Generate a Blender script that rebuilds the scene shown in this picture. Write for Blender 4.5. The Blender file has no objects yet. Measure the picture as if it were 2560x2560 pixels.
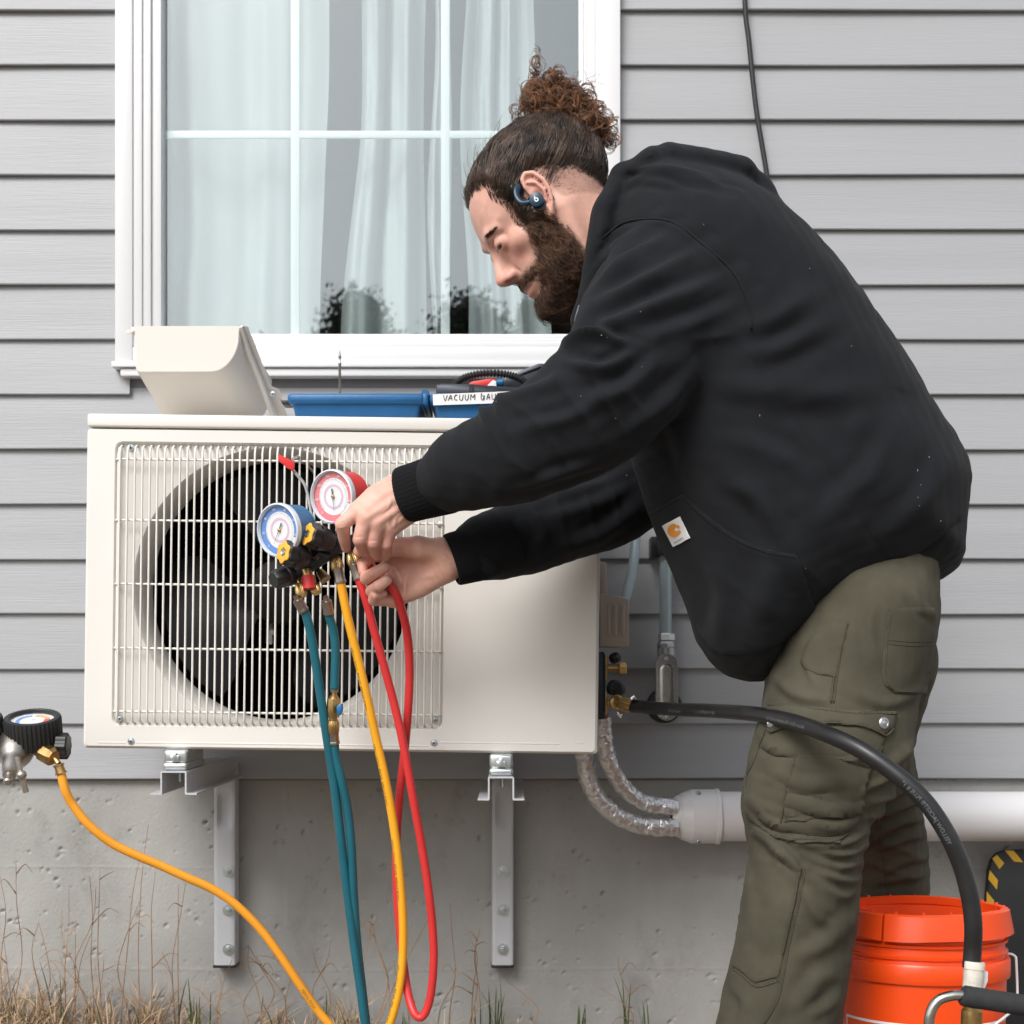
import bpy, bmesh, math, random
import numpy as np
from mathutils import Vector, Matrix, Quaternion
from mathutils.bvhtree import BVHTree

random.seed(7); rng = np.random.default_rng(7)
SC = bpy.context.scene
COL = SC.collection
rad = math.radians

# ------------------------------------------------------------------ camera
F, CX, HY, DW, CZ = 3600.0, 1280.0, 1680.0, 2.69, 0.646   # focal length and horizon in photo pixels, metres to the wall
cam_d = bpy.data.cameras.new('camera'); cam = bpy.data.objects.new('camera', cam_d); COL.objects.link(cam)
cam.location = (0, -DW, CZ); cam.rotation_euler = (rad(90), 0, 0)
cam_d.sensor_width = 36; cam_d.lens = 36 * F / 2560; cam_d.shift_y = (HY - 1280) / 2560
cam_d.clip_start = 0.05; cam_d.clip_end = 400
cam_d.dof.use_dof = True; cam_d.dof.focus_distance = 2.08; cam_d.dof.aperture_fstop = 9.0
SC.camera = cam
# ------------------------------------------------------------------ sky and sun (bright overcast, light from the upper left)
SUN_EL, SUN_AZ = rad(43), math.atan2(-0.50, -1.0)          # direction to the sun on the ground plane (x, y)
wd = bpy.data.worlds.new('World'); SC.world = wd; wd.use_nodes = True
nt = wd.node_tree; nt.nodes.clear()
sky = nt.nodes.new('ShaderNodeTexSky'); sky.sky_type = 'NISHITA'; sky.sun_disc = False
sky.sun_elevation = SUN_EL; sky.sun_rotation = SUN_AZ; sky.dust_density = 2.5; sky.air_density = 1.2; sky.ozone_density = 1
hs = nt.nodes.new('ShaderNodeHueSaturation'); hs.inputs['Saturation'].default_value = 0.30
bg = nt.nodes.new('ShaderNodeBackground'); bg.inputs['Strength'].default_value = 0.12
wo = nt.nodes.new('ShaderNodeOutputWorld')
nt.links.new(sky.outputs[0], hs.inputs['Color']); nt.links.new(hs.outputs[0], bg.inputs['Color']); nt.links.new(bg.outputs[0], wo.inputs['Surface'])
sl = bpy.data.lights.new('sun', 'SUN'); sl.energy = 1.5; sl.angle = rad(26); sl.color = (1, 0.985, 0.97)
so = bpy.data.objects.new('sun', sl); COL.objects.link(so); so.location = (-2, -4, 5)
to_sun = Vector((math.sin(SUN_AZ) * math.cos(SUN_EL), math.cos(SUN_AZ) * math.cos(SUN_EL), math.sin(SUN_EL)))
so.rotation_euler = to_sun.to_track_quat('Z', 'Y').to_euler()
vs = SC.view_settings; vs.view_transform = 'Standard'; vs.look = 'None'; vs.gamma = 1; vs.exposure = 0.70; vs.use_curve_mapping = False

# ------------------------------------------------------------------ helpers
def W(px, py, d):
    """photo pixel -> world point that lies d metres in front of the wall"""
    D = DW - d
    return Vector(((px - CX) / F * D, -d, CZ + (HY - py) / F * D))
def S(n, d): return n * (DW - d) / F
def WL(pts): return [W(*p) for p in pts]

def cr(pts, n=8, closed=False):
    """Catmull-Rom resampling; works on tuples of any length"""
    P = np.array([tuple(p) for p in pts], float); N = len(P); out = []
    rng_i = range(N) if closed else range(N - 1)
    for i in rng_i:
        p0 = P[(i - 1) % N] if closed or i > 0 else 2 * P[0] - P[1]
        p1 = P[i]; p2 = P[(i + 1) % N]
        p3 = P[(i + 2) % N] if closed or i + 2 < N else 2 * P[-1] - P[-2]
        for k in range(n):
            t = k / n
            out.append(0.5 * (2 * p1 + (p2 - p0) * t + (2 * p0 - 5 * p1 + 4 * p2 - p3) * t * t + (3 * p1 - p0 - 3 * p2 + p3) * t ** 3))
    if not closed: out.append(P[-1])
    return np.array(out)

class MB:
    """collects shapes; build() links them as ONE mesh object"""
    def __init__(s): s.v = []; s.f = []; s.m = []; s.mi = 0
    def add(s, vs_, fs_):
        o = len(s.v); s.v.extend([tuple(p) for p in vs_])
        for f in fs_: s.f.append(tuple(i + o for i in f)); s.m.append(s.mi)
        return s
    def box(s, x0, x1, y0, y1, z0, z1, bev=0.0, seg=2, M=None):
        bm = bmesh.new(); bmesh.ops.create_cube(bm, size=1)
        for v in bm.verts: v.co = Vector(((x0 + x1) / 2 + v.co.x * (x1 - x0), (y0 + y1) / 2 + v.co.y * (y1 - y0), (z0 + z1) / 2 + v.co.z * (z1 - z0)))
        return s._bm(bm, bev, seg, M)
    def _bm(s, bm, bev=0.0, seg=2, M=None):
        if bev > 0: bmesh.ops.bevel(bm, geom=bm.edges[:], offset=bev, segments=seg, profile=0.5, affect='EDGES')
        if M is not None: bmesh.ops.transform(bm, matrix=M, verts=bm.verts)
        bmesh.ops.recalc_face_normals(bm, faces=bm.faces)
        bm.verts.index_update()
        s.add([v.co.copy() for v in bm.verts], [[v.index for v in f.verts] for f in bm.faces]); bm.free(); return s
    def prism(s, loop, vec, bev=0.0, seg=2):
        bm = bmesh.new(); a = [bm.verts.new(Vector(p)) for p in loop]; vec = Vector(vec)
        b = [bm.verts.new(Vector(p) + vec) for p in loop]; n = len(a)
        bm.faces.new(a); bm.faces.new(b[::-1])
        for i in range(n): bm.faces.new((a[(i + 1) % n], a[i], b[i], b[(i + 1) % n]))
        return s._bm(bm, bev, seg)
    def loft(s, loops, closed=True, cap0=False, cap1=False):
        n = len(loops[0]); vs_ = [p for L in loops for p in L]; fs_ = []
        for i in range(len(loops) - 1):
            for j in range(n if closed else n - 1):
                k = (j + 1) % n
                fs_.append((i * n + j, i * n + k, (i + 1) * n + k, (i + 1) * n + j))
        if cap0: fs_.append(tuple(range(n))[::-1])
        if cap1: fs_.append(tuple((len(loops) - 1) * n + j for j in range(n)))
        return s.add(vs_, fs_)
    def sweep(s, pts, r, n=10, caps=True, prof=None, up=None):
        P = [Vector(p) for p in pts]; N = len(P)
        R = list(r) if hasattr(r, '__len__') else [r] * N
        T = [(P[min(i + 1, N - 1)] - P[max(i - 1, 0)]).normalized() for i in range(N)]
        u = Vector(up) if up is not None else (Vector((0, 0, 1)) if abs(T[0].z) < 0.9 else Vector((0, 1, 0)))
        u = (u - T[0] * u.dot(T[0])).normalized(); loops = []
        for i in range(N):
            u = (u - T[i] * u.dot(T[i])).normalized(); w = T[i].cross(u)
            if prof is None: loops.append([P[i] + (u * math.cos(a) + w * math.sin(a)) * R[i] for a in [2 * math.pi * k / n for k in range(n)]])
            else: loops.append([P[i] + (u * a + w * b) * R[i] for a, b in prof])
        return s.loft(loops, True, caps, caps)
    def lathe(s, prof, o, ax, n=24, cap0=True, cap1=True, fn=None):
        o = Vector(o); ax = Vector(ax).normalized()
        u = ax.orthogonal().normalized(); w = ax.cross(u)
        loops = [[o + ax * h + (u * math.cos(a) + w * math.sin(a)) * (r * (fn(a, r, h) if fn else 1)) for a in [2 * math.pi * k / n for k in range(n)]] for r, h in prof]
        return s.loft(loops, True, cap0, cap1)
    def sphere(s, c, r, n=12, sc=(1, 1, 1)):
        prof = [(math.sin(math.pi * i / n), -math.cos(math.pi * i / n)) for i in range(1, n)]
        loops = [[Vector(c) + Vector((rr * math.cos(a) * sc[0] * r, rr * math.sin(a) * sc[1] * r, h * sc[2] * r)) for a in [2 * math.pi * k / (2 * n) for k in range(2 * n)]] for rr, h in prof]
        return s.loft(loops, True, True, True)

def raw_mesh(name, v, f, mats, m=None, angle=35, smooth=True):
    me = bpy.data.meshes.new(name)
    me.from_pydata([tuple(p) for p in v], [], [tuple(q) for q in f]); me.update()
    for x in (mats if isinstance(mats, (list, tuple)) else [mats]): me.materials.append(x)
    if m is not None and len(m): me.polygons.foreach_set('material_index', m)
    if smooth:
        me.polygons.foreach_set('use_smooth', [True] * len(me.polygons))
        if angle is not None and angle < 180: me.set_sharp_from_angle(angle=rad(angle))
    return me

MW = {}                                              # world matrix of every empty
def obj(name, mb, mats, parent=None, angle=35, smooth=True, local=False, label=None, origin=None, kind=None):
    v, f, m = (mb.v, mb.f, mb.m) if isinstance(mb, MB) else (mb[0], mb[1], None)
    V = np.array([tuple(p) for p in v], float).reshape(-1, 3)
    M = Matrix.Identity(4)
    if parent is not None: M = MW[parent.name]
    if not local and len(V):
        A = np.array(M.inverted()); V = V @ A[:3, :3].T + A[:3, 3]
    loc = Vector((0, 0, 0))
    if origin == 'centre' and len(V):
        c = (V.min(0) + V.max(0)) / 2; V = V - c; loc = Vector(c)
    me = raw_mesh(name, V, f, mats, m, angle, smooth)
    o = bpy.data.objects.new(name, me); COL.objects.link(o); o.location = loc
    if parent is not None: o.parent = parent
    MW[o.name] = M @ Matrix.Translation(loc)
    if label: o['label'] = label
    if kind: o['kind'] = kind
    return o
def tag(o, label, cat, group=None, kind=None):
    o['label'] = label; o['category'] = cat
    if group: o['group'] = group
    if kind: o['kind'] = kind
    return o
def thing(name, label, cat, loc=(0, 0, 0), group=None, rot=(0, 0, 0)):
    o = bpy.data.objects.new(name, None); COL.objects.link(o); o.location = loc; o.rotation_euler = rot
    o.empty_display_size = 0.05
    MW[o.name] = Matrix.Translation(Vector(loc)) @ Matrix.LocRotScale(None, o.rotation_euler, None)
    return tag(o, label, cat, group)
def inst(src, parent, loc, name=None):
    c = src.copy(); COL.objects.link(c); c.parent = parent; c.location = loc
    MW[c.name] = MW[parent.name] @ Matrix.Translation(Vector(loc)); return c

# ------------------------------------------------------------------ materials
def mat(name, col, rough=0.5, metal=0.0, var=0.0, vscale=6, bump=0.0, bscale=300, bdist=0.001, stretch=(1, 1, 1), spec=0.5, sss=0.0, coat=0.0, tint=None, rvar=0.0, dirt=None, dscale=40, damt=0.5, bdetail=4, sheen=0.0):
    m = bpy.data.materials.new(name); m.use_nodes = True; n = m.node_tree.nodes; l = m.node_tree.links
    p = n['Principled BSDF']; c4 = (*col, 1)
    p.inputs['Base Color'].default_value = c4; p.inputs['Roughness'].default_value = rough; p.inputs['Metallic'].default_value = metal
    p.inputs['Specular IOR Level'].default_value = spec
    if sss: p.inputs['Subsurface Weight'].default_value = sss; p.inputs['Subsurface Radius'].default_value = (0.012, 0.005, 0.003); p.inputs['Subsurface Scale'].default_value = 1.0
    if coat: p.inputs['Coat Weight'].default_value = coat; p.inputs['Coat Roughness'].default_value = 0.1
    if sheen: p.inputs['Sheen Weight'].default_value = sheen; p.inputs['Sheen Roughness'].default_value = 0.6
    tc = n.new('ShaderNodeTexCoord'); mp = n.new('ShaderNodeMapping'); mp.inputs['Scale'].default_value = stretch
    l.new(tc.outputs['Object'], mp.inputs['Vector'])
    if var or tint:
        nz = n.new('ShaderNodeTexNoise'); nz.inputs['Scale'].default_value = vscale; nz.inputs['Detail'].default_value = 6; nz.inputs['Roughness'].default_value = 0.6
        l.new(mp.outputs[0], nz.inputs['Vector'])
        rp = n.new('ShaderNodeValToRGB'); rp.color_ramp.elements[0].position = 0.3; rp.color_ramp.elements[1].position = 0.7
        t = tint or col
        rp.color_ramp.elements[0].color = (*[x * (1 - var) for x in col], 1); rp.color_ramp.elements[1].color = (*[min(1, x * (1 + var)) for x in t], 1)
        l.new(nz.outputs[0], rp.inputs[0]); cur = rp.outputs[0]
        if dirt:
            n2 = n.new('ShaderNodeTexNoise'); n2.inputs['Scale'].default_value = dscale; n2.inputs['Detail'].default_value = 8; n2.inputs['Roughness'].default_value = 0.7
            l.new(mp.outputs[0], n2.inputs['Vector'])
            r2 = n.new('ShaderNodeValToRGB'); r2.color_ramp.elements[0].position = 0.55; r2.color_ramp.elements[1].position = 0.75
            r2.color_ramp.elements[0].color = (0, 0, 0, 1); r2.color_ramp.elements[1].color = (damt,) * 3 + (1,)
            l.new(n2.outputs[0], r2.inputs[0])
            mx = n.new('ShaderNodeMix'); mx.data_type = 'RGBA'; l.new(r2.outputs[0], mx.inputs[0]); l.new(cur, mx.inputs[6]); mx.inputs[7].default_value = (*dirt, 1)
            cur = mx.outputs[2]
        l.new(cur, p.inputs['Base Color'])
        if rvar:
            mr = n.new('ShaderNodeMapRange'); mr.inputs[3].default_value = rough - rvar; mr.inputs[4].default_value = rough + rvar
            l.new(nz.outputs[0], mr.inputs[0]); l.new(mr.outputs[0], p.inputs['Roughness'])
    if bump:
        nb = n.new('ShaderNodeTexNoise'); nb.inputs['Scale'].default_value = bscale; nb.inputs['Detail'].default_value = bdetail
        l.new(mp.outputs[0], nb.inputs['Vector'])
        bp = n.new('ShaderNodeBump'); bp.inputs['Strength'].default_value = bump; bp.inputs['Distance'].default_value = bdist
        l.new(nb.outputs[0], bp.inputs['Height']); l.new(bp.outputs[0], p.inputs['Normal'])
    return m

M = {}
M['siding'] = mat('vinyl_siding', (0.335, 0.340, 0.352), 0.45, var=0.05, vscale=1.3, bump=0.35, bscale=40, bdist=0.0012, stretch=(0.35, 1, 14))
M['white_trim'] = mat('white_vinyl', (0.715, 0.715, 0.72), 0.35, var=0.015, vscale=4, bump=0.04, bscale=300)
M['muntin'] = mat('muntin_white', (0.78, 0.79, 0.785), 0.4)
M['concrete'] = mat('concrete', (0.335, 0.328, 0.312), 0.9, var=0.17, vscale=4, bump=0.5, bscale=260, bdist=0.0015, dirt=(0.17, 0.16, 0.145), dscale=7, damt=0.5, stretch=(1, 1, 0.7))
M['curtain'] = mat('curtain_cloth', (0.475, 0.50, 0.495), 0.85, bump=0.1, bscale=900, var=0.02, vscale=3)
M['room'] = mat('room_plaster', (0.22, 0.21, 0.22), 0.9)
M['ivory'] = mat('ivory_paint', (0.715, 0.69, 0.645), 0.38, var=0.035, vscale=2.5, bump=0.04, bscale=900, bdist=0.0004)
M['ivory_wire'] = mat('ivory_coating', (0.74, 0.715, 0.66), 0.35)
M['cover'] = mat('cover_paint', (0.70, 0.655, 0.60), 0.32, var=0.02, vscale=4)
M['beige'] = mat('beige_plastic', (0.50, 0.43, 0.37), 0.45, var=0.03)
M['fan'] = mat('fan_black', (0.008, 0.0082, 0.0105), 0.5, var=0.1, vscale=9, spec=0.18)
M['coil'] = mat('coil_and_shade_black', (0.005, 0.0055, 0.007), 0.6, spec=0.1)  # near-black for the coil fins and for the added box that darkens the inside
M['galv'] = mat('galvanised_steel', (0.66, 0.70, 0.71), 0.35, 0.9, var=0.12, vscale=60, rvar=0.1)
M['zinc'] = mat('zinc_bolt', (0.62, 0.68, 0.70), 0.28, 1.0, var=0.15, vscale=120)
M['bracket'] = mat('bracket_grey_paint', (0.50, 0.51, 0.53), 0.38, var=0.03, vscale=8, bump=0.05, bscale=700, bdist=0.0004)
M['emt'] = mat('conduit_grey', (0.33, 0.40, 0.42), 0.45, 0.35, var=0.12, vscale=35)
M['castalu'] = mat('cast_aluminium', (0.40, 0.41, 0.42), 0.42, 0.85, var=0.12, vscale=60)
M['alu'] = mat('aluminium', (0.72, 0.72, 0.72), 0.25, 1.0, var=0.08, vscale=50)
M['steel'] = mat('bright_steel', (0.50, 0.49, 0.46), 0.22, 1.0, var=0.15, vscale=25, rvar=0.08)
M['nickel'] = mat('nickel', (0.50, 0.46, 0.41), 0.38, 1.0, var=0.08, vscale=40)
M['brass'] = mat('brass', (0.52, 0.34, 0.14), 0.36, 1.0, var=0.2, vscale=70, rvar=0.1)
M['brassdark'] = mat('brass_worn', (0.36, 0.24, 0.11), 0.4, 1.0, var=0.3, vscale=60)
M['ferrule'] = mat('ferrule_metal', (0.42, 0.37, 0.33), 0.3, 1.0, var=0.15, vscale=60)
M['foil'] = mat('foil', (0.82, 0.82, 0.83), 0.28, 0.78, bump=1.0, bscale=75, bdist=0.006, bdetail=3)
M['black'] = mat('black_plastic', (0.018, 0.018, 0.020), 0.42, var=0.2, vscale=30, bump=0.05, bscale=900, bdist=0.0003)
M['rubber'] = mat('black_rubber', (0.016, 0.016, 0.017), 0.55, var=0.25, vscale=25)
M['hoseblack'] = mat('hose_black', (0.014, 0.014, 0.015), 0.38, var=0.3, vscale=20, bump=0.12, bscale=500, bdist=0.0005)
M['foam'] = mat('foam_grip', (0.022, 0.022, 0.023), 0.85, bump=0.5, bscale=900, bdist=0.0008, var=0.2, vscale=90)
M['anod'] = mat('manifold_body', (0.035, 0.040, 0.052), 0.40, 0.4, var=0.1, vscale=30)
M['orange_knob'] = mat('yellow_knob', (0.85, 0.42, 0.05), 0.4, var=0.04)
M['red'] = mat('red_hose', (0.62, 0.035, 0.035), 0.32, var=0.08, vscale=15)
M['redcap'] = mat('red_rubber', (0.66, 0.03, 0.03), 0.45, var=0.06)
M['yellow'] = mat('yellow_hose', (0.86, 0.40, 0.02), 0.36, var=0.05, vscale=15)
M['orange'] = mat('orange_hose', (0.86, 0.35, 0.025), 0.36, var=0.05, vscale=15)
M['teal'] = mat('teal_hose', (0.012, 0.115, 0.155), 0.32, var=0.12, vscale=15)
M['casing_blue'] = mat('blue_case', (0.008, 0.105, 0.27), 0.42, var=0.12, vscale=20, bump=0.5, bscale=420, bdist=0.0008)
M['gauge_blue'] = mat('gauge_blue', (0.01, 0.12, 0.27), 0.35)
M['paper'] = mat('paper_white', (0.80, 0.80, 0.80), 0.6)
M['ink'] = mat('ink_black', (0.03, 0.03, 0.045), 0.6)
M['ink_hose'] = mat('hose_print', (0.10, 0.07, 0.03), 0.6)
M['print_grey'] = mat('hose_print_grey', (0.15, 0.17, 0.175), 0.6)
M['dial_blue'] = mat('dial_blue', (0.13, 0.27, 0.62), 0.5)
M['dial_red'] = mat('dial_red', (0.80, 0.22, 0.24), 0.5)
M['dial_pink'] = mat('dial_pink', (0.70, 0.50, 0.62), 0.5)
M['dial_orange'] = mat('dial_orange', (0.85, 0.42, 0.12), 0.5)
M['needle'] = mat('needle_dark', (0.05, 0.06, 0.08), 0.4)
M['bucket'] = mat('bucket_orange', (0.88, 0.075, 0.008), 0.34, var=0.05, vscale=4, rvar=0.06, sss=0.0)
M['pipe'] = mat('white_pvc', (0.76, 0.75, 0.755), 0.33, var=0.015, vscale=5)
M['stripe'] = mat('hazard_yellow', (0.62, 0.36, 0.02), 0.5, var=0.15, vscale=30)
M['board'] = mat('board_black', (0.013, 0.013, 0.014), 0.6, var=0.2, vscale=30)
M['grass_dry'] = mat('dry_grass', (0.30, 0.17, 0.095), 0.75, var=0.45, vscale=30, tint=(0.56, 0.41, 0.26))
M['straw'] = mat('straw', (0.16, 0.085, 0.05), 0.75, var=0.4, vscale=9, tint=(0.38, 0.24, 0.14))
M['grass_green'] = mat('green_grass', (0.07, 0.11, 0.035), 0.6, var=0.4, vscale=12)
M['soil'] = mat('soil', (0.185, 0.155, 0.118), 0.95, var=0.4, vscale=18, bump=0.8, bscale=60, bdist=0.01)
M['leaf'] = mat('tree_leaf', (0.10, 0.11, 0.075), 0.7, var=0.4, vscale=2)
M['bark'] = mat('bark', (0.09, 0.07, 0.055), 0.9, var=0.3)
M['stickergreen'] = mat('sticker_green', (0.45, 0.50, 0.05), 0.5)

def glass_mat(name, tint, refl):
    m = bpy.data.materials.new(name); m.use_nodes = True; n = m.node_tree.nodes; l = m.node_tree.links; n.clear()
    o = n.new('ShaderNodeOutputMaterial'); mx = n.new('ShaderNodeMixShader'); tr = n.new('ShaderNodeBsdfTransparent'); gl = n.new('ShaderNodeBsdfGlossy')
    tr.inputs['Color'].default_value = (*tint, 1); gl.inputs['Roughness'].default_value = 0.0; gl.inputs['Color'].default_value = (0.93, 0.98, 1.0, 1)
    fr = n.new('ShaderNodeLayerWeight'); pw = n.new('ShaderNodeMath'); pw.operation = 'POWER'; pw.inputs[1].default_value = 5.0; l.new(fr.outputs['Facing'], pw.inputs[0])
    ma = n.new('ShaderNodeMath'); ma.operation = 'MULTIPLY_ADD'; ma.inputs[1].default_value = 0.9; ma.inputs[2].default_value = refl
    l.new(pw.outputs[0], ma.inputs[0]); l.new(ma.outputs[0], mx.inputs[0]); l.new(tr.outputs[0], mx.inputs[1]); l.new(gl.outputs[0], mx.inputs[2]); l.new(mx.outputs[0], o.inputs['Surface'])
    return m
M['pane'] = glass_mat('window_glass', (0.92, 0.952, 0.948), 0.14)
M['lens'] = glass_mat('gauge_lens', (0.97, 0.975, 0.98), 0.035)

# ------------------------------------------------------------------ ground
def sstep(a, b, x):
    t = np.clip((x - a) / (b - a), 0, 1); return t * t * (3 - 2 * t)
def ground_z(x, y):
    x = np.asarray(x, float); y = np.asarray(y, float)
    near = sstep(0.0, 0.7, -y)
    z = -0.02 - 0.035 * sstep(0.15, 0.7, x) * sstep(0.02, 0.2, -y) - 0.07 * near * (1 - 0.5 * sstep(0.15, 0.7, x)) 
    return z + 0.008 * np.sin(x * 9 + y * 5) * np.cos(y * 11 - x * 3)
gx = np.concatenate([[-150, -60, -25, -10, -5], np.linspace(-3, 3, 121), [5, 10, 25, 60, 150]])
gy = np.concatenate([[-150, -60, -25, -12, -6, -4], np.linspace(-3, 0.05, 60)])
XX, YY = np.meshgrid(gx, gy); ZZ = ground_z(XX, YY)
nx, ny = len(gx), len(gy)
gv = np.stack([XX.ravel(), YY.ravel(), ZZ.ravel()], 1)
gf = [(j * nx + i, j * nx + i + 1, (j + 1) * nx + i + 1, (j + 1) * nx + i) for j in range(ny - 1) for i in range(nx - 1)]
tag(obj('ground', (gv, gf), M['soil']), 'bare brown soil with dry grass at the foot of the wall', 'ground', kind='structure')

# ------------------------------------------------------------------ house: siding, foundation, window
house = thing('house', 'house wall of grey lapped siding over a concrete foundation with a white window', 'house', (0, 0, 0))
XL, XR, ZT = -2.7, 2.9, 2.62
Z0 = W(0, 1946, 0).z; STEP = S(136.7, 0)
CL, CRt = W(302, 0, 0).x, W(1548, 0, 0).x           # outer edges of the window casing
def board(x0, x1, zb, seed):
    n = max(3, int((x1 - x0) / 0.03)); r = np.random.default_rng(seed)
    ph = r.uniform(0, 6.28, 6); xs = np.linspace(x0, x1, n)
    wob = 0.0007 * (np.sin(xs * 3.1 + ph[0]) + 0.6 * np.sin(xs * 7.7 + ph[1]) + 0.4 * np.sin(xs * 15 + ph[2]))
    dz = 0.0007 * np.sin(xs * 2.3 + ph[3]) + 0.0004 * np.sin(xs * 6.1 + ph[4])
    prof = [(0.0015, STEP + 0.014), (0.0032, STEP - 0.002), (0.0065, STEP * 0.72), (0.0092, STEP * 0.42), (0.0116, STEP * 0.14), (0.0128, 0.0045), (0.0130, 0.002), (0.0121, 0.0003), (0.0105, 0.0), (0.0035, 0.001), (0.0025, 0.004)]
    loops = []
    for i, x in enumerate(xs):
        loops.append([(x, -(d + wob[i] * min(1, d / 0.006)), zb + z + (dz[i] if z < 0.02 else 0)) for d, z in prof])
    return MB().loft(loops, closed=False)
k = 0
while Z0 + k * STEP < ZT:
    zb = Z0 + k * STEP
    if zb + STEP < W(0, 860, 0).z or zb > 2.3:
        obj('siding_board', board(XL, XR, zb, k), M['siding'], house, angle=25)
    else:
        obj('siding_board', board(XL, CL + 0.02, zb, k), M['siding'], house, angle=25)
        obj('siding_board', board(CRt - 0.02, XR, zb, 50 + k), M['siding'], house, angle=25)
    k += 1
zs0, zs1 = W(0, 840, 0).z + 0.0, 2.16
xi0, xi1 = W(409, 0, 0).x, W(1446, 0, 0).x
b = MB(); b.box(XL, xi0 - 0.01, 0.0005, 0.16, Z0 - 0.004, ZT); b.box(xi1 + 0.01, XR, 0.0005, 0.16, Z0 - 0.004, ZT)
b.box(xi0 - 0.01, xi1 + 0.01, 0.0005, 0.16, Z0 - 0.004, zs0 - 0.01); b.box(xi0 - 0.01, xi1 + 0.01, 0.0005, 0.16, zs1 + 0.01, ZT)
obj('sheathing', b, M['room'], house)
# foundation: dense sheet with real pits, form seams and trowel unevenness
fx = np.arange(-1.16, 1.22, 0.0024); fz = np.arange(-0.16, Z0 + 0.004, 0.0024)
FX, FZ = np.meshgrid(fx, fz); D = np.zeros_like(FX)
D += 0.0010 * np.sin(FX * 4.0 + 1) * np.sin(FZ * 7) + 0.0006 * np.sin(FX * 11 + FZ * 9)
def pit(x, z, a, b_, ang, dep):
    i0, i1 = np.searchsorted(fx, [x - 3 * a, x + 3 * a]); j0, j1 = np.searchsorted(fz, [z - 3 * a, z + 3 * a])
    if i1 <= i0 or j1 <= j0: return
    X = FX[j0:j1, i0:i1] - x; Z = FZ[j0:j1, i0:i1] - z
    c, s_ = math.cos(ang), math.sin(ang)
    q = ((X * c + Z * s_) / a) ** 2 + ((-X * s_ + Z * c) / b_) ** 2
    D[j0:j1, i0:i1] -= dep * np.exp(-q ** 1.5)
for _ in range(1500):
    a = random.choice([0.0016, 0.0018, 0.002, 0.002, 0.0024, 0.003, 0.0042]) * random.uniform(0.8, 1.3)
    pit(random.uniform(-1.55, 1.7), random.uniform(-0.1, Z0), a, a * random.uniform(0.45, 0.95), random.uniform(0.2, 1.3), min(0.005, a * random.uniform(0.6, 1.2)))
for _ in range(60):                                   # clusters of ragged voids
    cx, cz = random.uniform(-1.5, 1.6), random.uniform(-0.05, Z0 - 0.03)
    for _ in range(random.randint(3, 7)):
        a = random.uniform(0.0022, 0.0055)
        pit(cx + random.gauss(0, 0.007), cz + random.gauss(0, 0.0045), a, a * random.uniform(0.35, 0.75), random.uniform(0.1, 0.8), random.uniform(0.0012, 0.0034))
for xs_, dep in ((W(716, 0, 0).x, 0.0016), (W(1975, 0, 0).x, 0.0012), (-1.30, 0.001)):
    D += dep * np.exp(-((FX - xs_ - 0.0012 * np.sin(FZ * 40)) / 0.0032) ** 2) * (0.6 + 0.4 * np.sin(FZ * 60 + 2)) 
    D += 0.0008 * sstep(xs_, xs_ + 0.004, FX)
for zz in (0.09, 0.28):
    D += 0.0007 * np.exp(-((FZ - zz - 0.002 * np.sin(FX * 5)) / 0.002) ** 2)
D += 0.00016 * rng.standard_normal(D.shape)
nx, ny = len(fx), len(fz)
fv = np.stack([FX.ravel(), 0.003 - D.ravel(), FZ.ravel()], 1)
ii, jj = np.meshgrid(np.arange(nx - 1), np.arange(ny - 1)); q = (jj * nx + ii).ravel()
ff = np.stack([q, q + 1, q + 1 + nx, q + nx], 1).tolist()
fo = obj('foundation', (fv, ff), M['concrete'], house, angle=180)
b = MB(); b.box(XL, -1.16, 0.002, 0.02, -0.4, Z0); b.box(1.217, XR, 0.002, 0.02, -0.4, Z0); b.box(-1.16, 1.217, 0.003, 0.02, -0.4, -0.158); b.box(2.8, XR, 0.002, 0.02, -0.4, Z0); b.box(XL, XR, 0.03, 0.2, -0.4, Z0 - 0.002)
obj('foundation', b, M['concrete'], house)

win = obj('window', MB(), M['white_trim'], house)
def frame4(mb, x0, x1, y0, y1, w_l, w_r, w_b, d0, d1, bev=0.002):
    """left, right and bottom members given in photo pixels at the wall; d0..d1 metres in front of the wall"""
    P = lambda x, y: W(x, y, 0)
    zt = 2.30
    mb.box(P(x0, 0).x, P(x0 + w_l, 0).x, -d1, -d0, P(0, y1).z, zt, bev)
    mb.box(P(x1 - w_r, 0).x, P(x1, 0).x, -d1, -d0, P(0, y1).z, zt, bev)
    mb.box(P(x0 + w_l, 0).x - 0.0005, P(x1 - w_r, 0).x + 0.0005, -d1 + 0.0007, -d0, P(0, y1).z + 0.0004, P(0, y1 - w_b).z, bev)
    mb.box(P(x0 + w_l, 0).x - 0.0005, P(x1 - w_r, 0).x + 0.0005, -d1 + 0.0007, -d0, zs1, zt - 0.0004, bev)
b = MB(); frame4(b, 299, 1548, 0, 916, 44, 62, 40, 0.0, 0.034, 0.003); obj('casing', b, M['white_trim'], win)
b = MB(); frame4(b, 343, 1486, 0, 876, 22, 22, 14, -0.01, 0.0295, 0.0015); frame4(b, 365, 1464, 0, 862, 20, 6, 8, -0.012, 0.025, 0.0015); obj('frame', b, M['white_trim'], win)
b = MB(); frame4(b, 385, 1458, 0, 854, 24, 12, 14, -0.02, 0.0185, 0.002); obj('sash', b, M['white_trim'], win)
b = MB()
b.box(W(293, 0, 0).x, W(1552, 0, 0).x, -0.040, -0.002, W(0, 928, 0).z, W(0, 914, 0).z, 0.0015)
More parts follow.
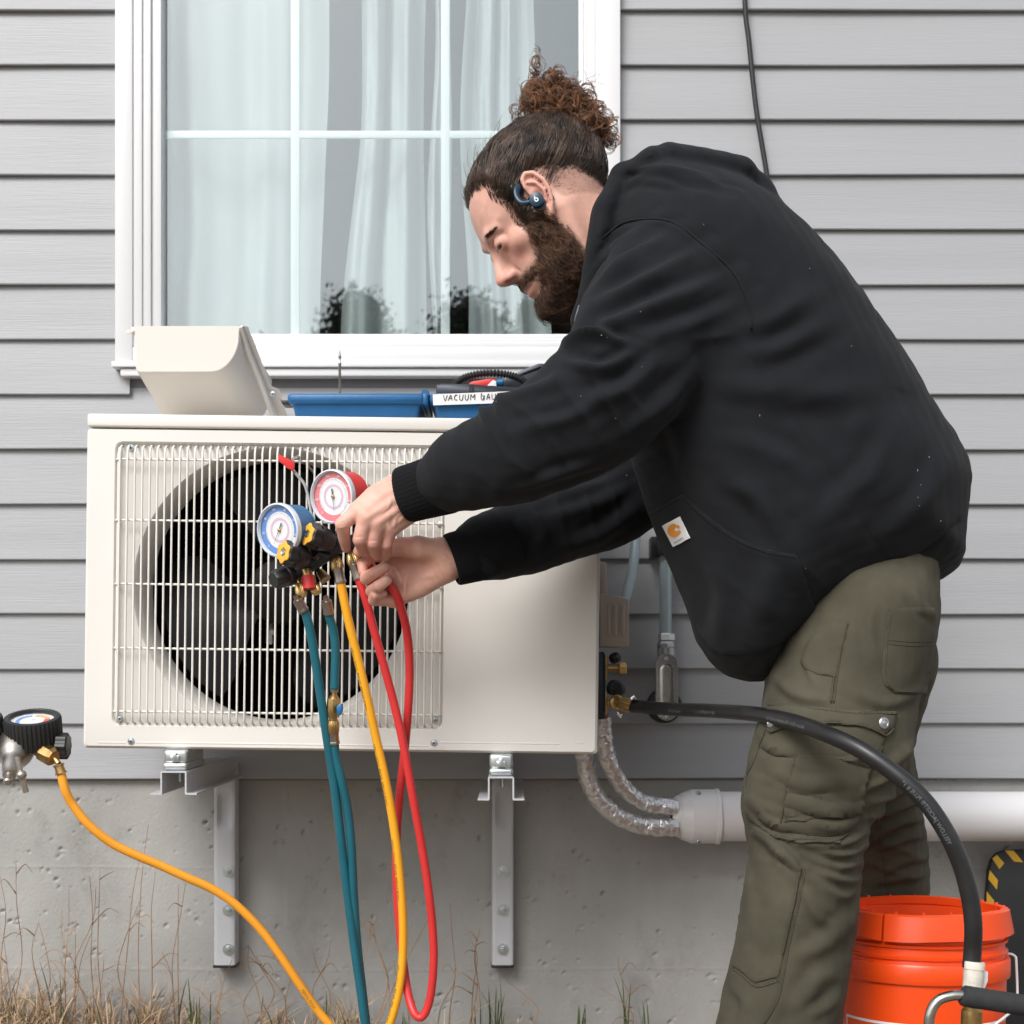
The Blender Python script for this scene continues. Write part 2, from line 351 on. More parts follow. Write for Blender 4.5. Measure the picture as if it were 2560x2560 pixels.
b.box(W(312, 0, 0).x, W(1545, 0, 0).x, -0.033, -0.002, W(0, 949, 0).z, W(0, 929.5, 0).z, 0.003)
obj('sill', b, M['white_trim'], win)
gl_d = -0.006
b = MB(); b.box(xi0 - 0.012, xi1 + 0.012, 0.006, 0.0075, zs0 - 0.012, zs1 + 0.01); obj('pane', b, M['pane'], win)
for x0, x1 in ((727, 750), (1102, 1125)):
    xc = (x0 + x1) / 2; b = MB(); a0 = W(x0, 0, -0.012).x; a1 = W(x1, 0, -0.012).x
    b.box(a0, a1, 0.0085, 0.0155, zs0 - 0.008, zs1, 0.0025); obj('muntin', b, M['muntin'], win)
b = MB(); b.box(xi0 - 0.008, xi1 + 0.008, 0.0092, 0.0148, W(0, 347, -0.012).z, W(0, 327, -0.012).z, 0.0025); obj('muntin', b, M['muntin'], win)
# the room behind, open to the window only
b = MB()
rx0, rx1, ry0, ry1, rz0, rz1 = -1.6, 1.9, 0.162, 2.6, 0.2, 2.5
b.add([(rx0, ry0, rz0), (rx1, ry0, rz0), (rx1, ry1, rz0), (rx0, ry1, rz0), (rx0, ry0, rz1), (rx1, ry0, rz1), (rx1, ry1, rz1), (rx0, ry1, rz1)],
      [(0, 1, 2, 3), (7, 6, 5, 4), (3, 2, 6, 7), (0, 3, 7, 4), (2, 1, 5, 6)])
obj('room', b, M['room'], house, smooth=False)

def curtain(xa_t, xa_b, xb_t, xb_b, d, folds, label, seed, amp=0.022):
    r = np.random.default_rng(seed); nxs, nzs = folds * 14, 40; vs_ = []; fs_ = []
    ztop, zbot = 2.2, 1.05
    zpt, zpb = W(0, 0, d).z, W(0, 840, d).z
    phs = r.uniform(0, 6.28, 5)
    for j in range(nzs + 1):
        z = ztop + (zbot - ztop) * j / nzs; t = (zpt - z) / (zpt - zpb)
        xa = W(xa_t + (xa_b - xa_t) * t, 0, d).x + 0.008 * math.sin(z * 9 + phs[0]); xb = W(xb_t + (xb_b - xb_t) * t, 0, d).x + 0.004 * math.sin(z * 7 + phs[1])
        for i in range(nxs + 1):
            u = i / nxs; uu = u + 0.03 * math.sin(u * 9 + phs[2])
            y = -d + amp * math.sin(uu * folds * 6.283 + phs[3] + 0.5 * math.sin(z * 1.5)) + amp * 0.4 * math.sin(uu * folds * 14 + phs[4] + z * 1.2) + 0.003 * math.sin(z * 23 + u * 17)
            vs_.append((xa + (xb - xa) * u, y, z))
    for j in range(nzs):
        for i in range(nxs):
            a = j * (nxs + 1) + i; fs_.append((a, a + 1, a + nxs + 2, a + nxs + 1))
    return tag(obj('curtain', (vs_, fs_), M['curtain'], angle=180), label, 'curtain', 'pale curtains behind the window')
curtain(330, 330, 822, 806, -0.085, 3, 'wide pale curtain filling the left column of window panes', 3, 0.014)
curtain(905, 855, 1064, 1060, -0.09, 2, 'pale curtain with a wavy free edge hanging in the middle of the window', 5, 0.03)
curtain(1078, 1078, 1122, 1126, -0.10, 1, 'narrow strip of pale curtain beside the right upright window bar', 6, 0.018)
curtain(1160, 1162, 1328, 1376, -0.09, 3, 'pale folded curtain in the right window column behind the head', 8, 0.02)

# trees across the yard behind the photographer (the window mirrors their tops)
def tree_meshes():
    r = random.Random(3); tv = MB()
    tv.sweep([(0, 0, -0.3), (0.05, 0, 1.2), (-0.05, 0.05, 2.6), (0.0, 0, 4.2)], [0.22, 0.16, 0.11, 0.04], 8)
    for _ in range(14):
        z = r.uniform(1.0, 3.8); a = r.uniform(0, 6.28); L = r.uniform(0.7, 1.6)
        tv.sweep([(0, 0, z), (math.cos(a) * L * 0.5, math.sin(a) * L * 0.5, z + L * 0.4), (math.cos(a) * L, math.sin(a) * L, z + L * 0.9)], [0.06, 0.04, 0.012], 5)
    lv = MB()
    for _ in range(800):
        a = r.uniform(0, 6.28); z = 0.7 + 4.3 * r.random() ** 0.8; R = 1.55 * math.sin(min(1, (5.2 - z) / 3.4) * 1.57) * r.random() ** 0.45
        c = Vector((math.cos(a) * R, math.sin(a) * R, z))
        for _ in range(34):
            p = c + Vector((r.gauss(0, 0.17), r.gauss(0, 0.17), r.gauss(0, 0.15))); n = Vector((r.gauss(0, 1), r.gauss(0, 1), r.gauss(0, 1))).normalized(); t = n.orthogonal(); w = n.cross(t); s_ = r.uniform(0.018, 0.042)
            lv.add([p - t * s_, p + w * s_ * 0.6, p + t * s_, p - w * s_ * 0.6], [(0, 1, 2, 3)])
    return tv, lv
tv, lv = tree_meshes()
t0 = thing('tree', 'dark leafy tree across the yard mirrored faintly in the window', 'tree', (-3.3, -28, -0.1), 'trees across the yard mirrored in the window')
tr0 = obj('trunk', tv, M['bark'], t0, local=True); cw0 = obj('crown', lv, M['leaf'], t0, local=True, smooth=False)
t0.scale = (1.35, 1.35, 1.70)
for x, y, s_ in ((-0.9, -29, 1.73), (1.2, -27, 1.57), (4.2, -28, 1.8), (8.2, -30, 1.6), (-7.0, -29, 1.15), (-11, -27, 1.05), (12, -28, 1.5), (-15, -29, 1.1)):
    c = t0.copy(); COL.objects.link(c); c.location = (x, y, -0.1); c.scale = (s_ * 0.9, s_ * 0.9, s_); c.rotation_euler.z = x * 1.7
    for ch in (tr0, cw0):
        e = ch.copy(); COL.objects.link(e); e.parent = c
# ------------------------------------------------------------------ outdoor unit of the heat pump
UD = 0.41                                             # its front stands this far from the wall
UA = 0.0125; uo = W(850, 1878, UD)
unit = thing('heat_pump_unit', 'ivory outdoor heat pump unit with a wire fan grille carried on two wall brackets', 'heat pump', uo, rot=(0, UA, 0))
us = S(1, UD)
def UL(px, py, d=0.0):
    """photo pixel on the unit's front -> unit coordinates; d = metres behind the front"""
    dx, dy = (px - 850) * us, (1878 - py) * us
    return Vector((dx * math.cos(UA) - dy * math.sin(UA), d, dx * math.sin(UA) + dy * math.cos(UA)))
uw0, uw1 = UL(211, 1450).x, UL(1500, 1460).x
zb0, zt0 = 0.0, UL(800, 1076).z; ztop = UL(800, 1041).z
def rrect(x0, x1, z0, z1, r, n=32):
    """rounded rectangle, four sides of n points each, starting lower left, counter-clockwise"""
    out = []
    for (cx, cz, a0) in ((x0 + r, z0 + r, 180), (x1 - r, z0 + r, 270), (x1 - r, z1 - r, 0), (x0 + r, z1 - r, 90)):
        out.append([(cx + r * math.cos(rad(a0 + 90 * t / 8)), cz + r * math.sin(rad(a0 + 90 * t / 8))) for t in range(9)])
    pts = []
    for i in range(4):
        c = out[i]; nx_ = out[(i + 1) % 4][0]; pts += c; e = c[-1]
        pts += [(e[0] + (nx_[0] - e[0]) * t / (n - 8), e[1] + (nx_[1] - e[1]) * t / (n - 8)) for t in range(1, n - 8)]
    return pts
ctr = UL(683, 1470); rx0_, rx1_ = UL(283, 1460).x, UL(1112, 1460).x; rz0_, rz1_ = UL(700, 1820).z, UL(700, 1108).z
def rl(x0, x1, z0, z1, r, y): return [Vector((x, y, z)) for x, z in rrect(x0, x1, z0, z1, r)]
loops = [rl(uw0, uw1, zb0, zt0, 0.006, 0.30), rl(uw0, uw1, zb0, zt0, 0.006, 0.008), rl(uw0 + 0.0012, uw1 - 0.0012, zb0 + 0.0012, zt0 - 0.0012, 0.006, 0.003), rl(uw0 + 0.005, uw1 - 0.005, zb0 + 0.004, zt0 - 0.003, 0.006, 0.0),
         rl(rx0_, rx1_, rz0_, rz1_, 0.012, 0.0), rl(rx0_ + 0.0015, rx1_ - 0.0015, rz0_ + 0.0015, rz1_ - 0.0015, 0.012, 0.0015), rl(rx0_ + 0.003, rx1_ - 0.003, rz0_ + 0.003, rz1_ - 0.003, 0.011, 0.0065), rl(rx0_ + 0.0045, rx1_ - 0.0045, rz0_ + 0.0045, rz1_ - 0.0045, 0.01, 0.008)]
ref = loops[-1]
angs = [math.atan2(p.z - ctr.z, p.x - ctr.x) for p in ref]
def circ(r, y): return [Vector((ctr.x + r * math.cos(a), y, ctr.z + r * math.sin(a))) for a in angs]
R0 = 333 * us
for r, y in ((R0 + 0.0134, 0.008), (R0 + 0.0122, 0.009), (R0 + 0.010, 0.013), (R0 + 0.005, 0.022), (R0 + 0.002, 0.034), (R0, 0.05), (R0, 0.08), (R0 + 0.002, 0.09)): loops.append(circ(r, y))
body_m = MB(); body_m.loft(loops); body_m.add(loops[0], [tuple(range(len(loops[0])))])
obj('cabinet', body_m, M['ivory'], unit, local=True, angle=32)
b = MB(); b.box(uw0 + 0.002, uw1 + 0.004, -0.003, 0.302, zt0 + 0.0012, ztop, 0.0035, 3); obj('top_panel', b, M['ivory'], unit, local=True)
b = MB()
for xa, xb in ((245, 315), (340, 1072), (1098, 1400), (1437, 1460)):
    p, q_ = UL(xa, 1856), UL(xb, 1858); b.box(p.x, q_.x, -0.0006, 0.003, p.z - 0.0012, p.z + 0.0012, 0.0005, 1)
obj('pressed_ridge', b, M['ivory'], unit, local=True)
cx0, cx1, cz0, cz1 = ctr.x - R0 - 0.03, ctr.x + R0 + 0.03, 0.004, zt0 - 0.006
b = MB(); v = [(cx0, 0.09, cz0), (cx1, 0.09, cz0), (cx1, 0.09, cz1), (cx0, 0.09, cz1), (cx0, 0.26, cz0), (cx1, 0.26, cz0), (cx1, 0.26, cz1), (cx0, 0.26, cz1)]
b.add(v, [(4, 5, 6, 7), (0, 1, 5, 4), (1, 2, 6, 5), (2, 3, 7, 6), (3, 0, 4, 7)]); obj('shade_liner', b, M['coil'], unit, local=True, smooth=False)  # black open-front box added inside the cabinet to stand in for its inner shade
b = MB()
z = cz0 + 0.005
while z < cz1: b.box(cx0 + 0.01, cx1 - 0.01, 0.235, 0.243, z, z + 0.0016); z += 0.0105
obj('coil', b, M['gauge_blue'] if False else M['coil'], unit, local=True, kind='stuff')
fan = obj('fan', MB(), M['fan'], unit, local=True)
b = MB(); b.lathe([(0.001, 0.052), (0.02, 0.0525), (0.044, 0.056), (0.052, 0.062), (0.054, 0.075), (0.054, 0.125)], (ctr.x, 0, ctr.z - 0.002), (0, 1, 0), 40); obj('fan_hub', b, M['fan'], fan, local=True)
for kb, a0 in enumerate((100, 222, 340)):
    L0, nb = [], 16; rows = []
    for i in range(nb + 1):
        t = i / nb; r = 0.050 + (R0 - 0.062) * t; row0 = []; 
        lead = a0 + 8 + 34 * t - 22 * t * t; trail = a0 - 34 - 30 * math.sin(t * 2.4)
        for j in range(13):
            s_ = j / 12; a = rad(lead + (trail - lead) * s_)
            row0.append(Vector((ctr.x + r * math.cos(a), 0.066 + 0.055 * s_ - 0.012 * math.sin(s_ * 3.14), ctr.z + r * math.sin(a))))
        rows.append(row0)
    up = [p for row in rows for p in row]; dn = [p + Vector((0, 0.0025, 0)) for p in up]; n13 = 13; fs_ = []
    for i in range(nb):
        for j in range(12):
            a = i * n13 + j; fs_ += [(a, a + 1, a + n13 + 1, a + n13), tuple(x + len(up) for x in (a, a + n13, a + n13 + 1, a + 1))]
    rim = [j for j in range(13)] + [i * n13 + 12 for i in range(1, nb + 1)] + [nb * n13 + j for j in range(11, -1, -1)] + [i * n13 for i in range(nb - 1, 0, -1)]
    for i in range(len(rim)): a, c = rim[i], rim[(i + 1) % len(rim)]; fs_.append((a, c, c + len(up), a + len(up)))
    b = MB(); b.add(up + dn, fs_); obj('fan_blade', b, M['fan'], fan, local=True, angle=50)
b = MB(); p = UL(630, 1545); q_ = UL(648, 1608); b.box(p.x, q_.x, 0.125, 0.13, q_.z, p.z, 0.003); b.box(p.x + 0.003, q_.x + 0.006, 0.12, 0.124, (p.z + q_.z) / 2 - 0.004, (p.z + q_.z) / 2 + 0.006, 0.001)
obj('motor_bracket', b, M['galv'], unit, local=True)
# wire grille: every wire is its own piece
grille = obj('fan_grille', MB(), M['ivory_wire'], unit, local=True)
wr = 2.75 * us; yv = -0.010
zt_w, zb_w = UL(700, 1118).z, UL(700, 1812).z
def vwire(x):
    pts = [(x, 0.008, zt_w), (x, 0.000, zt_w - 0.0005), (x, -0.006, zt_w - 0.004), (x, yv, zt_w - 0.013), (x, yv, zt_w - 0.03), (x, yv, (zt_w + zb_w) / 2), (x, yv, zb_w + 0.03), (x, yv, zb_w + 0.013), (x, -0.006, zb_w + 0.004), (x, 0.0, zb_w + 0.0005), (x, 0.008, zb_w)]
    return MB().sweep(pts, wr, 6)
xs_w = [300.5 + 18.65 * i for i in range(43)]
first = None
for x in xs_w:
    X = UL(x, 1465).x
    if first is None: first = obj('wire', vwire(0), M['ivory_wire'], grille, local=True, angle=180); first.location = (X, 0, 0)
    else: inst(first, grille, (X, 0, 0))
xl_w, xr_w = UL(288, 1465).x, UL(1106, 1465).x
fh = None
for y in (1154, 1306, 1465, 1625, 1783):
    Z = UL(700, y).z
    if fh is None:
        pts = [(xl_w, 0.008, 0), (xl_w + 0.001, -0.002, 0), (xl_w + 0.005, yv + 2 * wr + 0.001, 0), (xl_w + 0.012, yv + 2 * wr, 0), ((xl_w + xr_w) / 2, yv + 2 * wr, 0), (xr_w - 0.012, yv + 2 * wr, 0), (xr_w - 0.005, yv + 2 * wr + 0.001, 0), (xr_w - 0.001, -0.002, 0), (xr_w, 0.008, 0)]
        fh = obj('wire', MB().sweep(pts, wr * 1.05, 6), M['ivory_wire'], grille, local=True, angle=180); fh.location = (0, 0, Z)
    else: inst(fh, grille, (0, 0, Z))
for x, y in ((290, 0.0045), (293.5, -0.001), (1103, -0.001), (1107, 0.0045)):
    inst(first, grille, (UL(x, 1465).x, y - yv, 0))
def screw_mb(r, h=0.0035):
    m = MB(); m.lathe([(r * 1.35, 0.0), (r * 1.3, h * 0.3), (r, h * 0.32), (r * 0.96, h * 0.6), (r * 0.75, h * 0.9), (r * 0.35, h), (0.0004, h * 0.72)], (0, 0, 0), (0, -1, 0), 20, cap0=False)
    m.mi = 1; m.box(-r * 0.5, r * 0.5, -h * 1.04, -h * 0.8, -r * 0.09, r * 0.09); m.box(-r * 0.09, r * 0.09, -h * 1.05, -h * 0.8, -r * 0.5, r * 0.5); return m
s0 = None
for x, y, yy in ((297, 1797, 0.006), (1088, 1800, 0.006), (328, 1853, 0), (1085, 1857, 0), (1100, 1309, 0.007), (325, 1118, 0.007)):
    p = UL(x, y, yy)
    if s0 is None: s0 = obj('screw', screw_mb(0.0042), [M['zinc'], M['black']], unit, local=True); s0.location = p
    else: inst(s0, unit, p)
# terminal cover on its right-hand side, valve plate, valves
tc_ = obj('terminal_cover', MB(), M['beige'], unit)
d_t = 0.24
b = MB(); b.prism(WL([(1500, 1484, d_t), (1519, 1485, d_t), (1571, 1496, d_t), (1573, 1500, d_t), (1572, 1617, d_t), (1500, 1617, d_t)]), (0, 0.10, 0), 0.002)
b.prism(WL([(1500, 1404, d_t - 0.01), (1516, 1405, d_t - 0.01), (1517, 1490, d_t - 0.01), (1500, 1490, d_t - 0.01)]), (0, 0.08, 0), 0.002)
obj('cover_shell', b, M['beige'], tc_)
for xx in (1519, 1536, 1553.5):
    bb = MB(); bb.prism(WL([(xx, 1510, d_t + 0.003), (xx + 9, 1510, d_t + 0.003), (xx + 9, 1586, d_t + 0.003), (xx + 4, 1592, d_t + 0.003), (xx, 1586, d_t + 0.003)]), (0, 0.004, 0), 0.0018); obj('louvre', bb, M['beige'], tc_)
b = MB(); b.prism(WL([(1490, 1632, 0.26), (1510, 1628, 0.26), (1514, 1640, 0.26), (1514, 1780, 0.26), (1508, 1792, 0.26), (1490, 1792, 0.26)]), (0, 0.12, 0), 0.003); obj('valve_plate', b, M['anod'], unit)
def valve(y, cap_mat, dd):
    v_ = obj('service_valve', MB(), M['brass'], unit)
    m = MB(); a = W(1512, y, dd); m.prism([a + Vector((0, 0, S(30, dd))), a + Vector((S(7, dd), 0, S(30, dd))), a + Vector((S(7, dd), 0, -S(30, dd))), a + Vector((0, 0, -S(30, dd)))], (0, 0.05, 0), 0.001)
    m.lathe([(S(9, dd), 0), (S(9, dd), S(34, dd))], W(1518, y, dd - 0.02), (1, 0, 0), 20)
    obj('valve_body', m, M['brass'], v_)
    return v_
v1 = valve(1670, 'brass', 0.25)
b = MB(); b.lathe([(S(14, .24), 0), (S(16, .24), 0.002), (S(16, .24), S(17, .24)), (S(13, .24), S(20, .24))], W(1546, 1672, 0.24), (1, 0, 0), 6); obj('hex_cap', b, M['brass'], v1, angle=20)
b = MB(); b.lathe([(S(12, .2), 0), (S(14, .2), 0.003), (S(13, .2), 0.012), (S(6, .2), 0.017)], W(1532, 1648, 0.21), (0.5, -0.8, 0.3), 16); obj('dust_cap', b, M['black'], v1)
v2 = valve(1758, 'brass', 0.25)
b = MB(); b.lathe([(S(12, .27), 0), (S(20, .27), 0.002), (S(20, .27), 0.012), (S(18, .27), 0.014), (S(16, .27), 0.015), (S(14, .27), 0.026), (S(9, .27), 0.028)], W(1530, 1718, 0.25), (0.55, -0.80, -0.15), 22); obj('valve_cap', b, M['black'], v2)
b = MB(); P_ = W(1540, 1757, 0.275); b.lathe([(S(17, .27), 0), (S(19, .27), 0.001), (S(19, .27), 0.006), (S(14, .27), 0.008), (S(8, .27), 0.008), (S(7, .27), 0.002)], P_, (0.25, -0.95, 0.1), 22); obj('flare_nut', b, M['brass'], v2)
lab = MB(); pp = [(1215, 1238), (1335, 1222), (1338, 1240), (1218, 1256)]
lab.add([UL(x, y, -0.0004) for x, y in pp], [(0, 1, 2, 3)])
lab.mi = 1; lab.add([UL(x, y, -0.0007) for x, y in ((1310, 1227), (1322, 1225), (1324, 1238), (1312, 1240))], [(0, 1, 2, 3)])
lab.mi = 2; lab.add([UL(x, y, -0.0007) for x, y in ((1240, 1240), (1300, 1231), (1302, 1240), (1242, 1249))], [(0, 1, 2, 3)])
obj('sticker', lab, [M['stickergreen'], M['redcap'], M['paper']], unit, local=True, smooth=False)

# ------------------------------------------------------------------ wall brackets
def bracket(px, label):
    d0 = 0.003
    o = thing('wall_bracket', label, 'bracket', W(px, 2415, 0.0), 'grey steel brackets under the heat pump unit')
    xc = W(px, 0, 0).x; hw = S(27.5, 0.03); yf = -0.038
    zt_, zb_ = W(0, 1905, 0.03).z, W(0, 2411, 0.03).z
    nxp, nzp = 13, 70; loops = []
    for j in range(nzp + 1):                              # post with a pressed dimple below the arm
        z = zb_ + (zt_ - zb_) * j / nzp; pyz = HY - (z - CZ) * F / (DW - 0.03); row = []
        dim = 0.011 * math.exp(-((pyz - 2025) / 40) ** 4) if pyz > 1900 else 0.0
        flat = 0.006 * (1 - float(sstep(1950, 2080, pyz)))
        prof = [(-hw, -0.001), (-hw, yf + 0.006), (-hw + 0.0018, yf + 0.0018), (-hw + 0.006, yf)] + [(-hw + 0.006 + (2 * hw - 0.012) * i / 10, yf) for i in range(1, 10)] + [(hw - 0.006, yf), (hw - 0.0018, yf + 0.0018), (hw, yf + 0.006), (hw, -0.001)]
        for x, y in prof:
            g = math.exp(-(x / (hw * 0.62)) ** 4)
            row.append((xc + x * (1 - 0.0 * dim), y + (dim * g + flat * 0.5 if y < -0.02 else 0), z))
        loops.append(row)
    m = MB(); m.loft(loops, closed=False); m.add(loops[0], [tuple(range(len(loops[0])))]); m.add(loops[-1], [tuple(range(len(loops[0])))[::-1]])
    obj('post', m, M['bracket'], o, angle=40)
    m = MB(); m.box(xc - hw - 0.0008, xc + hw + 0.0008, yf - 0.0008, -0.001, zb_ - 0.005, zb_ + 0.0004, 0.0012); obj('end_cap', m, M['black'], o)
    # hat-section arm
    zt2 = W(0, 1937, 0.43).z - (0.004 if px < 900 else -0.0); t = 0.0026; h = 0.0345; a = 0.0205; fl = 0.016
    if px < 900: zt2 = W(0, 1927, 0.43).z
    else: zt2 = W(0, 1941, 0.43).z
    xa = W(px, 0, 0).x if px > 900 else W(428, 0, 0.43).x * 0 + xc
    pr = [(-a - fl, -h), (-a - fl, -h - t), (-a + t * 0.4, -h - t), (-a + t, -h - t * 0.4), (-a + t, -t), (a - t, -t), (a - t, -h - t * 0.4), (a - t * 0.4, -h - t), (a + fl, -h - t), (a + fl, -h), (a + t * 0.6, -h), (a, -h + t * 0.6), (a, -t * 0.8), (a - t * 0.8, 0), (-a + t * 0.8, 0), (-a, -t * 0.8), (-a, -h + t * 0.6), (-a - t * 0.6, -h)]
    m = MB(); m.loft([[(xc + x, -0.437, zt2 + z) for x, z in pr], [(xc + x, -0.0405, zt2 + z) for x, z in pr]], True, True, True)
    obj('arm', m, M['bracket'], o, angle=30)
    # vibration mount between arm and unit
    zu = uo.z + (xc - uo.x) * -UA
    m = MB(); m.box(xc - 0.0185, xc + 0.0185, -0.425, -0.30, zt2 + 0.012, zu - 0.0006, 0.005, 3); obj('mount_clip', m, M['galv'], o)
    m = MB(); m.box(xc - 0.019, xc + 0.019, -0.428, -0.29, zt2 + 0.0006, zt2 + 0.0125, 0.0045, 3); obj('mount_base', m, M['galv'], o)
    m = MB(); m.box(xc - 0.007, xc + 0.007, -0.430, -0.42, zt2 + 0.015, zt2 + 0.024, 0.001); m.box(xc - 0.003, xc + 0.003, -0.432, -0.42, zt2 + 0.0165, zt2 + 0.0285, 0.0008); obj('clamp_lug', m, M['galv'], o)
    m = MB(); m.lathe([(0.0035, 0), (0.0035, 0.017)], (xc + 0.002, -0.40, zt2 - 0.019), (0, 0, 1), 12); obj('stud', m, M['zinc'], o)
    for y in (2178, 2275, 2373):
        p = W(px, y, 0.038); p.y = yf
        bo = obj('bolt', MB(), M['zinc'], o)
        m = MB(); m.lathe([(0.0105, 0.0), (0.0105, 0.0016), (0.0085, 0.0017)], p + Vector((0, -0.0002, 0)), (0, -1, 0), 24); obj('washer', m, M['zinc'], bo)
        rz = random.uniform(0, 1); q0 = p + Vector((0, -0.0017, 0))
        m = MB(); hexl = lambda r, y_: [q0 + Vector((r * math.cos(rz + k * math.pi / 3), -y_, r * math.sin(rz + k * math.pi / 3))) for k in range(6)]
        m.loft([hexl(0.0066, 0), hexl(0.0066, 0.0052), hexl(0.0058, 0.006)], True, False, True); m.lathe([(0.0033, 0.004), (0.0033, 0.011), (0.0026, 0.0118)], q0, (0, -1, 0), 12); obj('nut', m, M['zinc'], bo, angle=20)
    return o
bracket(571, 'grey steel bracket under the left end of the heat pump unit')
bracket(1257, 'grey steel bracket under the middle of the heat pump unit')

# ------------------------------------------------------------------ things lying on top of the unit
UTZ = (MW[unit.name] @ Vector((0, 0, ztop))).z
def top_z(x): return UTZ - (x - uo.x) * UA
cov = thing('valve_cover', 'beige curved metal cover taken off and lying on its side on top of the unit', 'cover', W(560, 1036, 0.3))
def cvp(x, y, f):                                     # x, y in the measured crop; f 0 = near plate, 1 = far rim
    px, py = 260 + x / 4.391, 780 + y / 4.391
    return W(px, py, 0.345 - 0.12 * f)
front = [(345, 150)] + [(345, 150 + 100 * k) for k in range(1, 4)] + [(348, 560), (352, 625), (362, 648), (385, 660)] + [(500, 661), (800, 661), (1100, 660)]
front += [(1170 + 315 * math.sin(t), 660 - 0 - 440 * (1 - math.cos(t)) * 0.93) for t in [k * 1.5708 / 12 for k in range(1, 12)]]
front += [(1484, 230), (1492, 150)]
sv = [(0, 0, 0), (3, 4, 0.006), (10, 14, 0.02)] + [(275 * f, 470 * f, f) for f in (0.1, 0.3, 0.5, 0.75, 1.0, 1.28)]
inn = [(x + (8 if x < 700 else -8), y - (8 if y > 400 else -4)) for x, y in front]
loops = [[cvp(x, y, -0.006) for x, y in inn]] + [[cvp(x + ox, y + oy, f) for x, y in front] for ox, oy, f in sv]
m = MB(); m.loft(loops, closed=False); m.add(loops[0], [tuple(range(len(front)))]); obj('curved_shell', m, M['cover'], cov, angle=50)
pl = [(1495, 150), (1580, 160), (1660, 360), (1740, 570), (1815, 770), (1830, 800), (1850, 818), (1895, 835), (1925, 850), (1965, 980), (2010, 1130), (2070, 1300), (1960, 1300), (1720, 700), (1560, 300)]
m = MB(); m.prism([cvp(x, y, max(0.02, (y - 150) / 900.0)) for x, y in pl], (0, 0.0015, 0)); obj('side_flange', m, M['cover'], cov, angle=30)
m = MB(); m.sweep([cvp(1500, 160, 0.0), cvp(1580, 420, 0.22), cvp(1720, 760, 0.6), cvp(1850, 1120, 0.95), cvp(1900, 1260, 1.1)], [0.004, 0.0045, 0.005, 0.005, 0.005], 8); obj('flange_bead', m, M['cover'], cov)
m = screw_mb(0.0035); e = obj('screw', m, [M['zinc'], M['black']], cov, local=True); e.location = cvp(1855, 900, 0.8) - Vector(MW[cov.name].translation) + Vector((0, -0.001, 0))
m = MB(); m.prism([cvp(x, y, 0.5) for x, y in ((350, 165), (300, 163), (305, 190), (255, 195), (230, 222), (262, 248), (330, 255), (350, 250))], (0, 0.0015, 0), 0.0004); m.lathe([(0.0028, 0), (0.0022, 0.002)], cvp(310, 215, 0.49), (0, -1, 0), 12); obj('hook_tab', m, M['cover'], cov)

# blue case, opened flat, and what lies in it
case = thing('tool_case', 'blue plastic gauge case lying open with a hand-lettered white label', 'case', W(1150, 1036, 0.36))
def tray(name, xa, xb, latch):
    o = obj(name, MB(), M['casing_blue'], case)
    zt_ = W(0, 983, 0.385).z; zm = W(0, 1010, 0.385).z; zb_ = top_z(W((xa + xb) / 2, 0, 0.37).x) + 0.0004
    x0, x1 = W(xa, 0, 0.385).x, W(xb, 0, 0.385).x
    m = MB(); m.box(x0, x1, -0.39, -0.20, zm, zt_, 0.006, 3); obj('rim', m, M['casing_blue'], o)
    m = MB(); lo = []
    for z, i in ((zm + 0.002, 0.006), (zm - 0.004, 0.008), (zb_ + 0.006, 0.011), (zb_ + 0.001, 0.015), (zb_, 0.02)): lo.append([Vector((x, y, z)) for x, y in rrect(x0 + i, x1 - i, -0.39 + i, -0.205 - i * 0.3, 0.006, 12)])
    m.loft(lo, True, True, True); obj('shell', m, M['casing_blue'], o)
    return o
tl = tray('case_lid', 719, 1062, True); tr_ = tray('case_base', 1074, 1380, False)
m = MB(); m.lathe([(0.0065, 0), (0.0065, 0.10)], W(1063, 983, 0.38), (0, 1, 0), 16); m.box(W(1056, 0, .385).x, W(1071, 0, .385).x, -0.389, -0.25, W(0, 1012, .385).z, W(0, 984, .385).z, 0.003); obj('hinge', m, M['casing_blue'], case)
m = MB(); m.prism(WL([(700, 998, .37), (722, 1000, .37), (726, 1012, .37), (706, 1012, .37)]), (0, 0.03, 0), 0.002); obj('latch', m, M['black'], case)
m = MB(); lp = [(1082, 986), (1300, 977), (1300, 1006), (1083, 1013)]; m.add([W(x, y, 0.3915) for x, y in lp], [(0, 1, 2, 3)])
m.prism([W(x, y, 0.3912) for x, y in lp], (0, 0.0012, 0)); lb = obj('label_strip', m, M['paper'], tr_)
LET = {'V': [[(0, 1), (.45, 0), (.8, 1)]], 'A': [[(0, 0), (.4, 1), (.75, 0)], [(.15, .38), (.65, .4)]], 'C': [[(.7, .85), (.35, 1), (.05, .6), (.15, .1), (.7, .05)]], 'U': [[(0, 1), (.05, .2), (.35, 0), (.65, .25), (.7, 1)]],
       'M': [[(0, 0), (.1, 1), (.45, .4), (.8, 1), (.9, 0)]], 'G': [[(.05, 1.1), (.0, .2), (.35, -.05), (.6, .3), (.75, .65), (.35, .6)], [(.7, .65), (.72, -.1)]], 'E': [[(.6, 1), (0, 1), (.05, 0), (.65, 0)], [(0, .5), (.5, .52)]]}
m = MB(); xx = 1108.0; rl_ = random.Random(5)
for ch in 'VACUUM GAUGE':
    if ch == ' ': xx += 12; continue
    for st in LET[ch]:
        pts = [W(xx + a * 12 + (1 - c) * -1 + rl_.uniform(-.5, .5), 1001.5 - (xx - 1108) * 0.028 - c * 14 + rl_.uniform(-.5, .5), 0.3922) for a, c in st]
        m.sweep(cr(pts, 3), 0.00062, 5)
    xx += 13.8
obj('lettering', m, M['ink'], tr_)
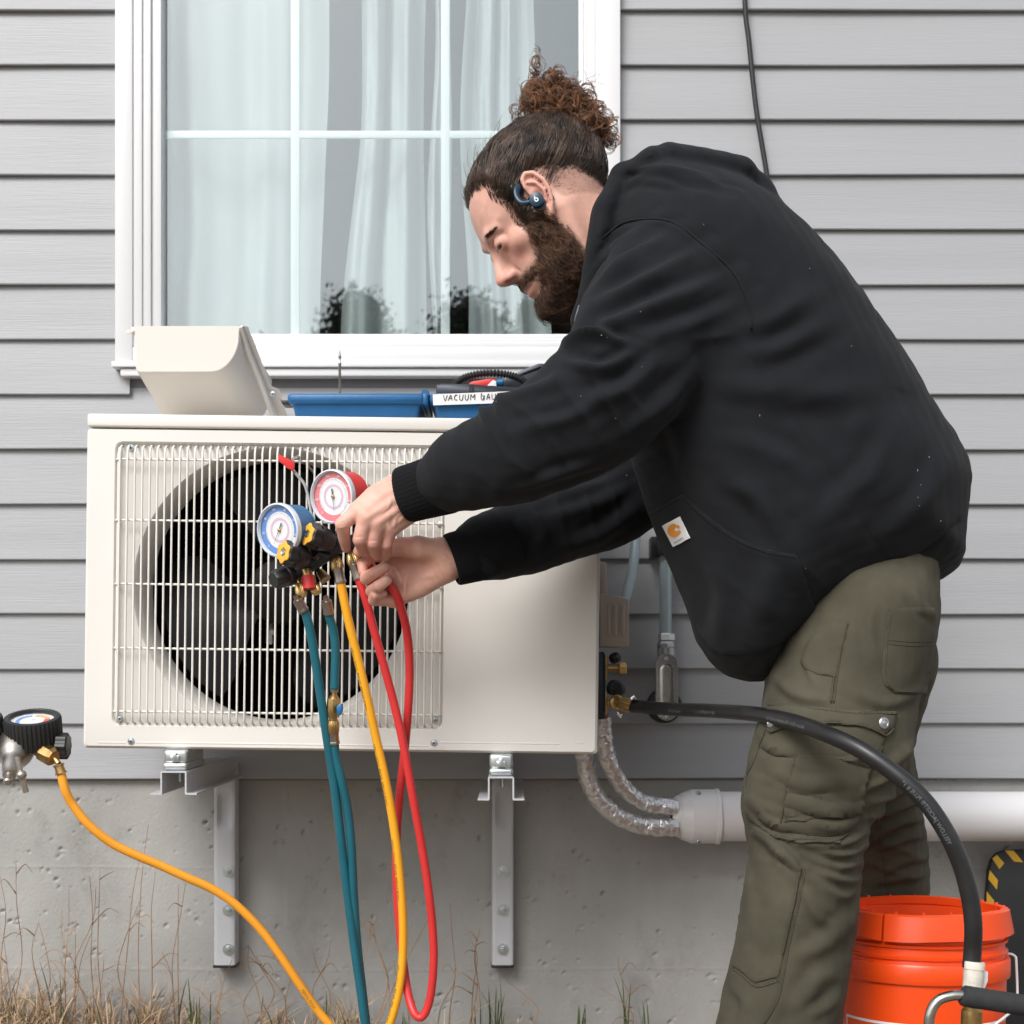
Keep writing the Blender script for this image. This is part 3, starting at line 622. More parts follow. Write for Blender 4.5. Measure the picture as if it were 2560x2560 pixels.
vg = thing('vacuum_gauge', 'dark grey vacuum gauge lying in the right half of the blue case', 'gauge', W(1160, 985, 0.32))
m = MB(); m.prism(WL([(1090, 990, .35), (1090, 961, .35), (1105, 959, .35), (1175, 960, .35), (1300, 968, .35), (1330, 990, .35)]), (0, 0.09, 0), 0.003); obj('gauge_body', m, M['anod'], vg)
m = MB()
for xq in (1173, 1178, 1182): m.prism(WL([(xq, 988, .352), (xq, 961, .352), (xq + 2, 961, .352), (xq + 2, 988, .352)]), (0, 0.004, 0))
obj('gauge_rib', m, M['black'], vg)
pts = cr([W(*p) for p in ((1126, 975, .28), (1145, 955, .28), (1170, 941, .285), (1215, 933, .29), (1265, 936, .295), (1300, 947, .30), (1325, 968, .30))], 40); rr = [0.0055 + 0.0013 * math.sin(i * 0.93) for i in range(len(pts))]
tag(obj('coiled_cord', MB().sweep(pts, rr, 12), M['rubber'], angle=180), 'black ribbed cord arching over the open blue case', 'cord')
m = MB(); m.prism(WL([(1165, 964, .31), (1180, 953, .31), (1222, 946, .31), (1240, 947, .31), (1232, 966, .31)]), (0, 0.05, 0), 0.002); m.mi = 1; m.prism(WL([(1216, 966, .312), (1232, 950, .312), (1240, 952, .312), (1242, 970, .312)]), (0, 0.045, 0), 0.001)
m.mi = 2; m.lathe([(0.005, 0), (0.007, 0.001), (0.007, 0.012), (0.005, 0.013)], W(1240, 958, .30), (1, 0, 0.1), 14)
tag(obj('red_pouch', m, [M['redcap'], M['paper'], M['gauge_blue']]), 'red and white packet tucked under the ribbed cord in the case', 'packet')
m = MB(); m.prism(WL([(1255, 946, .27), (1345, 908, .27), (1360, 908, .27), (1400, 930, .27), (1400, 975, .27), (1255, 975, .27)]), (0, 0.05, 0), 0.003); m.sweep(WL([(1290, 940, .272), (1355, 915, .272)]), 0.0012, 6)
tag(obj('dark_pouch', m, M['anod']), 'dark grey tool pouch behind the sleeve at the end of the blue case', 'pouch')
bit = thing('driver_bit', 'thin steel driver bit standing upright behind the blue case', 'driver bit', W(850, 1030, 0.19))
m = MB(); px0 = W(849.5, 0, .19).x; zc = lambda y: W(0, y, .19).z
m.lathe([(0.0021, zc(1060)), (0.0021, zc(913)), (0.0028, zc(911)), (0.0028, zc(906)), (0.0019, zc(904)), (0.0019, zc(895)), (0.0026, zc(893)), (0.0024, zc(888)), (0.0012, zc(880)), (0.0004, zc(874))], (px0, -0.19, 0), (0, 0, 1), 10); obj('shank', m, M['steel'], bit)
m = MB(); m.box(px0 - 0.012, px0 + 0.012, -0.20, -0.18, top_z(px0) + 0.0002, zc(1058), 0.002); obj('bit_holder', m, M['black'], bit)

# ------------------------------------------------------------------ gauge manifold hanging on the grille
MD = 0.55
man = thing('gauge_manifold', 'refrigerant manifold with blue and red gauges hooked onto the fan grille', 'gauge manifold', W(760, 1400, MD))
def cz(x, y, d=MD): return W(600 + x / 3.22, 1080 + y / 3.22, d)      # measured in the enlarged crop
def gauge(cx_, cy_, body_m, ring_m, lab_, ndl):
    g = obj('gauge', MB(), body_m, man, label=lab_)
    c = cz(cx_, cy_, 0.60); ax = Vector((-0.52, -0.82, -0.10)).normalized(); Rg = S(66, 0.6)
    m = MB(); m.lathe([(Rg * 0.90, -0.040), (Rg * 0.95, -0.038), (Rg * 0.96, -0.006), (Rg * 0.98, -0.002)], c, ax, 48); obj('gauge_case', m, body_m, g)
    m = MB(); m.lathe([(Rg * 0.98, -0.004), (Rg * 1.03, -0.003), (Rg * 1.04, 0.001), (Rg * 1.02, 0.005), (Rg * 0.97, 0.006), (Rg * 0.95, 0.003), (Rg * 0.93, 0.0)], c, ax, 48, False, False); obj('bezel', m, M['lens_rim'], g)
    u = ax.orthogonal().normalized(); zup = (Vector((0, 0, 1)) - ax * ax.z).normalized(); xr = zup.cross(ax).normalized() * 1
    xr = -xr if xr.x < 0 else xr
    m = MB()
    for mi, r0, r1, h in ((0, 0.0, 0.62, 0.0), (1, 0.70, 0.93, 0.0), (0, 0.62, 0.70, 0.0), (2, 0.38, 0.47, 0.0004)):
        m.mi = mi; N = 48; A = [c + ax * (h - 0.001) + (xr * math.cos(a) + zup * math.sin(a)) * Rg * max(r0, 0.001) for a in [6.28318 * k / N for k in range(N)]]; Bq = [c + ax * (h - 0.001) + (xr * math.cos(a) + zup * math.sin(a)) * Rg * r1 for a in [6.28318 * k / N for k in range(N)]]
        fs_ = []
        for k in range(N):
            ang = 360 * k / N
            if mi == 1 and 285 < ang < 335: continue
            fs_.append((k, (k + 1) % N, N + (k + 1) % N, N + k))
        m.add(A + Bq, fs_)
    m.mi = 0
    Ns = 48; A = [c + ax * -0.0016 + (xr * math.cos(6.28318 * k / Ns) + zup * math.sin(6.28318 * k / Ns)) * Rg * 0.95 for k in range(Ns)]; m.add(A, [tuple(range(Ns))])
    m.mi = 3
    for k in range(46):
        a = rad(-40 + 260 * k / 45); r1 = 0.69 if k % 5 == 0 else 0.66
        p, q_ = [c + ax * 0.0002 + (xr * math.cos(a) + zup * math.sin(a)) * Rg * r for r in (0.625, r1)]; t_ = (xr * -math.sin(a) + zup * math.cos(a)) * 0.00022
        m.add([p - t_, p + t_, q_ + t_, q_ - t_], [(0, 1, 2, 3)])
    obj('dial', m, [M['paper'], ring_m, M['dial_pink'], M['needle']], g, smooth=False)
    txt = MB()
    for k, s_ in enumerate(('0', '20', '40', '60', '80', '100', '120') if ring_m is M['dial_blue'] else ('0', '100', '200', '300', '400', '500', '800')):
        a = rad(225 - 40 * k); o_ = c + ax * 0.0003 + (xr * math.cos(a) + zup * math.sin(a)) * Rg * 0.81
        add_text(txt, s_, 0.0052, o_, (zup * math.cos(a - 1.5708) * 0 + xr), zup, 0.5)
    obj('numerals', txt, M['paper'], g, smooth=False)
    m = MB(); d_ = (xr * math.cos(rad(ndl)) + zup * math.sin(rad(ndl))); t_ = ax.cross(d_).normalized()
    m.add([c + ax * 0.0015 + d_ * Rg * 0.72, c + ax * 0.0015 + t_ * 0.0006, c + ax * 0.0015 - d_ * Rg * 0.3 + t_ * 0.0014, c + ax * 0.0015 - d_ * Rg * 0.3 - t_ * 0.0014, c + ax * 0.0015 - t_ * 0.0006], [(0, 1, 2, 3, 4)])
    obj('needle', m, M['needle'], g, smooth=False)
    m = MB(); m.lathe([(0.0024, 0.0), (0.0024, 0.0022), (0.0015, 0.003)], c, ax, 12); obj('needle_boss', m, M['brass'], g)
    m = MB(); m.lathe([(Rg * 0.955, 0.0045), (Rg * 0.6, 0.0055), (0.0006, 0.006)], c, ax, 40, False, True); obj('lens', m, M['lens'], g)
    return c, ax
def add_text(mb, s_, size, o_, xr, zup, cx=0.0):
    """built-in typeface turned into flat faces at o_, along xr / zup"""
    cu = bpy.data.curves.new('lettering', 'FONT'); cu.body = s_; cu.size = size; cu.resolution_u = 2
    cu.align_x = 'CENTER' if cx else 'LEFT'; cu.align_y = 'CENTER' if cx else 'BOTTOM_BASELINE'
    ob = bpy.data.objects.new('lettering', cu); COL.objects.link(ob)
    bpy.context.view_layer.update()
    me = ob.evaluated_get(bpy.context.evaluated_depsgraph_get()).to_mesh()
    fn = xr if callable(xr) else (lambda x, y: o_ + xr * x + zup * y)
    mb.add([fn(v.co.x, v.co.y) for v in me.vertices], [tuple(p.vertices) for p in me.polygons])
    ob.evaluated_get(bpy.context.evaluated_depsgraph_get()).to_mesh_clear(); bpy.data.objects.remove(ob); bpy.data.curves.remove(cu)
M['lens_rim'] = mat('clear_rim', (0.62, 0.68, 0.74), 0.12, spec=0.6, coat=0.5)
cb, axb = gauge(318, 790, M['gauge_blue'], M['dial_blue'], 'blue-ringed low pressure gauge', 240)
crd, axr = gauge(750, 520, M['redcap'], M['dial_red'], 'red-ringed high pressure gauge', 272)
# body: main bar from the lower left knob up to the right, with stems to both gauges
m = MB(); m.sweep(cr(WL([(600 + 330 / 3.22, 1080 + 1170 / 3.22, .545), (600 + 460 / 3.22, 1080 + 1120 / 3.22, .55), (600 + 640 / 3.22, 1080 + 1010 / 3.22, .56), (600 + 800 / 3.22, 1080 + 905 / 3.22, .565), (600 + 960 / 3.22, 1080 + 880 / 3.22, .56)]), 6), [S(x, .55) for x in np.interp(range(25), [0, 6, 12, 18, 24], [24, 23, 21, 22, 17])], 18); obj('manifold_body', m, M['anod'], man)
m = MB(); m.sweep([cb - axb * 0.03, cz(560, 990, .56)], 0.009, 12); m.sweep([crd - axr * 0.035, cz(800, 900, .56)], 0.009, 12); m.lathe([(S(15, .56), -0.008), (S(15, .56), 0.012), (S(12, .56), 0.013)], cz(600, 985, .565), (-0.3, -0.8, 0.4), 20); obj('gauge_stem', m, M['anod'], man)
m = MB(); m.lathe([(0.0012, 0.0), (S(11, .57), 0.0005), (S(13, .57), -0.003), (S(13, .57), -0.006)], cz(600, 975, .575), (-0.2, -0.9, 0.35), 24); obj('sight_glass', m, M['brassdark'], man)
m = MB(); m.sweep(WL([(600 + 600 / 3.22, 1080 + 1010 / 3.22, .578), (600 + 640 / 3.22, 1080 + 975 / 3.22, .58), (600 + 720 / 3.22, 1080 + 1000 / 3.22, .578)]), 0.004, 8); obj('body_rib', m, M['anod'], man)
def handwheel(cx_, cy_, ex, ey, d0=0.60):
    h = obj('handwheel', MB(), M['black'], man)
    c = cz(cx_, cy_, d0 + 0.01); e = cz(ex, ey, d0 - 0.018); ax = (c - e).normalized(); L = (c - e).length; Rk = S(31, d0)
    lob = lambda amp: (lambda a, r, hh: 1 + amp * math.cos(6 * a))
    m = MB(); m.lathe([(Rk * 0.80, 0.0), (Rk * 0.95, -0.002), (Rk * 1.0, -0.008), (Rk * 1.02, -0.016)], c, ax, 60, True, False, lob(0.07)); m.lathe([(Rk * 1.04, -0.016), (Rk * 1.06, -0.024), (Rk * 0.98, -0.027)], c, ax, 40, False, False); m.lathe([(Rk * 0.98, -0.027), (Rk * 0.92, -L * 0.8), (Rk * 0.7, -L)], c, ax, 40, False, True); obj('wheel', m, M['black'], h)
    m = MB(); m.lathe([(Rk * 0.86, 0.0003), (Rk * 0.84, 0.0014), (Rk * 0.78, 0.0018), (Rk * 0.36, 0.0018), (Rk * 0.32, 0.0006)], c, ax, 60, False, False, lob(0.10)); obj('wheel_face', m, M['orange_knob'], h)
    m = MB(); m.lathe([(Rk * 0.27, 0.0004), (Rk * 0.26, 0.002), (Rk * 0.2, 0.0024), (Rk * 0.1, 0.0012)], c, ax, 16); obj('centre_screw', m, M['zinc'], h)
handwheel(352, 968, 535, 1005); handwheel(545, 822, 735, 885)
m = MB(); m.lathe([(S(19, .56), 0), (S(23, .56), 0.004), (S(24, .56), 0.012), (S(23.5, .56), 0.022)], cz(268, 1195, .575), cz(430, 1140, .55) - cz(268, 1195, .575), 40, True, True, lambda a, r, hh: 1 + 0.05 * math.cos(8 * a)); m.lathe([(S(23, .56), 0.022), (S(27, .56), 0.024), (S(27, .56), 0.030), (S(22, .56), 0.031)], cz(268, 1195, .575), cz(430, 1140, .55) - cz(268, 1195, .575), 40); obj('end_knob', m, M['black'], man)
# brass fittings and ferrules where hoses leave
def fitting(pts, radii, m_, name, n=24, fn=None):
    mm = MB(); P = [cz(*p) for p in pts]
    if fn:
        L = (P[-1] - P[0]).length; mm.lathe([(S(r, MD), L * k / (len(radii) - 1)) for k, r in enumerate(radii)], P[0], P[-1] - P[0], n, fn=fn)
    else: mm.sweep(P, [S(r, MD) for r in radii], n)
    return obj(name, mm, m_, man, angle=28)
kn = lambda a, r, h: 1 + 0.035 * math.cos(24 * a)
for (ax_, ay), (bx, by) in (((458, 1165), (480, 1225)), ((748, 960), (762, 1005)), ((880, 915), (905, 985)), ((585, 1165), (592, 1230))): fitting([(ax_, ay, .555), (bx, by, .56)], [7.5, 7.5], M['brass'], 'port')
for (ax_, ay), (bx, by), r in (((478, 1222), (503, 1325), 14), ((762, 1003), (792, 1118), 15.5), ((897, 975), (925, 1075), 16.5), ((592, 1228), (622, 1300), 13)): fitting([(ax_, ay, .56), (bx, by, .565)], [r * 0.7, r, r * 1.02, r * 1.02, r * 0.8], M['brass'], 'coupling_nut', 48, kn)
fitting([(535, 1110, .565), (548, 1160, .567)], [13, 13], M['brass'], 'port'); fitting([(546, 1155, .57), (558, 1262, .572)], [14.5, 16, 16, 15.5, 13], M['redcap'], 'red_cap')
fitting([(640, 1120, .54), (690, 1190, .545)], [10, 15, 15, 12], M['brassdark'], 'side_port')
fitting([(905, 900, .53), (1005, 940, .53), (1050, 1000, .53)], [9, 14, 14], M['brassdark'], 'side_port')
m = MB(); m.sweep(cr([cz(*p) for p in ((600, 745, .53), (575, 660, .525), (548, 520, .515), (520, 425, .505), (475, 365, .495), (430, 310, .48), (415, 260, .455), (430, 215, .44), (465, 200, .425), (490, 212, .41), (545, 270, .405), (600, 338, .40))], 6), S(4.0, .5), 10); obj('hook', m, M['steel'], man)
m = MB(); m.prism([cz(*p, .49) for p in ((300, 175), (325, 185), (395, 225), (437, 235), (440, 262), (432, 310), (412, 312), (385, 285), (335, 255), (312, 235), (308, 205))], (0, 0.005, 0), 0.0015); obj('hook_tip', m, M['redcap'], man)

# ------------------------------------------------------------------ hoses
def crop2(x, y): return (600 + x / 3.22, 1080 + y / 3.22)
def f19(pts): return [(x * 1.325, y * 1.325, d) for x, y, d in pts]
def hose(name, pts, r_m, m_, label, ferr=None, n=14, per=10, group=None):
    o = thing(name, label, 'hose', W(*pts[0]), group); P = cr(WL(pts), per); obj('hose_tube', MB().sweep(P, r_m, n), m_, o, angle=180)
    if ferr:
        a = Vector(P[0]); t = (Vector(P[2]) - a).normalized(); mm = MB(); mm.lathe([(r_m * 0.55, -ferr - 0.007), (r_m * 0.6, -ferr - 0.0005), (r_m * 1.15, -ferr * 0.97), (r_m * 1.15, -ferr * 0.1), (r_m * 1.25, 0), (r_m * 1.25, 0.003), (r_m * 1.05, 0.0032)], a, t, 10); obj('ferrule', mm, M['ferrule'], o, angle=20)
    return o, P
def wrap_text(mb, P, r_m, s0_, text, size, side, flip=1):
    """print lettering on a hose along its centre line"""
    P = [Vector(p) for p in P]; L = [0]
    for i in range(1, len(P)): L.append(L[-1] + (P[i] - P[i - 1]).length)
    def fn(x, y):
        s_ = s0_ + flip * x; i = min(max(np.searchsorted(L, s_) - 1, 0), len(P) - 2); t = (s_ - L[i]) / max(1e-6, L[i + 1] - L[i])
        p = P[i].lerp(P[i + 1], t); T = (P[i + 1] - P[i]).normalized(); view = (cam.location - p).normalized(); n_ = (view - T * view.dot(T)).normalized(); b_ = T.cross(n_)
        a = side + flip * (y - size * 0.35) / r_m
        return p + (n_ * math.cos(a) + b_ * math.sin(a)) * (r_m * 1.012 + 0.0002)
    add_text(mb, text, size, None, fn, None)
blue_pts = [(*crop2(505, 1425), .565)] + f19([(579, 1165, .56), (590, 1215, .552), (603, 1300, .54), (618, 1400, .525), (633, 1500, .51), (651, 1650, .49), (669, 1790, .47), (682, 1880, .46), (695, 1990, .45)])
hose('blue_hose', blue_pts, S(11.2, .5), M['teal'], 'long teal blue hose hanging from the left port of the manifold', 0.017)
hose('blue_hose', [(*crop2(712, 1445), .562)] + f19([(622, 1165, .558), (630, 1195, .55), (633, 1230, .545), (632, 1270, .54), (631, 1300, .537)]), S(11, .5), M['teal'], 'short dark teal hose ending above the brass ball valve', 0.018)
hose('blue_hose', f19([(631, 1400, .525), (634, 1430, .52), (645, 1475, .515), (656, 1530, .505), (663, 1600, .495), (667, 1680, .485), (674, 1780, .465), (684, 1870, .455), (698, 1990, .445)]), S(11, .5), M['teal'], 'teal hose running on down below the brass ball valve', 0.016)
bv = thing('ball_valve', 'brass ball valve with a small blue lever between two teal hoses', 'valve', W(834, 1760, .535))
def v19(pts, radii, m_, name, n=24, fn=None):
    P = WL(f19(pts)); mm = MB(); L = (P[-1] - P[0]).length; mm.lathe([(S(r * 1.325, .53), L * k / (len(radii) - 1)) for k, r in enumerate(radii)], P[0], P[-1] - P[0], n, fn=fn); return obj(name, mm, m_, bv, angle=25)
v19([(631, 1284, .537), (631, 1306, .536)], [7.5, 7.5, 7.2], M['ferrule'], 'ferrule', 10); v19([(631, 1306, .536), (630, 1320, .536)], [5, 5, 9, 12], M['brass'], 'collar', 24)
v19([(630, 1318, .536), (629, 1354, .534)], [12.5, 13, 13, 13, 12, 10], M['brass'], 'valve_body', 8); v19([(629, 1352, .534), (629, 1362, .533)], [8, 8], M['brass'], 'neck'); v19([(629, 1360, .533), (629, 1384, .531)], [9, 11, 11, 11, 9], M['brass'], 'coupling_nut', 40, kn); v19([(629, 1383, .531), (631, 1402, .526)], [4.5, 5, 5], M['brass'], 'stem')
m = MB(); m.prism(WL(f19([(634, 1333, .555), (640, 1328, .555), (646, 1327, .555), (647, 1340, .555), (643, 1350, .555), (636, 1350, .555)])), (0, 0.008, 0), 0.002); obj('lever', m, M['gauge_blue'], bv)
yo, yP = hose('yellow_hose', [(*crop2(808, 1198), .566)] + f19([(655, 1160, .56), (672, 1230, .55), (690, 1305, .54), (710, 1395, .525), (728, 1475, .515), (743, 1560, .505), (754, 1650, .495), (760, 1730, .485), (760, 1800, .475), (754, 1860, .47), (744, 1905, .465), (728, 1950, .46), (700, 2000, .455)]), S(11, .5), M['yellow'], 'yellow hose hanging from the manifold between the teal and red hoses', 0.02)
for s0_ in (0.10, 0.25, 0.40, 0.60):
    tm = MB(); wrap_text(tm, yP, S(11, .5), s0_, 'HEAVY DUTY  800 PSI  4000 PSI BURST', 0.0058, 0.9); obj('hose_print', tm, M['ink_hose'], yo, smooth=False)
red_pts = [(*crop2(950, 1170), .57)] + f19([(690, 1130, .568), (706, 1190, .56), (724, 1255, .55), (744, 1330, .54), (762, 1410, .535), (780, 1510, .525), (798, 1610, .51), (811, 1700, .50), (818, 1780, .49), (817, 1840, .485), (810, 1890, .48), (797, 1918, .478), (782, 1912, .475), (769, 1870, .462), (759, 1800, .452), (752, 1730, .452), (748, 1660, .456), (748, 1590, .464), (754, 1500, .48), (763, 1420, .50), (770, 1340, .525), (773, 1265, .54), (769, 1200, .56), (758, 1150, .585), (745, 1118, .60), (732, 1100, .60), (715, 1085, .585), (700, 1068, .565)])
ro, rP = hose('red_hose', red_pts, S(10.6, .52), M['red'], 'red hose hanging in a long loop from the manifold back up into the hand', 0.02)
for s0_ in (0.78, 0.95, 1.10):
    tm = MB(); wrap_text(tm, rP, S(10.6, .52), s0_, 'HEAVY DUTY  800 PSI', 0.0055, 0.3); obj('hose_print', tm, M['ink_hose'], ro, smooth=False)

# regulator at the left edge and its orange hose
rgl = thing('pressure_regulator', 'nickel gas regulator with a black rubber-booted gauge at the left edge', 'regulator', W(60, 1900, .60))
def cr4(x, y, d=0.6): return W(x / 7.43, 1740 + y / 7.43, d)
def rgauge(cx_, cy_, d, name):
    g = obj(name, MB(), M['black'], rgl); c = cr4(cx_, cy_, d); ax = Vector((0.02, -0.30, 0.954)).normalized(); Rg = S(510 / 7.43, d)
    m = MB(); m.lathe([(Rg * 0.98, -0.042), (Rg * 1.0, -0.040), (Rg * 1.0, -0.004), (Rg * 0.97, 0.0)], c, ax, 200, True, False, lambda a, r, h: 1 + 0.022 * (1 if math.sin(40 * a) > 0 else -0.6)); m.lathe([(Rg * 0.97, 0.0), (Rg * 0.82, 0.001), (Rg * 0.80, 0.0), (Rg * 0.80, -0.005)], c, ax, 64, False, False); obj('rubber_boot', m, M['rubber'], g, angle=25)
    zup = (Vector((0, 1, 0)) - ax * ax.y).normalized(); xr = Vector((1, 0, 0)); xr = (xr - ax * xr.dot(ax)).normalized(); m = MB()
    def ringseg(a0, a1, r0, r1, mi, h):
        m.mi = mi; N = 14; A = [c + ax * h + (xr * math.cos(rad(a0 + (a1 - a0) * k / N)) + zup * math.sin(rad(a0 + (a1 - a0) * k / N))) * Rg * r for r in (r0, r1) for k in range(N + 1)]; m.add(A, [(k, k + 1, N + 2 + k, N + 1 + k) for k in range(N)])
    ringseg(0, 360, 0.001, 0.80, 0, -0.006); ringseg(110, 215, 0.46, 0.60, 1, -0.0055); ringseg(30, 95, 0.44, 0.62, 2, -0.0055); ringseg(-45, 25, 0.40, 0.62, 3, -0.0055)
    m.mi = 4; m.add([c - ax * 0.004 + xr * Rg * 0.35 + zup * Rg * 0.2, c - ax * 0.004 - zup * 0.0008, c - ax * 0.004 - xr * Rg * 0.1 - zup * Rg * 0.06, c - ax * 0.004 + zup * 0.0008], [(0, 1, 2, 3)])
    for k in range(30):
        a = rad(-50 + 270 * k / 29); p, q_ = [c - ax * 0.0052 + (xr * math.cos(a) + zup * math.sin(a)) * Rg * r for r in (0.64, 0.7)]; t_ = (zup * math.cos(a) - xr * math.sin(a)) * 0.0003; m.add([p - t_, p + t_, q_ + t_, q_ - t_], [(0, 1, 2, 3)])
    obj('dial', m, [M['paper'], M['dial_blue'], M['dial_orange'], M['redcap'], M['needle']], g, smooth=False)
    m = MB(); m.lathe([(Rg * 0.8, -0.002), (0.0005, -0.0015)], c, ax, 40, False, False); obj('lens', m, M['lens'], g)
rgauge(600, 390, .575, 'gauge'); rgauge(-495, 400, .575, 'gauge')
bx = Vector((0.16, -0.86, -0.48)).normalized(); c0 = cr4(285, 1040, .585)
m = MB(); Rb = S(345 / 7.43, .6); m.lathe([(Rb * 0.9, -0.03), (Rb * 1.0, -0.024), (Rb * 1.02, -0.012), (Rb * 1.0, -0.008), (Rb * 0.97, -0.004), (Rb * 0.93, 0.004), (Rb * 0.80, 0.014), (Rb * 0.62, 0.022), (Rb * 0.56, 0.026), (Rb * 0.52, 0.032), (Rb * 0.46, 0.048), (Rb * 0.38, 0.053), (Rb * 0.36, 0.062), (Rb * 0.2, 0.064)], c0, bx, 48); obj('bonnet', m, M['nickel'], rgl)
tip = c0 + bx * 0.068
m = MB(); m.lathe([(0.006, -0.012), (0.006, 0.012), (0.004, 0.014)], tip, bx, 16); m.sweep([cr4(310, 1130, .665), cr4(385, 1440, .665), cr4(485, 1790, .66)], 0.0042, 12); m.sphere(cr4(400, 1465, .668), 0.0072, 8); obj('tee_handle', m, M['nickel'], rgl)
m = MB(); m.sweep([cr4(420, 900, .57), cr4(700, 960, .575), cr4(860, 1060, .58)], [0.012, 0.012, 0.0125], 20); m.sweep([cr4(600, 900, .565), cr4(960, 905, .57)], [0.010, 0.010], 20); m.box(cr4(480, 0).x, cr4(600, 0).x, -0.575, -0.55, cr4(0, 900).z, cr4(0, 705).z, 0.003); obj('regulator_body', m, M['nickel'], rgl)
m = MB(); m.lathe([(0.004, -0.004), (0.004, 0.012)], cr4(950, 915, .572), (1, 0, 0), 12); obj('valve_stem', m, M['brass'], rgl)
m = MB(); m.lathe([(0.016, 0), (0.0185, 0.002), (0.0185, 0.016), (0.016, 0.018)], cr4(1050, 925, .572), (1, 0.05, -0.02), 48, True, True, lambda a, r, h: 1 + 0.07 * math.cos(8 * a)); obj('valve_knob', m, M['black'], rgl)
m = MB(); p, q_ = cr4(800, 1040, .585), cr4(1010, 1150, .595); L = (q_ - p).length; m.lathe([(0.0125, 0), (0.0145, 0.001), (0.0145, L * 0.75), (0.011, L), (0.006, L * 1.02)], p, q_ - p, 8); obj('hex_nut', m, M['brass'], rgl, angle=20)
m = MB(); m.sweep(cr([cr4(960, 1130, .592), cr4(1040, 1190, .597), cr4(1090, 1260, .6)], 5), 0.0042, 12); obj('barb', m, M['brass'], rgl)
og, oP = hose('orange_hose', [(1140 / 7.43, 1740 + 1450 / 7.43, .60), (163, 1975, .60), (182, 2012, .595), (222, 2062, .59), (280, 2108, .58), (340, 2138, .57), (400, 2163, .56), (470, 2195, .55), (530, 2222, .54), (590, 2262, .53), (650, 2322, .52), (700, 2388, .51), (745, 2455, .50), (790, 2520, .49), (830, 2570, .485), (880, 2640, .48)], S(11, .57), M['orange'], 'orange yellow hose running from the regulator down across the left bracket', None)
m = MB(); a = cr4(1140, 1445, .60); t = (a - cr4(1085, 1265, .60)); L = t.length; m.lathe([(0.006, 0), (0.0082, 0.0005), (0.0082, 0.003), (0.0068, 0.0035), (0.0075, L * 0.85), (0.0088, L * 0.87), (0.0088, L)], cr4(1085, 1265, .60), t, 14); obj('ferrule', m, M['brass'], og)
tm = MB(); wrap_text(tm, oP, S(11, .57), 0.50, 'HEAVY DUTY', 0.006, 0.2); obj('hose_print', tm, M['ink_hose'], og, smooth=False)

# ------------------------------------------------------------------ conduit, strap, flexible conduit
con = thing('electrical_conduit', 'grey vertical conduit with an oval-covered aluminium elbow on the siding', 'conduit', W(1664, 1800, .02))
dC = 0.055
m = MB(); m.lathe([(S(15.3, dC), W(0, 1590, dC).z), (S(15.3, dC), W(0, 1150, dC).z)], (W(1664, 0, dC).x, -dC, 0), (0, 0, 1), 24); obj('tube', m, M['emt'], con)
xc = W(1666, 0, dC).x; zz = lambda y: W(0, y, dC).z
m = MB(); m.lathe([(S(18, dC), zz(1602)), (S(21, dC), zz(1600)), (S(21, dC), zz(1586)), (S(18, dC), zz(1583))], (xc, -dC, 0), (0, 0, 1), 6); obj('gland_nut', m, M['galv'], con, angle=20)
m = MB(); m.lathe([(S(22, dC), zz(1621)), (S(24, dC), zz(1618)), (S(24, dC), zz(1610)), (S(20, dC), zz(1603))], (xc, -dC, 0), (0, 0, 1), 8); obj('gland_collar', m, M['castalu'], con, angle=20)
def stadium(px, y0, y1, r, d, n=14):
    c = [];
    for k in range(n + 1): a = math.pi * k / n; c.append((px + r * math.cos(a), y0 + r - r * math.sin(a)))
    for k in range(n + 1): a = math.pi + math.pi * k / n; c.append((px + r * math.cos(a), y1 - r - r * math.sin(a)))
    return [W(x, y, d) for x, y in c]
m = MB(); m.lathe([(S(23, dC), zz(1660)), (S(23, dC), zz(1620))], (xc, -dC, 0), (0, 0, 1), 24); m.loft([stadium(1667, 1633, 1802, 28.5, 0.012), stadium(1667, 1633, 1802, 28.5, 0.070), stadium(1667, 1634, 1801, 27.5, 0.072)], True, True, True); obj('elbow_body', m, M['castalu'], con)
m = MB(); m.loft([stadium(1667, 1636, 1799, 25.5, 0.0722), stadium(1667, 1636, 1799, 25.5, 0.0745), stadium(1667, 1659, 1776, 17, 0.0745), stadium(1667, 1660, 1775, 16, 0.0785), stadium(1667, 1664, 1770, 11.5, 0.079), stadium(1667, 1667, 1768, 9, 0.0765)], True, False, True); obj('oval_cover', m, M['alu'], con, angle=25)
m = MB(); add_text(m, 'RAINTIGHT', 0.0042, W(1663, 1750, 0.0770), Vector((0, 0, 1)), Vector((-1, 0, 0))); add_text(m, '1/2 LB', 0.0042, W(1673, 1750, 0.0770), Vector((0, 0, 1)), Vector((-1, 0, 0))); obj('cast_lettering', m, M['castalu'], con, smooth=False)
for y in (1646, 1792):
    e = obj('screw', screw_mb(0.0032, 0.003), [M['zinc'], M['black']], con, local=True); e.location = W(1667, y, 0.075) - W(1664, 1800, .02)
m = MB(); m.lathe([(S(44, .02), 0), (S(44, .02), 0.004), (S(40, .02), 0.010), (S(30, .02), 0.012)], W(1660, 1764, 0.012), (0, -1, 0), 40); obj('wall_flange', m, M['black'], con)
m = MB(); m.box(W(1627, 0, .05).x, W(1647, 0, .05).x, -0.06, -0.005, W(0, 1395, .05).z, W(0, 1342, .05).z, 0.002); m.box(W(1640, 0, .05).x, W(1690, 0, .05).x, -0.075, -0.02, W(0, 1390, .05).z, W(0, 1350, .05).z, 0.004); obj('strap', m, M['black'], con)
fc = thing('flexible_conduit', 'pale grey flexible conduit curving down behind the beige terminal cover', 'conduit', W(1575, 1490, .2))
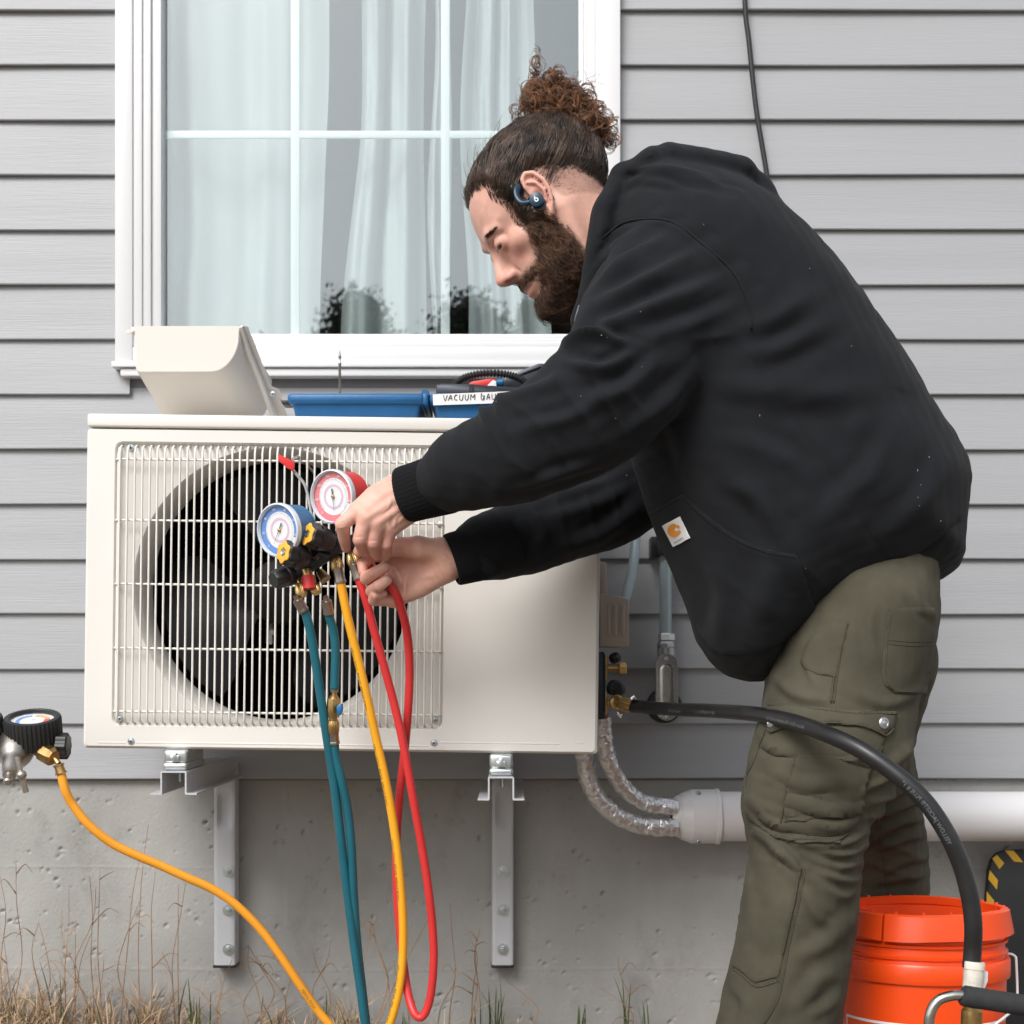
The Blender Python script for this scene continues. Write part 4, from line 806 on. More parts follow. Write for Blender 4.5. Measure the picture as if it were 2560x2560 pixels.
P = cr(WL([(1592, 1270, .10), (1590, 1330, .11), (1586, 1390, .13), (1577, 1445, .16), (1562, 1500, .19), (1545, 1550, .2)]), 12); obj('sheath', MB().sweep(P, S(12.5, .14), 16), M['emt'], fc, angle=180)

# ------------------------------------------------------------------ foil-wrapped lines and white duct
def foil(pts, r, label, seed):
    rr = np.random.default_rng(seed); P = cr(WL(pts), 24); n = 26; loops = []
    T = np.gradient(P, axis=0); T /= np.linalg.norm(T, axis=1)[:, None]; u = np.array([0, -1.0, 0])
    low = rr.standard_normal((len(P) // 4 + 3, 8)); hi = rr.standard_normal((len(P), n))
    for i in range(len(P)):
        uu = u - T[i] * (u @ T[i]); uu /= np.linalg.norm(uu); w = np.cross(T[i], uu); row = []
        a_i = i / 4; i0 = int(a_i); fr_ = a_i - i0
        ring = 0.0
        for k in range(n):
            kk = k * 8 / n; k0 = int(kk); g = kk - k0
            lo = (low[i0, k0 % 8] * (1 - g) + low[i0, (k0 + 1) % 8] * g) * (1 - fr_) + (low[i0 + 1, k0 % 8] * (1 - g) + low[i0 + 1, (k0 + 1) % 8] * g) * fr_
            R = r * (1 + 0.06 * lo + 0.016 * hi[i, k] - ring); a = 2 * math.pi * k / n
            row.append(P[i] + (uu * math.cos(a) + w * math.sin(a)) * R)
        loops.append(row)
    return tag(obj('foil_pipe', MB().loft(loops, True, True, True), M['foil'], angle=24), label, 'pipe', 'foil-wrapped refrigerant pipes')
foil([(1455, 1850, .17), (1462, 1900, .165), (1473, 1955, .16), (1498, 2000, .15), (1540, 2037, .14), (1585, 2058, .13), (1630, 2066, .12), (1690, 2068, .11)], S(23.5, .14), 'lower and outer foil-wrapped pipe curving out from under the unit', 1)
foil([(1505, 1790, .21), (1508, 1830, .20), (1514, 1875, .19), (1530, 1925, .17), (1560, 1970, .15), (1600, 2002, .13), (1640, 2014, .12), (1690, 2018, .11)], S(21.5, .15), 'upper and inner foil-wrapped pipe from the service valves into the duct', 2)
duct = thing('line_set_duct', 'white plastic duct with a tapered reducer running along the foundation', 'duct', W(1900, 2041, .085))
dD = 0.085; yc = W(0, 2041, dD).z; xw = lambda x: W(x, 0, dD).x
m = MB(); m.lathe([(S(36, dD), xw(1679)), (S(41, dD), xw(1677)), (S(43.5, dD), xw(1679)), (S(48, dD), xw(1687)), (S(50, dD), xw(1688)), (S(55, dD), xw(1700)), (S(57, dD), xw(1701)), (S(62, dD), xw(1713)), (S(66.5, dD), xw(1725)), (S(67.5, dD), xw(1727)), (S(67.5, dD), xw(1786)), (S(69.5, dD), xw(1788)), (S(69.5, dD), xw(1796)), (S(66, dD), xw(1798))], (0, -dD, yc), (1, 0, 0), 64, False, False); obj('reducer', m, M['pipe'], duct, angle=25)
m = MB(); m.lathe([(S(62, dD), xw(1760)), (S(62, dD), 2.6)], (0, -dD, yc), (1, 0, 0), 64); obj('tube', m, M['pipe'], duct)
m = MB(); m.lathe([(S(35.5, dD), xw(1690)), (S(30, dD), xw(1691))], (0, -dD, yc), (1, 0, 0), 32); obj('duct_seal', m, M['black'], duct)
for y in (1986, 2106):
    e = obj('screw', screw_mb(0.0038), [M['zinc'], M['black']], duct, local=True); dz_ = W(0, y, .12).z - yc; e.location = (W(1748, y, .12).x - W(1900, 2041, .085).x, -math.sqrt(max(1e-6, S(67.5, dD) ** 2 - dz_ ** 2)), dz_)
m = MB()
for xx_ in (2.0,): m.box(xx_, xx_ + 0.03, -0.135, -0.001, yc - 0.05, yc + 0.05, 0.004)
obj('pipe_clip', m, M['pipe'], duct)

# ------------------------------------------------------------------ cable on the siding
tag(obj('wall_cable', MB().sweep(cr(WL([(1858, -300, .024), (1862, 0, .024), (1872, 100, .024), (1882, 200, .024), (1893, 290, .024), (1908, 380, .024), (1921, 460, .024), (1935, 540, .024), (1960, 700, .024)]), 8), S(6.2, .02), 10), M['rubber'], angle=180), 'thin black cable hanging down the grey siding right of the window', 'cable')

# ------------------------------------------------------------------ thick black hose
bh_pts = [(1576, 1765, .28), (1605, 1767, .30), (1650, 1771, .34), (1700, 1774, .40), (1760, 1776, .48), (1830, 1780, .60), (1900, 1787, .72), (1980, 1804, .82), (2060, 1832, .89), (2150, 1874, .93), (2240, 1936, .95), (2310, 2000, .96), (2365, 2080, .965), (2402, 2160, .965), (2424, 2240, .965), (2433, 2310, .965), (2432, 2370, .96), (2428, 2420, .96)]
bo_, bP = hose('black_hose', bh_pts, 0.0107, M['hoseblack'], 'thick black hose arching from the service valve across the trouser leg', None, 20)
for s0_, t_ in ((0.16, 'Hose #21756'), (0.30, 'YELLOW JACKET\u00ae PLUS II 1"'), (0.62, 'Heavy Duty Charging Hose #21756'), (0.86, 'YELLOW JACKET\u00ae PLUS II 1"'), (1.24, 'Heavy Duty Charging Hose #21756')):
    tm = MB(); wrap_text(tm, bP, 0.0107, s0_, t_, 0.0072, 0.25, -1); obj('hose_print', tm, M['print_grey'], bo_, smooth=False)
m = MB(); p, q_ = W(1546, 1757, .27), W(1580, 1766, .285); L = (q_ - p).length; m.lathe([(S(12, .28), 0), (S(17, .28), L * .1), (S(17, .28), L * .8), (S(15, .28), L)], p, q_ - p, 40, fn=lambda a, r, h: 1 + 0.04 * math.cos(20 * a)); obj('coupling_nut', m, M['brass'], bo_, angle=25)
m = MB(); m.prism(WL([(1575, 1745, .30), (1586, 1737, .30), (1596, 1748, .30), (1592, 1750, .30), (1585, 1744, .30), (1578, 1753, .30)]), (0, 0.012, 0), 0.0006); m.prism(WL([(1543, 1778, .30), (1552, 1788, .30), (1561, 1779, .30), (1561, 1785, .30), (1552, 1797, .30), (1542, 1786, .30)]), (0, 0.012, 0), 0.0006); obj('wing_lug', m, M['alu'], bo_)
m = MB(); p, q_ = W(2436, 2404, .962), W(2431, 2480, .965); L = (q_ - p).length; m.lathe([(0.0118, 0), (0.0125, 0.001), (0.0125, L * .25), (0.0118, L * .27), (0.0118, L), (0.010, L * 1.01)], p, q_ - p, 24); obj('sleeve', m, mat('taped_sleeve', (0.62, 0.58, 0.50), 0.5, var=0.2, vscale=60, dirt=(0.42, 0.22, 0.06), dscale=70, damt=0.9), bo_)
m = MB(); p, q_ = W(2431, 2480, .965), W(2428, 2575, .97); L = (q_ - p).length; m.lathe([(0.0085, 0), (0.0085, L * .3), (0.0105, L * .32), (0.0105, L * .36), (0.009, L * .4), (0.0125, L * .5), (0.0125, L * .9), (0.010, L)], p, q_ - p, 24); obj('end_fitting', m, M['brass'], bo_)
m = MB(); m.prism(WL([(2458, 2424, .955), (2470, 2430, .955), (2469, 2452, .955), (2458, 2482, .955)]), (0, 0.001, 0)); obj('tag', m, M['paper'], bo_)

# pump with its carrying handle at the lower right corner
pump = thing('vacuum_pump', 'vacuum pump carrying handle of bent steel tube with a black foam grip', 'pump', W(2500, 2900, 1.0))
hd = 1.0
P = cr(WL([(2322, 2900, hd), (2321, 2700, hd), (2322, 2570, hd), (2328, 2528, hd), (2345, 2502, hd), (2372, 2491, hd), (2408, 2489, hd), (2500, 2503, hd), (2640, 2526, hd), (2690, 2545, hd), (2708, 2590, hd), (2712, 2700, hd), (2712, 2900, hd)]), 6); obj('handle_tube', MB().sweep(P, S(13, hd), 18), M['steel'], pump, angle=180)
m = MB(); m.sweep(WL([(2404, 2488, hd), (2407, 2489, hd), (2412, 2490, hd), (2640, 2526, hd), (2645, 2527, hd)]), [S(21, hd), S(25, hd), S(26.5, hd), S(26.5, hd), S(22, hd)], 24); obj('foam_grip', m, M['foam'], pump)
m = MB(); pz = W(0, 2900, hd).z; m.box(W(2300, 0, hd).x, W(2740, 0, hd).x, -hd - 0.07, -hd + 0.07, float(ground_z(0.5, -1.0)) + 0.01, pz + 0.01, 0.015, 3); m.lathe([(0.06, 0), (0.065, 0.004), (0.065, 0.12), (0.055, 0.13)], W(2560, 2990, hd), (1, 0, 0), 32); obj('pump_body', m, M['anod'], pump)

# ------------------------------------------------------------------ orange bucket
BD = 0.59; bxc = W(2305, 2300, BD)
bk = thing('bucket', 'open orange plastic bucket with white printing behind the trouser leg', 'bucket', (bxc.x, -BD, W(0, 2868, BD).z))
zy = lambda y: W(0, y, BD).z; rp = lambda n_: S(n_, BD)
prof = [(rp(188), zy(2866)), (rp(192), zy(2858)), (rp(207), zy(2434)), (rp(215), zy(2433)), (rp(216.5), zy(2430)), (rp(217), zy(2392)), (rp(214), zy(2386)), (rp(205), zy(2385)), (rp(204), zy(2378)), (rp(211), zy(2375)), (rp(212), zy(2369)), (rp(205), zy(2366)), (rp(204), zy(2350)), (rp(211), zy(2347)), (rp(212), zy(2341)), (rp(205), zy(2338)), (rp(205), zy(2288))]
inner = [(rp(199), zy(2288)), (rp(184), zy(2852)), (0.002, zy(2855))]
m = MB(); m.lathe([(0.002, zy(2866))] + prof + inner, (bxc.x, -BD, 0), (0, 0, 1), 96, True, True); obj('bucket_wall', m, M['bucket'], bk, angle=30)
# torn lid ring, in segments, still snapped over the rim
def ringseg(a0, a1, tip_):
    N = max(16, int((a1 - a0) / 3)); loops = []
    for k in range(N + 1):
        a = rad(a0 + (a1 - a0) * k / N); wv = 2.5 * math.sin(a * 3 + 1) + tip_ * (k / N) * 6
        dn = 2328 + 2 * math.sin(a * 5); row = []
        for r, y in ((200, 2286), (199, 2268), (203, 2265.5), (212, 2266), (217, 2270), (224, dn - 14), (226, dn), (222, dn), (214, 2275), (206, 2272), (205, 2290)):
            row.append(Vector((bxc.x + rp(r + (wv if y > 2300 else wv * .3)) * math.cos(a), -BD + rp(r + (wv if y > 2300 else wv * .3)) * math.sin(a), zy(y + wv * 0.8))))
        loops.append(row)
    mm = MB(); mm.loft(loops, True, True, True); return mm
for a0, a1, t_ in ((-127, -77.3, 0.0), (-76.2, 231.5, 0.0)): obj('lid_ring', ringseg(a0, a1, t_), M['bucket'], bk, angle=30)
m = MB()
for k in range(20): a = 2 * math.pi * (k + 0.3) / 20; c = Vector((bxc.x + rp(202.5) * math.cos(a), -BD + rp(202.5) * math.sin(a), 0)); t_ = Vector((-math.sin(a), math.cos(a), 0)) * 0.0012; n_ = Vector((math.cos(a), math.sin(a), 0)) * 0.002; z0, z1 = zy(2286), zy(2262); m.add([c + t_ + n_ + Vector((0, 0, z0)), c - t_ + n_ + Vector((0, 0, z0)), c - t_ + n_ + Vector((0, 0, z1)), c + t_ + n_ + Vector((0, 0, z1)), c + t_ - n_ + Vector((0, 0, z0)), c - t_ - n_ + Vector((0, 0, z0)), c - t_ - n_ + Vector((0, 0, z1)), c + t_ - n_ + Vector((0, 0, z1))], [(0, 1, 2, 3), (7, 6, 5, 4), (0, 3, 7, 4), (1, 5, 6, 2), (3, 2, 6, 7)])
obj('rim_rib', m, M['bucket'], bk, smooth=False)
m = MB()                                             # white printed band and the top of the printing
def on_bucket(a, y, off=0.0006):
    r = np.interp(y, [2434, 2780], [207, 192]); R = rp(r) + off; return Vector((bxc.x + R * math.sin(a), -BD - R * math.cos(a), zy(y)))
N = 60
for y0, y1, a0, a1 in ((2527, 2533.5, -1.32, 1.32),):
    A = [on_bucket(a0 + (a1 - a0) * k / N, y) for y in (y0, y1) for k in range(N + 1)]; m.add(A, [(k, k + 1, N + 2 + k, N + 1 + k) for k in range(N)])
for a0 in (-1.32, 1.30):
    A = [on_bucket(a, y) for y in (2527, 2700) for a in (a0, a0 + 0.02)]; m.add(A, [(0, 1, 3, 2)])
fnb = lambda x, y: on_bucket(0.02 + x, 2652 - y / S(1, BD))
def fn_k(x, y): return on_bucket(-0.03 + x / rp(200), 2640 - y / S(1, BD))
add_text(m, 'K', 0.10, None, lambda x, y: on_bucket(0.05 + (x * 0.9 + y * 0.12) / rp(200), 2652 - y / S(1, BD) * 1.0), None)
obj('bucket_print', m, M['paper'], bk, smooth=False)
m = MB(); P = cr([W(2520, 2388, BD)] + WL([(2535, 2389, BD - .0), (2545, 2395, BD), (2548, 2410, BD), (2549, 2500, BD), (2540, 2530, BD + .05), (2500, 2570, BD + .12), (2420, 2630, BD + .155), (2305, 2652, BD + .16), (2190, 2630, BD + .155), (2090, 2560, BD + .1), (2066, 2480, BD), (2070, 2390, BD), (2092, 2390, BD)]), 8); m.sweep(P, S(3.2, BD), 8); obj('bail_handle', m, M['paper'], bk)
bk.rotation_euler = (-rad(2.6), 0, 0)

# ------------------------------------------------------------------ black board with hazard stripes
brd = thing('hazard_board', 'black board with a rounded corner and yellow hazard stripes behind the bucket', 'board', W(2560, 2790, .06))
dB = 0.055
out = [W(2468, 2800, dB), W(2466, 2400, dB), W(2469, 2240, dB), W(2472, 2180, dB), W(2480, 2152, dB), W(2495, 2134, dB), W(2515, 2127, dB), W(2560, 2126, dB), W(2820, 2124, dB), W(2850, 2140, dB), W(2862, 2180, dB), W(2868, 2800, dB)]
m = MB(); m.prism(out, (0, 0.018, 0), 0.003); obj('panel', m, M['board'], brd)
b4 = lambda x, y: W(2050 + x / 3.788, 2050 + y / 3.788, dB + 0.0006)
for pl in (((1750, 290), (1835, 290), (1925, 400), (1840, 395)), ((1632, 365), (1675, 330), (1745, 408), (1700, 465)), ((1608, 475), (1685, 570), (1675, 660), (1595, 560)), ((1580, 675), (1650, 765), (1640, 860), (1578, 790)), ((1578, 900), (1640, 975), (1640, 1070), (1576, 1000)), ((1930, 288), (2010, 288), (2100, 400), (2015, 400))):
    m = MB(); m.prism([b4(*p) for p in pl], (0, 0.0008, 0)); obj('hazard_stripe', m, M['stripe'], brd, smooth=False)

# ------------------------------------------------------------------ dry grass at the foot of the wall
def blade(mb, p, h, lean, width, r, segs=5, bend=None):
    a = r.uniform(0, 6.283); ln = Vector((math.cos(a), math.sin(a) * 0.6, 0)) * lean; side = Vector((-math.sin(a + r.uniform(-1, 1)), math.cos(a), 0)).normalized()
    droop = r.uniform(0.0, 0.9); vs_ = []; fs_ = []
    for i in range(segs + 1):
        t = i / segs; q = p + ln * h * (t ** 1.7) + Vector((0, 0, h * (t - 0.45 * droop * lean * t ** 3))); w = width * (1 - t) ** 0.6 + 0.00025
        if q.y > -0.006: q.y = -0.006 - 0.3 * abs(q.y) * 0
        vs_ += [q - side * w, q + side * w]
        if i: fs_.append((2 * i - 2, 2 * i - 1, 2 * i + 1, 2 * i))
    mb.add(vs_, fs_)
r = random.Random(11); g1 = MB(); g2 = MB(); g3 = MB()
def dens(px): return float(np.interp(px, [-200, 0, 250, 450, 600, 800, 1000, 1250, 1450, 1650, 1800, 2000], [1, 1, .95, .8, .42, .4, .35, .3, .2, .12, .0, .0]))
n = 0
CLUMP = []
while len(CLUMP) < 75:
    px = r.uniform(-250, 1720)
    if r.random() < dens(px) ** 1.5: CLUMP.append((px, 0.015 + 0.30 * r.random() ** 1.3, r.uniform(10, 42), r.uniform(.5, 1.35), r.uniform(-.5, .5)))
while n < 2700:
    cpx, cd, cs, chh, cl = r.choice(CLUMP); px = cpx + r.gauss(0, cs); d = max(0.012, cd + r.gauss(0, .022)); dn = dens(cpx)
    p = W(px, 0, d); p.z = float(ground_z(p.x, -d)); n += 1
    h = (0.02 + 0.085 * r.random() ** 1.8) * (0.5 + 0.6 * dn) * (1 + 0.45 * d) * chh * 1.12; lean = abs(r.gauss(0.75, 0.55))
    blade(g1, p, h, lean, r.uniform(0.0007, 0.0017), r)
    if r.random() < 0.07: blade(g2, p, h * r.uniform(0.8, 1.2), lean * 0.5, r.uniform(0.0012, 0.002), r)
for px, dd, hh in ((1572, .05, .11), (1455, .05, .06), (1605, .06, .07), (1230, .05, .12), (1205, .06, .09), (815, .05, .08), (880, .05, .06), (490, .06, .07), (30, .06, .10), (160, .07, .12), (1010, .06, .07), (1245, .07, .10)):
    for _ in range(r.randint(3, 7)):
        p = W(px + r.gauss(0, 8), 0, dd); p.z = float(ground_z(p.x, -dd)); blade(g2, p, hh * r.uniform(0.5, 1.15), abs(r.gauss(0.15, 0.15)), r.uniform(0.0012, 0.0022), r)
tag(obj('dry_grass', g1, M['grass_dry'], angle=180), 'low matted dry grass along the foot of the concrete wall', 'grass', kind='stuff')
tag(obj('green_grass', g2, M['grass_green'], angle=180), 'sparse green grass blades among the dry grass', 'grass', kind='stuff')
def stalk(px, d, top_px, top_py, kink, n_side, idx):
    p = W(px, 0, d); p.z = float(ground_z(p.x, -d)); e = W(top_px, top_py, d + r.uniform(-.02, .03)); m = g3
    mid = p.lerp(e, 0.5) + Vector((r.gauss(0, .012) + kink, 0, 0)); pts = [p, p.lerp(mid, .5) + Vector((r.gauss(0, .003), 0, 0)), mid, mid.lerp(e, .55) + Vector((r.gauss(0, .005), 0, 0)), e]
    P = cr(pts, 4); m.sweep(P, list(np.linspace(0.0014, 0.0005, len(P))), 5)
    for _ in range(n_side):
        q = Vector(P[r.randint(5, len(P) - 2)]); a = r.choice([-1, 1]); L = r.uniform(.02, .07); b1 = q + Vector((a * L * .5, r.gauss(0, .01), L * r.uniform(.1, .7))); b2 = b1 + Vector((a * L * .4, r.gauss(0, .005), L * r.uniform(-.6, .3)))
        m.sweep(cr([q, b1, b2], 4), list(np.linspace(0.0012, 0.0003, 9)), 4)
ST = [(20, .10, 40, 2160, 0), (5, .12, 0, 2190, .0), (90, .09, 95, 2300, .01), (120, .10, 97, 2305, -.01), (175, .08, 155, 2275, .02), (160, .10, 172, 2225, 0), (230, .08, 224, 2190, 0), (255, .09, 250, 2175, .0), (250, .10, 240, 2215, -.02), (190, .08, 190, 2300, 0), (300, .07, 355, 2120, .0), (355, .08, 371, 2060, 0), (365, .09, 388, 2180, 0), (330, .08, 355, 2240, -.02), (445, .08, 446, 2210, 0), (440, .07, 465, 2200, .0), (410, .08, 405, 2380, .02), (545, .07, 545, 2430, 0), (560, .09, 580, 2400, .0), (640, .07, 625, 2370, .02), (660, .08, 622, 2360, -.01), (700, .08, 640, 2390, .03), (800, .07, 828, 2350, 0), (820, .08, 780, 2360, .01), (930, .06, 925, 2290, 0), (905, .07, 928, 2290, .01), (985, .06, 930, 2295, -.02), (920, .08, 1095, 2255, .0), (1120, .07, 1125, 2260, .02), (1160, .07, 1200, 2320, 0), (1170, .08, 1190, 2350, .0), (1180, .06, 1172, 2335, .01), (1080, .08, 1140, 2420, .0), (620, .06, 660, 2440, -.02), (720, .06, 715, 2400, 0), (1010, .07, 985, 2400, .02), (300, .1, 260, 2390, .0), (60, .1, 150, 2390, .03), (40, .1, 10, 2350, .0), (140, .12, 230, 2330, -.02), (1560, .05, 1545, 2395, .01), (1590, .06, 1500, 2470, .02), (1330, .06, 1262, 2450, .03)]
for i, (a, d, tx, ty, kk) in enumerate(ST): stalk(a, d, tx, ty, kk, r.choice([0, 1, 1, 2]), i)
tag(obj('grass_stalks', g3, M['straw'], angle=180), 'tall thin dry brown stalks standing against the concrete wall', 'grass', kind='stuff')
m = MB(); tp = W(-275, 1905, .56); gz0 = float(ground_z(tp.x, tp.y)); m.lathe([(0.005, gz0 + .004), (0.088, gz0 + .006), (0.092, gz0 + .02), (0.092, tp.z - .20), (0.075, tp.z - .15), (0.030, tp.z - .11), (0.017, tp.z - .10), (0.017, tp.z + .012)], (tp.x, tp.y, 0), (0, 0, 1), 40); obj('gas_cylinder', m, M['bracket'], rgl)
m = MB(); m.sweep([tp, cr4(20, 1000, .57)], 0.011, 16); obj('inlet_stem', m, M['nickel'], rgl)
# ================================================================== the person
# implicit surfaces sampled on grids; one smooth skin each for body, hoodie and trousers
def surf_nets(f, org, h):
    nx, ny, nz = f.shape; neg = f < 0
    c = [neg[i:nx - 1 + i, j:ny - 1 + j, k:nz - 1 + k] for i in (0, 1) for j in (0, 1) for k in (0, 1)]
    s_ = sum(x.astype(np.int8) for x in c); act = (s_ > 0) & (s_ < 8)
    I = np.argwhere(act); idx = -np.ones(act.shape, np.int64); idx[act] = np.arange(len(I))
    off = np.array([(i, j, k) for i in (0, 1) for j in (0, 1) for k in (0, 1)])
    V = np.stack([f[I[:, 0] + o[0], I[:, 1] + o[1], I[:, 2] + o[2]] for o in off], 1)
    acc = np.zeros((len(I), 3)); cnt = np.zeros(len(I))
    for a in range(8):
        for b in range(a + 1, 8):
            if np.abs(off[a] - off[b]).sum() != 1: continue
            va, vb = V[:, a], V[:, b]; m = (va < 0) != (vb < 0); t = np.where(m, va / np.where(m, va - vb, 1), 0)
            acc += np.where(m[:, None], off[a] + t[:, None] * (off[b] - off[a]), 0); cnt += m
    P = org + (I + acc / cnt[:, None]) * h; Q = []
    for ax in range(3):
        sl0 = [slice(None)] * 3; sl1 = [slice(None)] * 3; sl0[ax] = slice(0, -1); sl1[ax] = slice(1, None)
        ch = neg[tuple(sl0)] != neg[tuple(sl1)]; E = np.argwhere(ch)
        b, c_ = (ax + 1) % 3, (ax + 2) % 3
        E = E[(E[:, b] > 0) & (E[:, c_] > 0) & (E[:, b] < f.shape[b] - 1) & (E[:, c_] < f.shape[c_] - 1)]
        def cell(db, dc): e = E.copy(); e[:, b] -= db; e[:, c_] -= dc; return idx[e[:, 0], e[:, 1], e[:, 2]]
        q = np.stack([cell(1, 1), cell(0, 1), cell(0, 0), cell(1, 0)], 1)
        sg = neg[tuple(E.T)]; q[~sg] = q[~sg][:, ::-1]; Q.append(q)
    Q = np.concatenate(Q); Q = Q[(Q >= 0).all(1)]
    return P, Q
def sample(fn, lo, hi, h):
    lo = np.array(lo, float); hi = np.array(hi, float); n = np.ceil((hi - lo) / h).astype(int) + 1
    ax = [(lo[i] + h * np.arange(n[i])).astype(np.float32) for i in range(3)]
    G = np.stack(np.meshgrid(*ax, indexing='ij'), -1).reshape(-1, 3)
    return surf_nets(fn(G).reshape(n), lo, h)
def smin(a, b, k):
    hh = np.clip(0.5 + 0.5 * (b - a) / k, 0, 1); return b + (a - b) * hh - k * hh * (1 - hh)
def sd_chain(P, pts, ra, rb=None):
    """round (or flattened: rb along the depth axis) limb through pts"""
    pts = np.array([tuple(p) for p in pts], np.float32); ra = np.broadcast_to(np.array(ra, np.float32), (len(pts),)); out = None
    rb_ = None if rb is None else np.broadcast_to(np.array(rb, np.float32), (len(pts),))
    for i in range(len(pts) - 1):
        a, ab = pts[i], pts[i + 1] - pts[i]; L2 = float(ab @ ab) + 1e-12
        d = P - a; t = np.clip((d @ ab) / L2, 0, 1); d = d - t[:, None] * ab; r = ra[i] + (ra[i + 1] - ra[i]) * t
        if rb is None: v = np.sqrt((d * d).sum(1)) - r
        else:
            T = ab / math.sqrt(L2); nv = np.array([0, 1, 0], np.float32); nv = nv - T * (nv @ T); nv /= np.linalg.norm(nv) + 1e-9; u = np.cross(T, nv).astype(np.float32)
            q = rb_[i] + (rb_[i + 1] - rb_[i]) * t; mn = np.minimum(r, q)
            v = (np.sqrt(((d @ u) / r) ** 2 + ((d @ nv) / q) ** 2 + ((d @ T) / mn) ** 2) - 1) * mn
        out = v if out is None else np.minimum(out, v)
    return out
def sd_ell(P, c, r):
    r = np.array(r, np.float32); q = (P - np.array(c, np.float32)) / r; return (np.sqrt((q * q).sum(1)) - 1) * r.min()
def poly_sd(X, Z, poly):
    """signed distance to a polygon, positive inside"""
    d = np.full(X.shape, 1e9); ins = np.zeros(X.shape, bool); n = len(poly)
    for i in range(n):
        (x0, z0), (x1, z1) = poly[i], poly[(i + 1) % n]; ex, ez = x1 - x0, z1 - z0
        t = np.clip(((X - x0) * ex + (Z - z0) * ez) / (ex * ex + ez * ez + 1e-12), 0, 1)
        d = np.minimum(d, (X - x0 - t * ex) ** 2 + (Z - z0 - t * ez) ** 2)
        cnd = (z0 > Z) != (z1 > Z); ins ^= cnd & (X < ex * (Z - z0) / (ez if abs(ez) > 1e-12 else 1e-12) + x0)
    d = np.sqrt(d); return np.where(ins, d, -d)
def to_px(P):
    D = DW + P[:, 1]; return CX + P[:, 0] / D * F, HY - (P[:, 2] - CZ) / D * F
def v_normals(P, Q):
    a, b, c, d = (P[Q[:, i]] for i in range(4)); n = np.cross(c - a, d - b); N = np.zeros_like(P)
    for i in range(4): np.add.at(N, Q[:, i], n)
    return N / (np.linalg.norm(N, axis=1)[:, None] + 1e-12)
def relax(P, Q, it, lam=0.5):
    e = np.concatenate([Q[:, [0, 1]], Q[:, [1, 2]], Q[:, [2, 3]], Q[:, [3, 0]]]); deg = np.zeros(len(P)); np.add.at(deg, e[:, 0], 1); np.add.at(deg, e[:, 1], 1)
    for _ in range(it):
        s_ = np.zeros_like(P); np.add.at(s_, e[:, 0], P[e[:, 1]]); np.add.at(s_, e[:, 1], P[e[:, 0]]); P = P + lam * (s_ / deg[:, None] - P)
    return P
def line_d(px, py, pts):
    d = np.full(px.shape, 1e9); sd = np.zeros(px.shape)
    for (x0, y0), (x1, y1) in zip(pts[:-1], pts[1:]):
        ex, ey = x1 - x0, y1 - y0; L = math.hypot(ex, ey) + 1e-9; t = np.clip(((px - x0) * ex + (py - y0) * ey) / L ** 2, 0, 1)
        qx, qy = px - x0 - t * ex, py - y0 - t * ey; dd = np.hypot(qx, qy); m = dd < d; d = np.where(m, dd, d); sd = np.where(m, (qx * -ey + qy * ex) / L, sd)
    return d, sd
def taper(px, py, pts):
    """0..1..0 along a polyline so that a fold fades out at both ends"""
    (x0, y0), (x1, y1) = pts[0], pts[-1]; L2 = (x1 - x0) ** 2 + (y1 - y0) ** 2 + 1e-9
    t = np.clip(((px - x0) * (x1 - x0) + (py - y0) * (y1 - y0)) / L2, 0, 1); return np.clip(np.sin(math.pi * (0.06 + 0.88 * t)), 0, 1) ** 0.7
def folds(P, N, items, dmin=None):
    """items: (points in photo pixels, width px, height m, sharp) pushed along the normals of camera-side vertices"""
    px, py = to_px(P); face = np.clip((-N[:, 1] + 0.15) / 0.5, 0, 1); h = np.zeros(len(P))
    for it in items:
        pts, w, a = it[:3]
        pts = [tuple(q) for q in cr(pts, 5)] if len(pts) > 2 else pts
        d, sd = line_d(px, py, pts); tp = taper(px, py, pts)
        if len(it) > 3 and it[3] == 'step': h += a * np.clip(sd / w, -1, 1) * np.exp(-(d / (w * 4)) ** 2) * tp
        elif len(it) > 3 and it[3] == 'seam': h += a * np.exp(-(d / w) ** 2)
        else:                                          # crest with a steep side and a hollow beside it
            h += a * tp * (np.exp(-(d / w) ** 2) - 0.55 * np.exp(-((sd - 1.5 * w) / (w * 0.9)) ** 2) * (d < w * 5))
    if dmin is not None: face = face * ((-P[:, 1]) > dmin)
    return P + N * (h * face)[:, None]
def wob(P, sc, seed):
    r_ = np.random.default_rng(seed); o = np.zeros(len(P))
    for _ in range(7):
        k = r_.standard_normal(3) * sc; o += np.sin(P @ k + r_.uniform(0, 6.28))
    return o / 7 ** 0.5
def ridges(P, N, mask_poly, axis, wl, amp, seed, soft=45.0):
    """crisp irregular creases running across the given direction, inside an outline given in photo pixels"""
    px, py = to_px(P); k = np.clip(poly_sd(px, py, mask_poly) / soft, 0, 1) * np.clip((-N[:, 1] + .2) / .5, 0, 1); a = np.array(axis, float); a /= np.linalg.norm(a)
    s_ = P @ a / wl + 0.42 * wob(P, 9, seed) + 0.16 * wob(P, 26, seed + 1); rr = (1 - np.abs(np.sin(math.pi * s_))) ** 2.2; g_ = np.clip(0.45 + 0.55 * wob(P, 13, seed + 2), 0, 1.3)
    return P + N * (amp * rr * g_ * k)[:, None]
bvh_of = lambda P, Q: BVHTree.FromPolygons([tuple(p) for p in P], [tuple(int(i) for i in q) for q in Q])
CAM = Vector(cam.location)
def hit(bvh, px, py):
    d = (W(px, py, 0.5) - CAM).normalized(); r_ = bvh.ray_cast(CAM, d); return r_[0], r_[1]
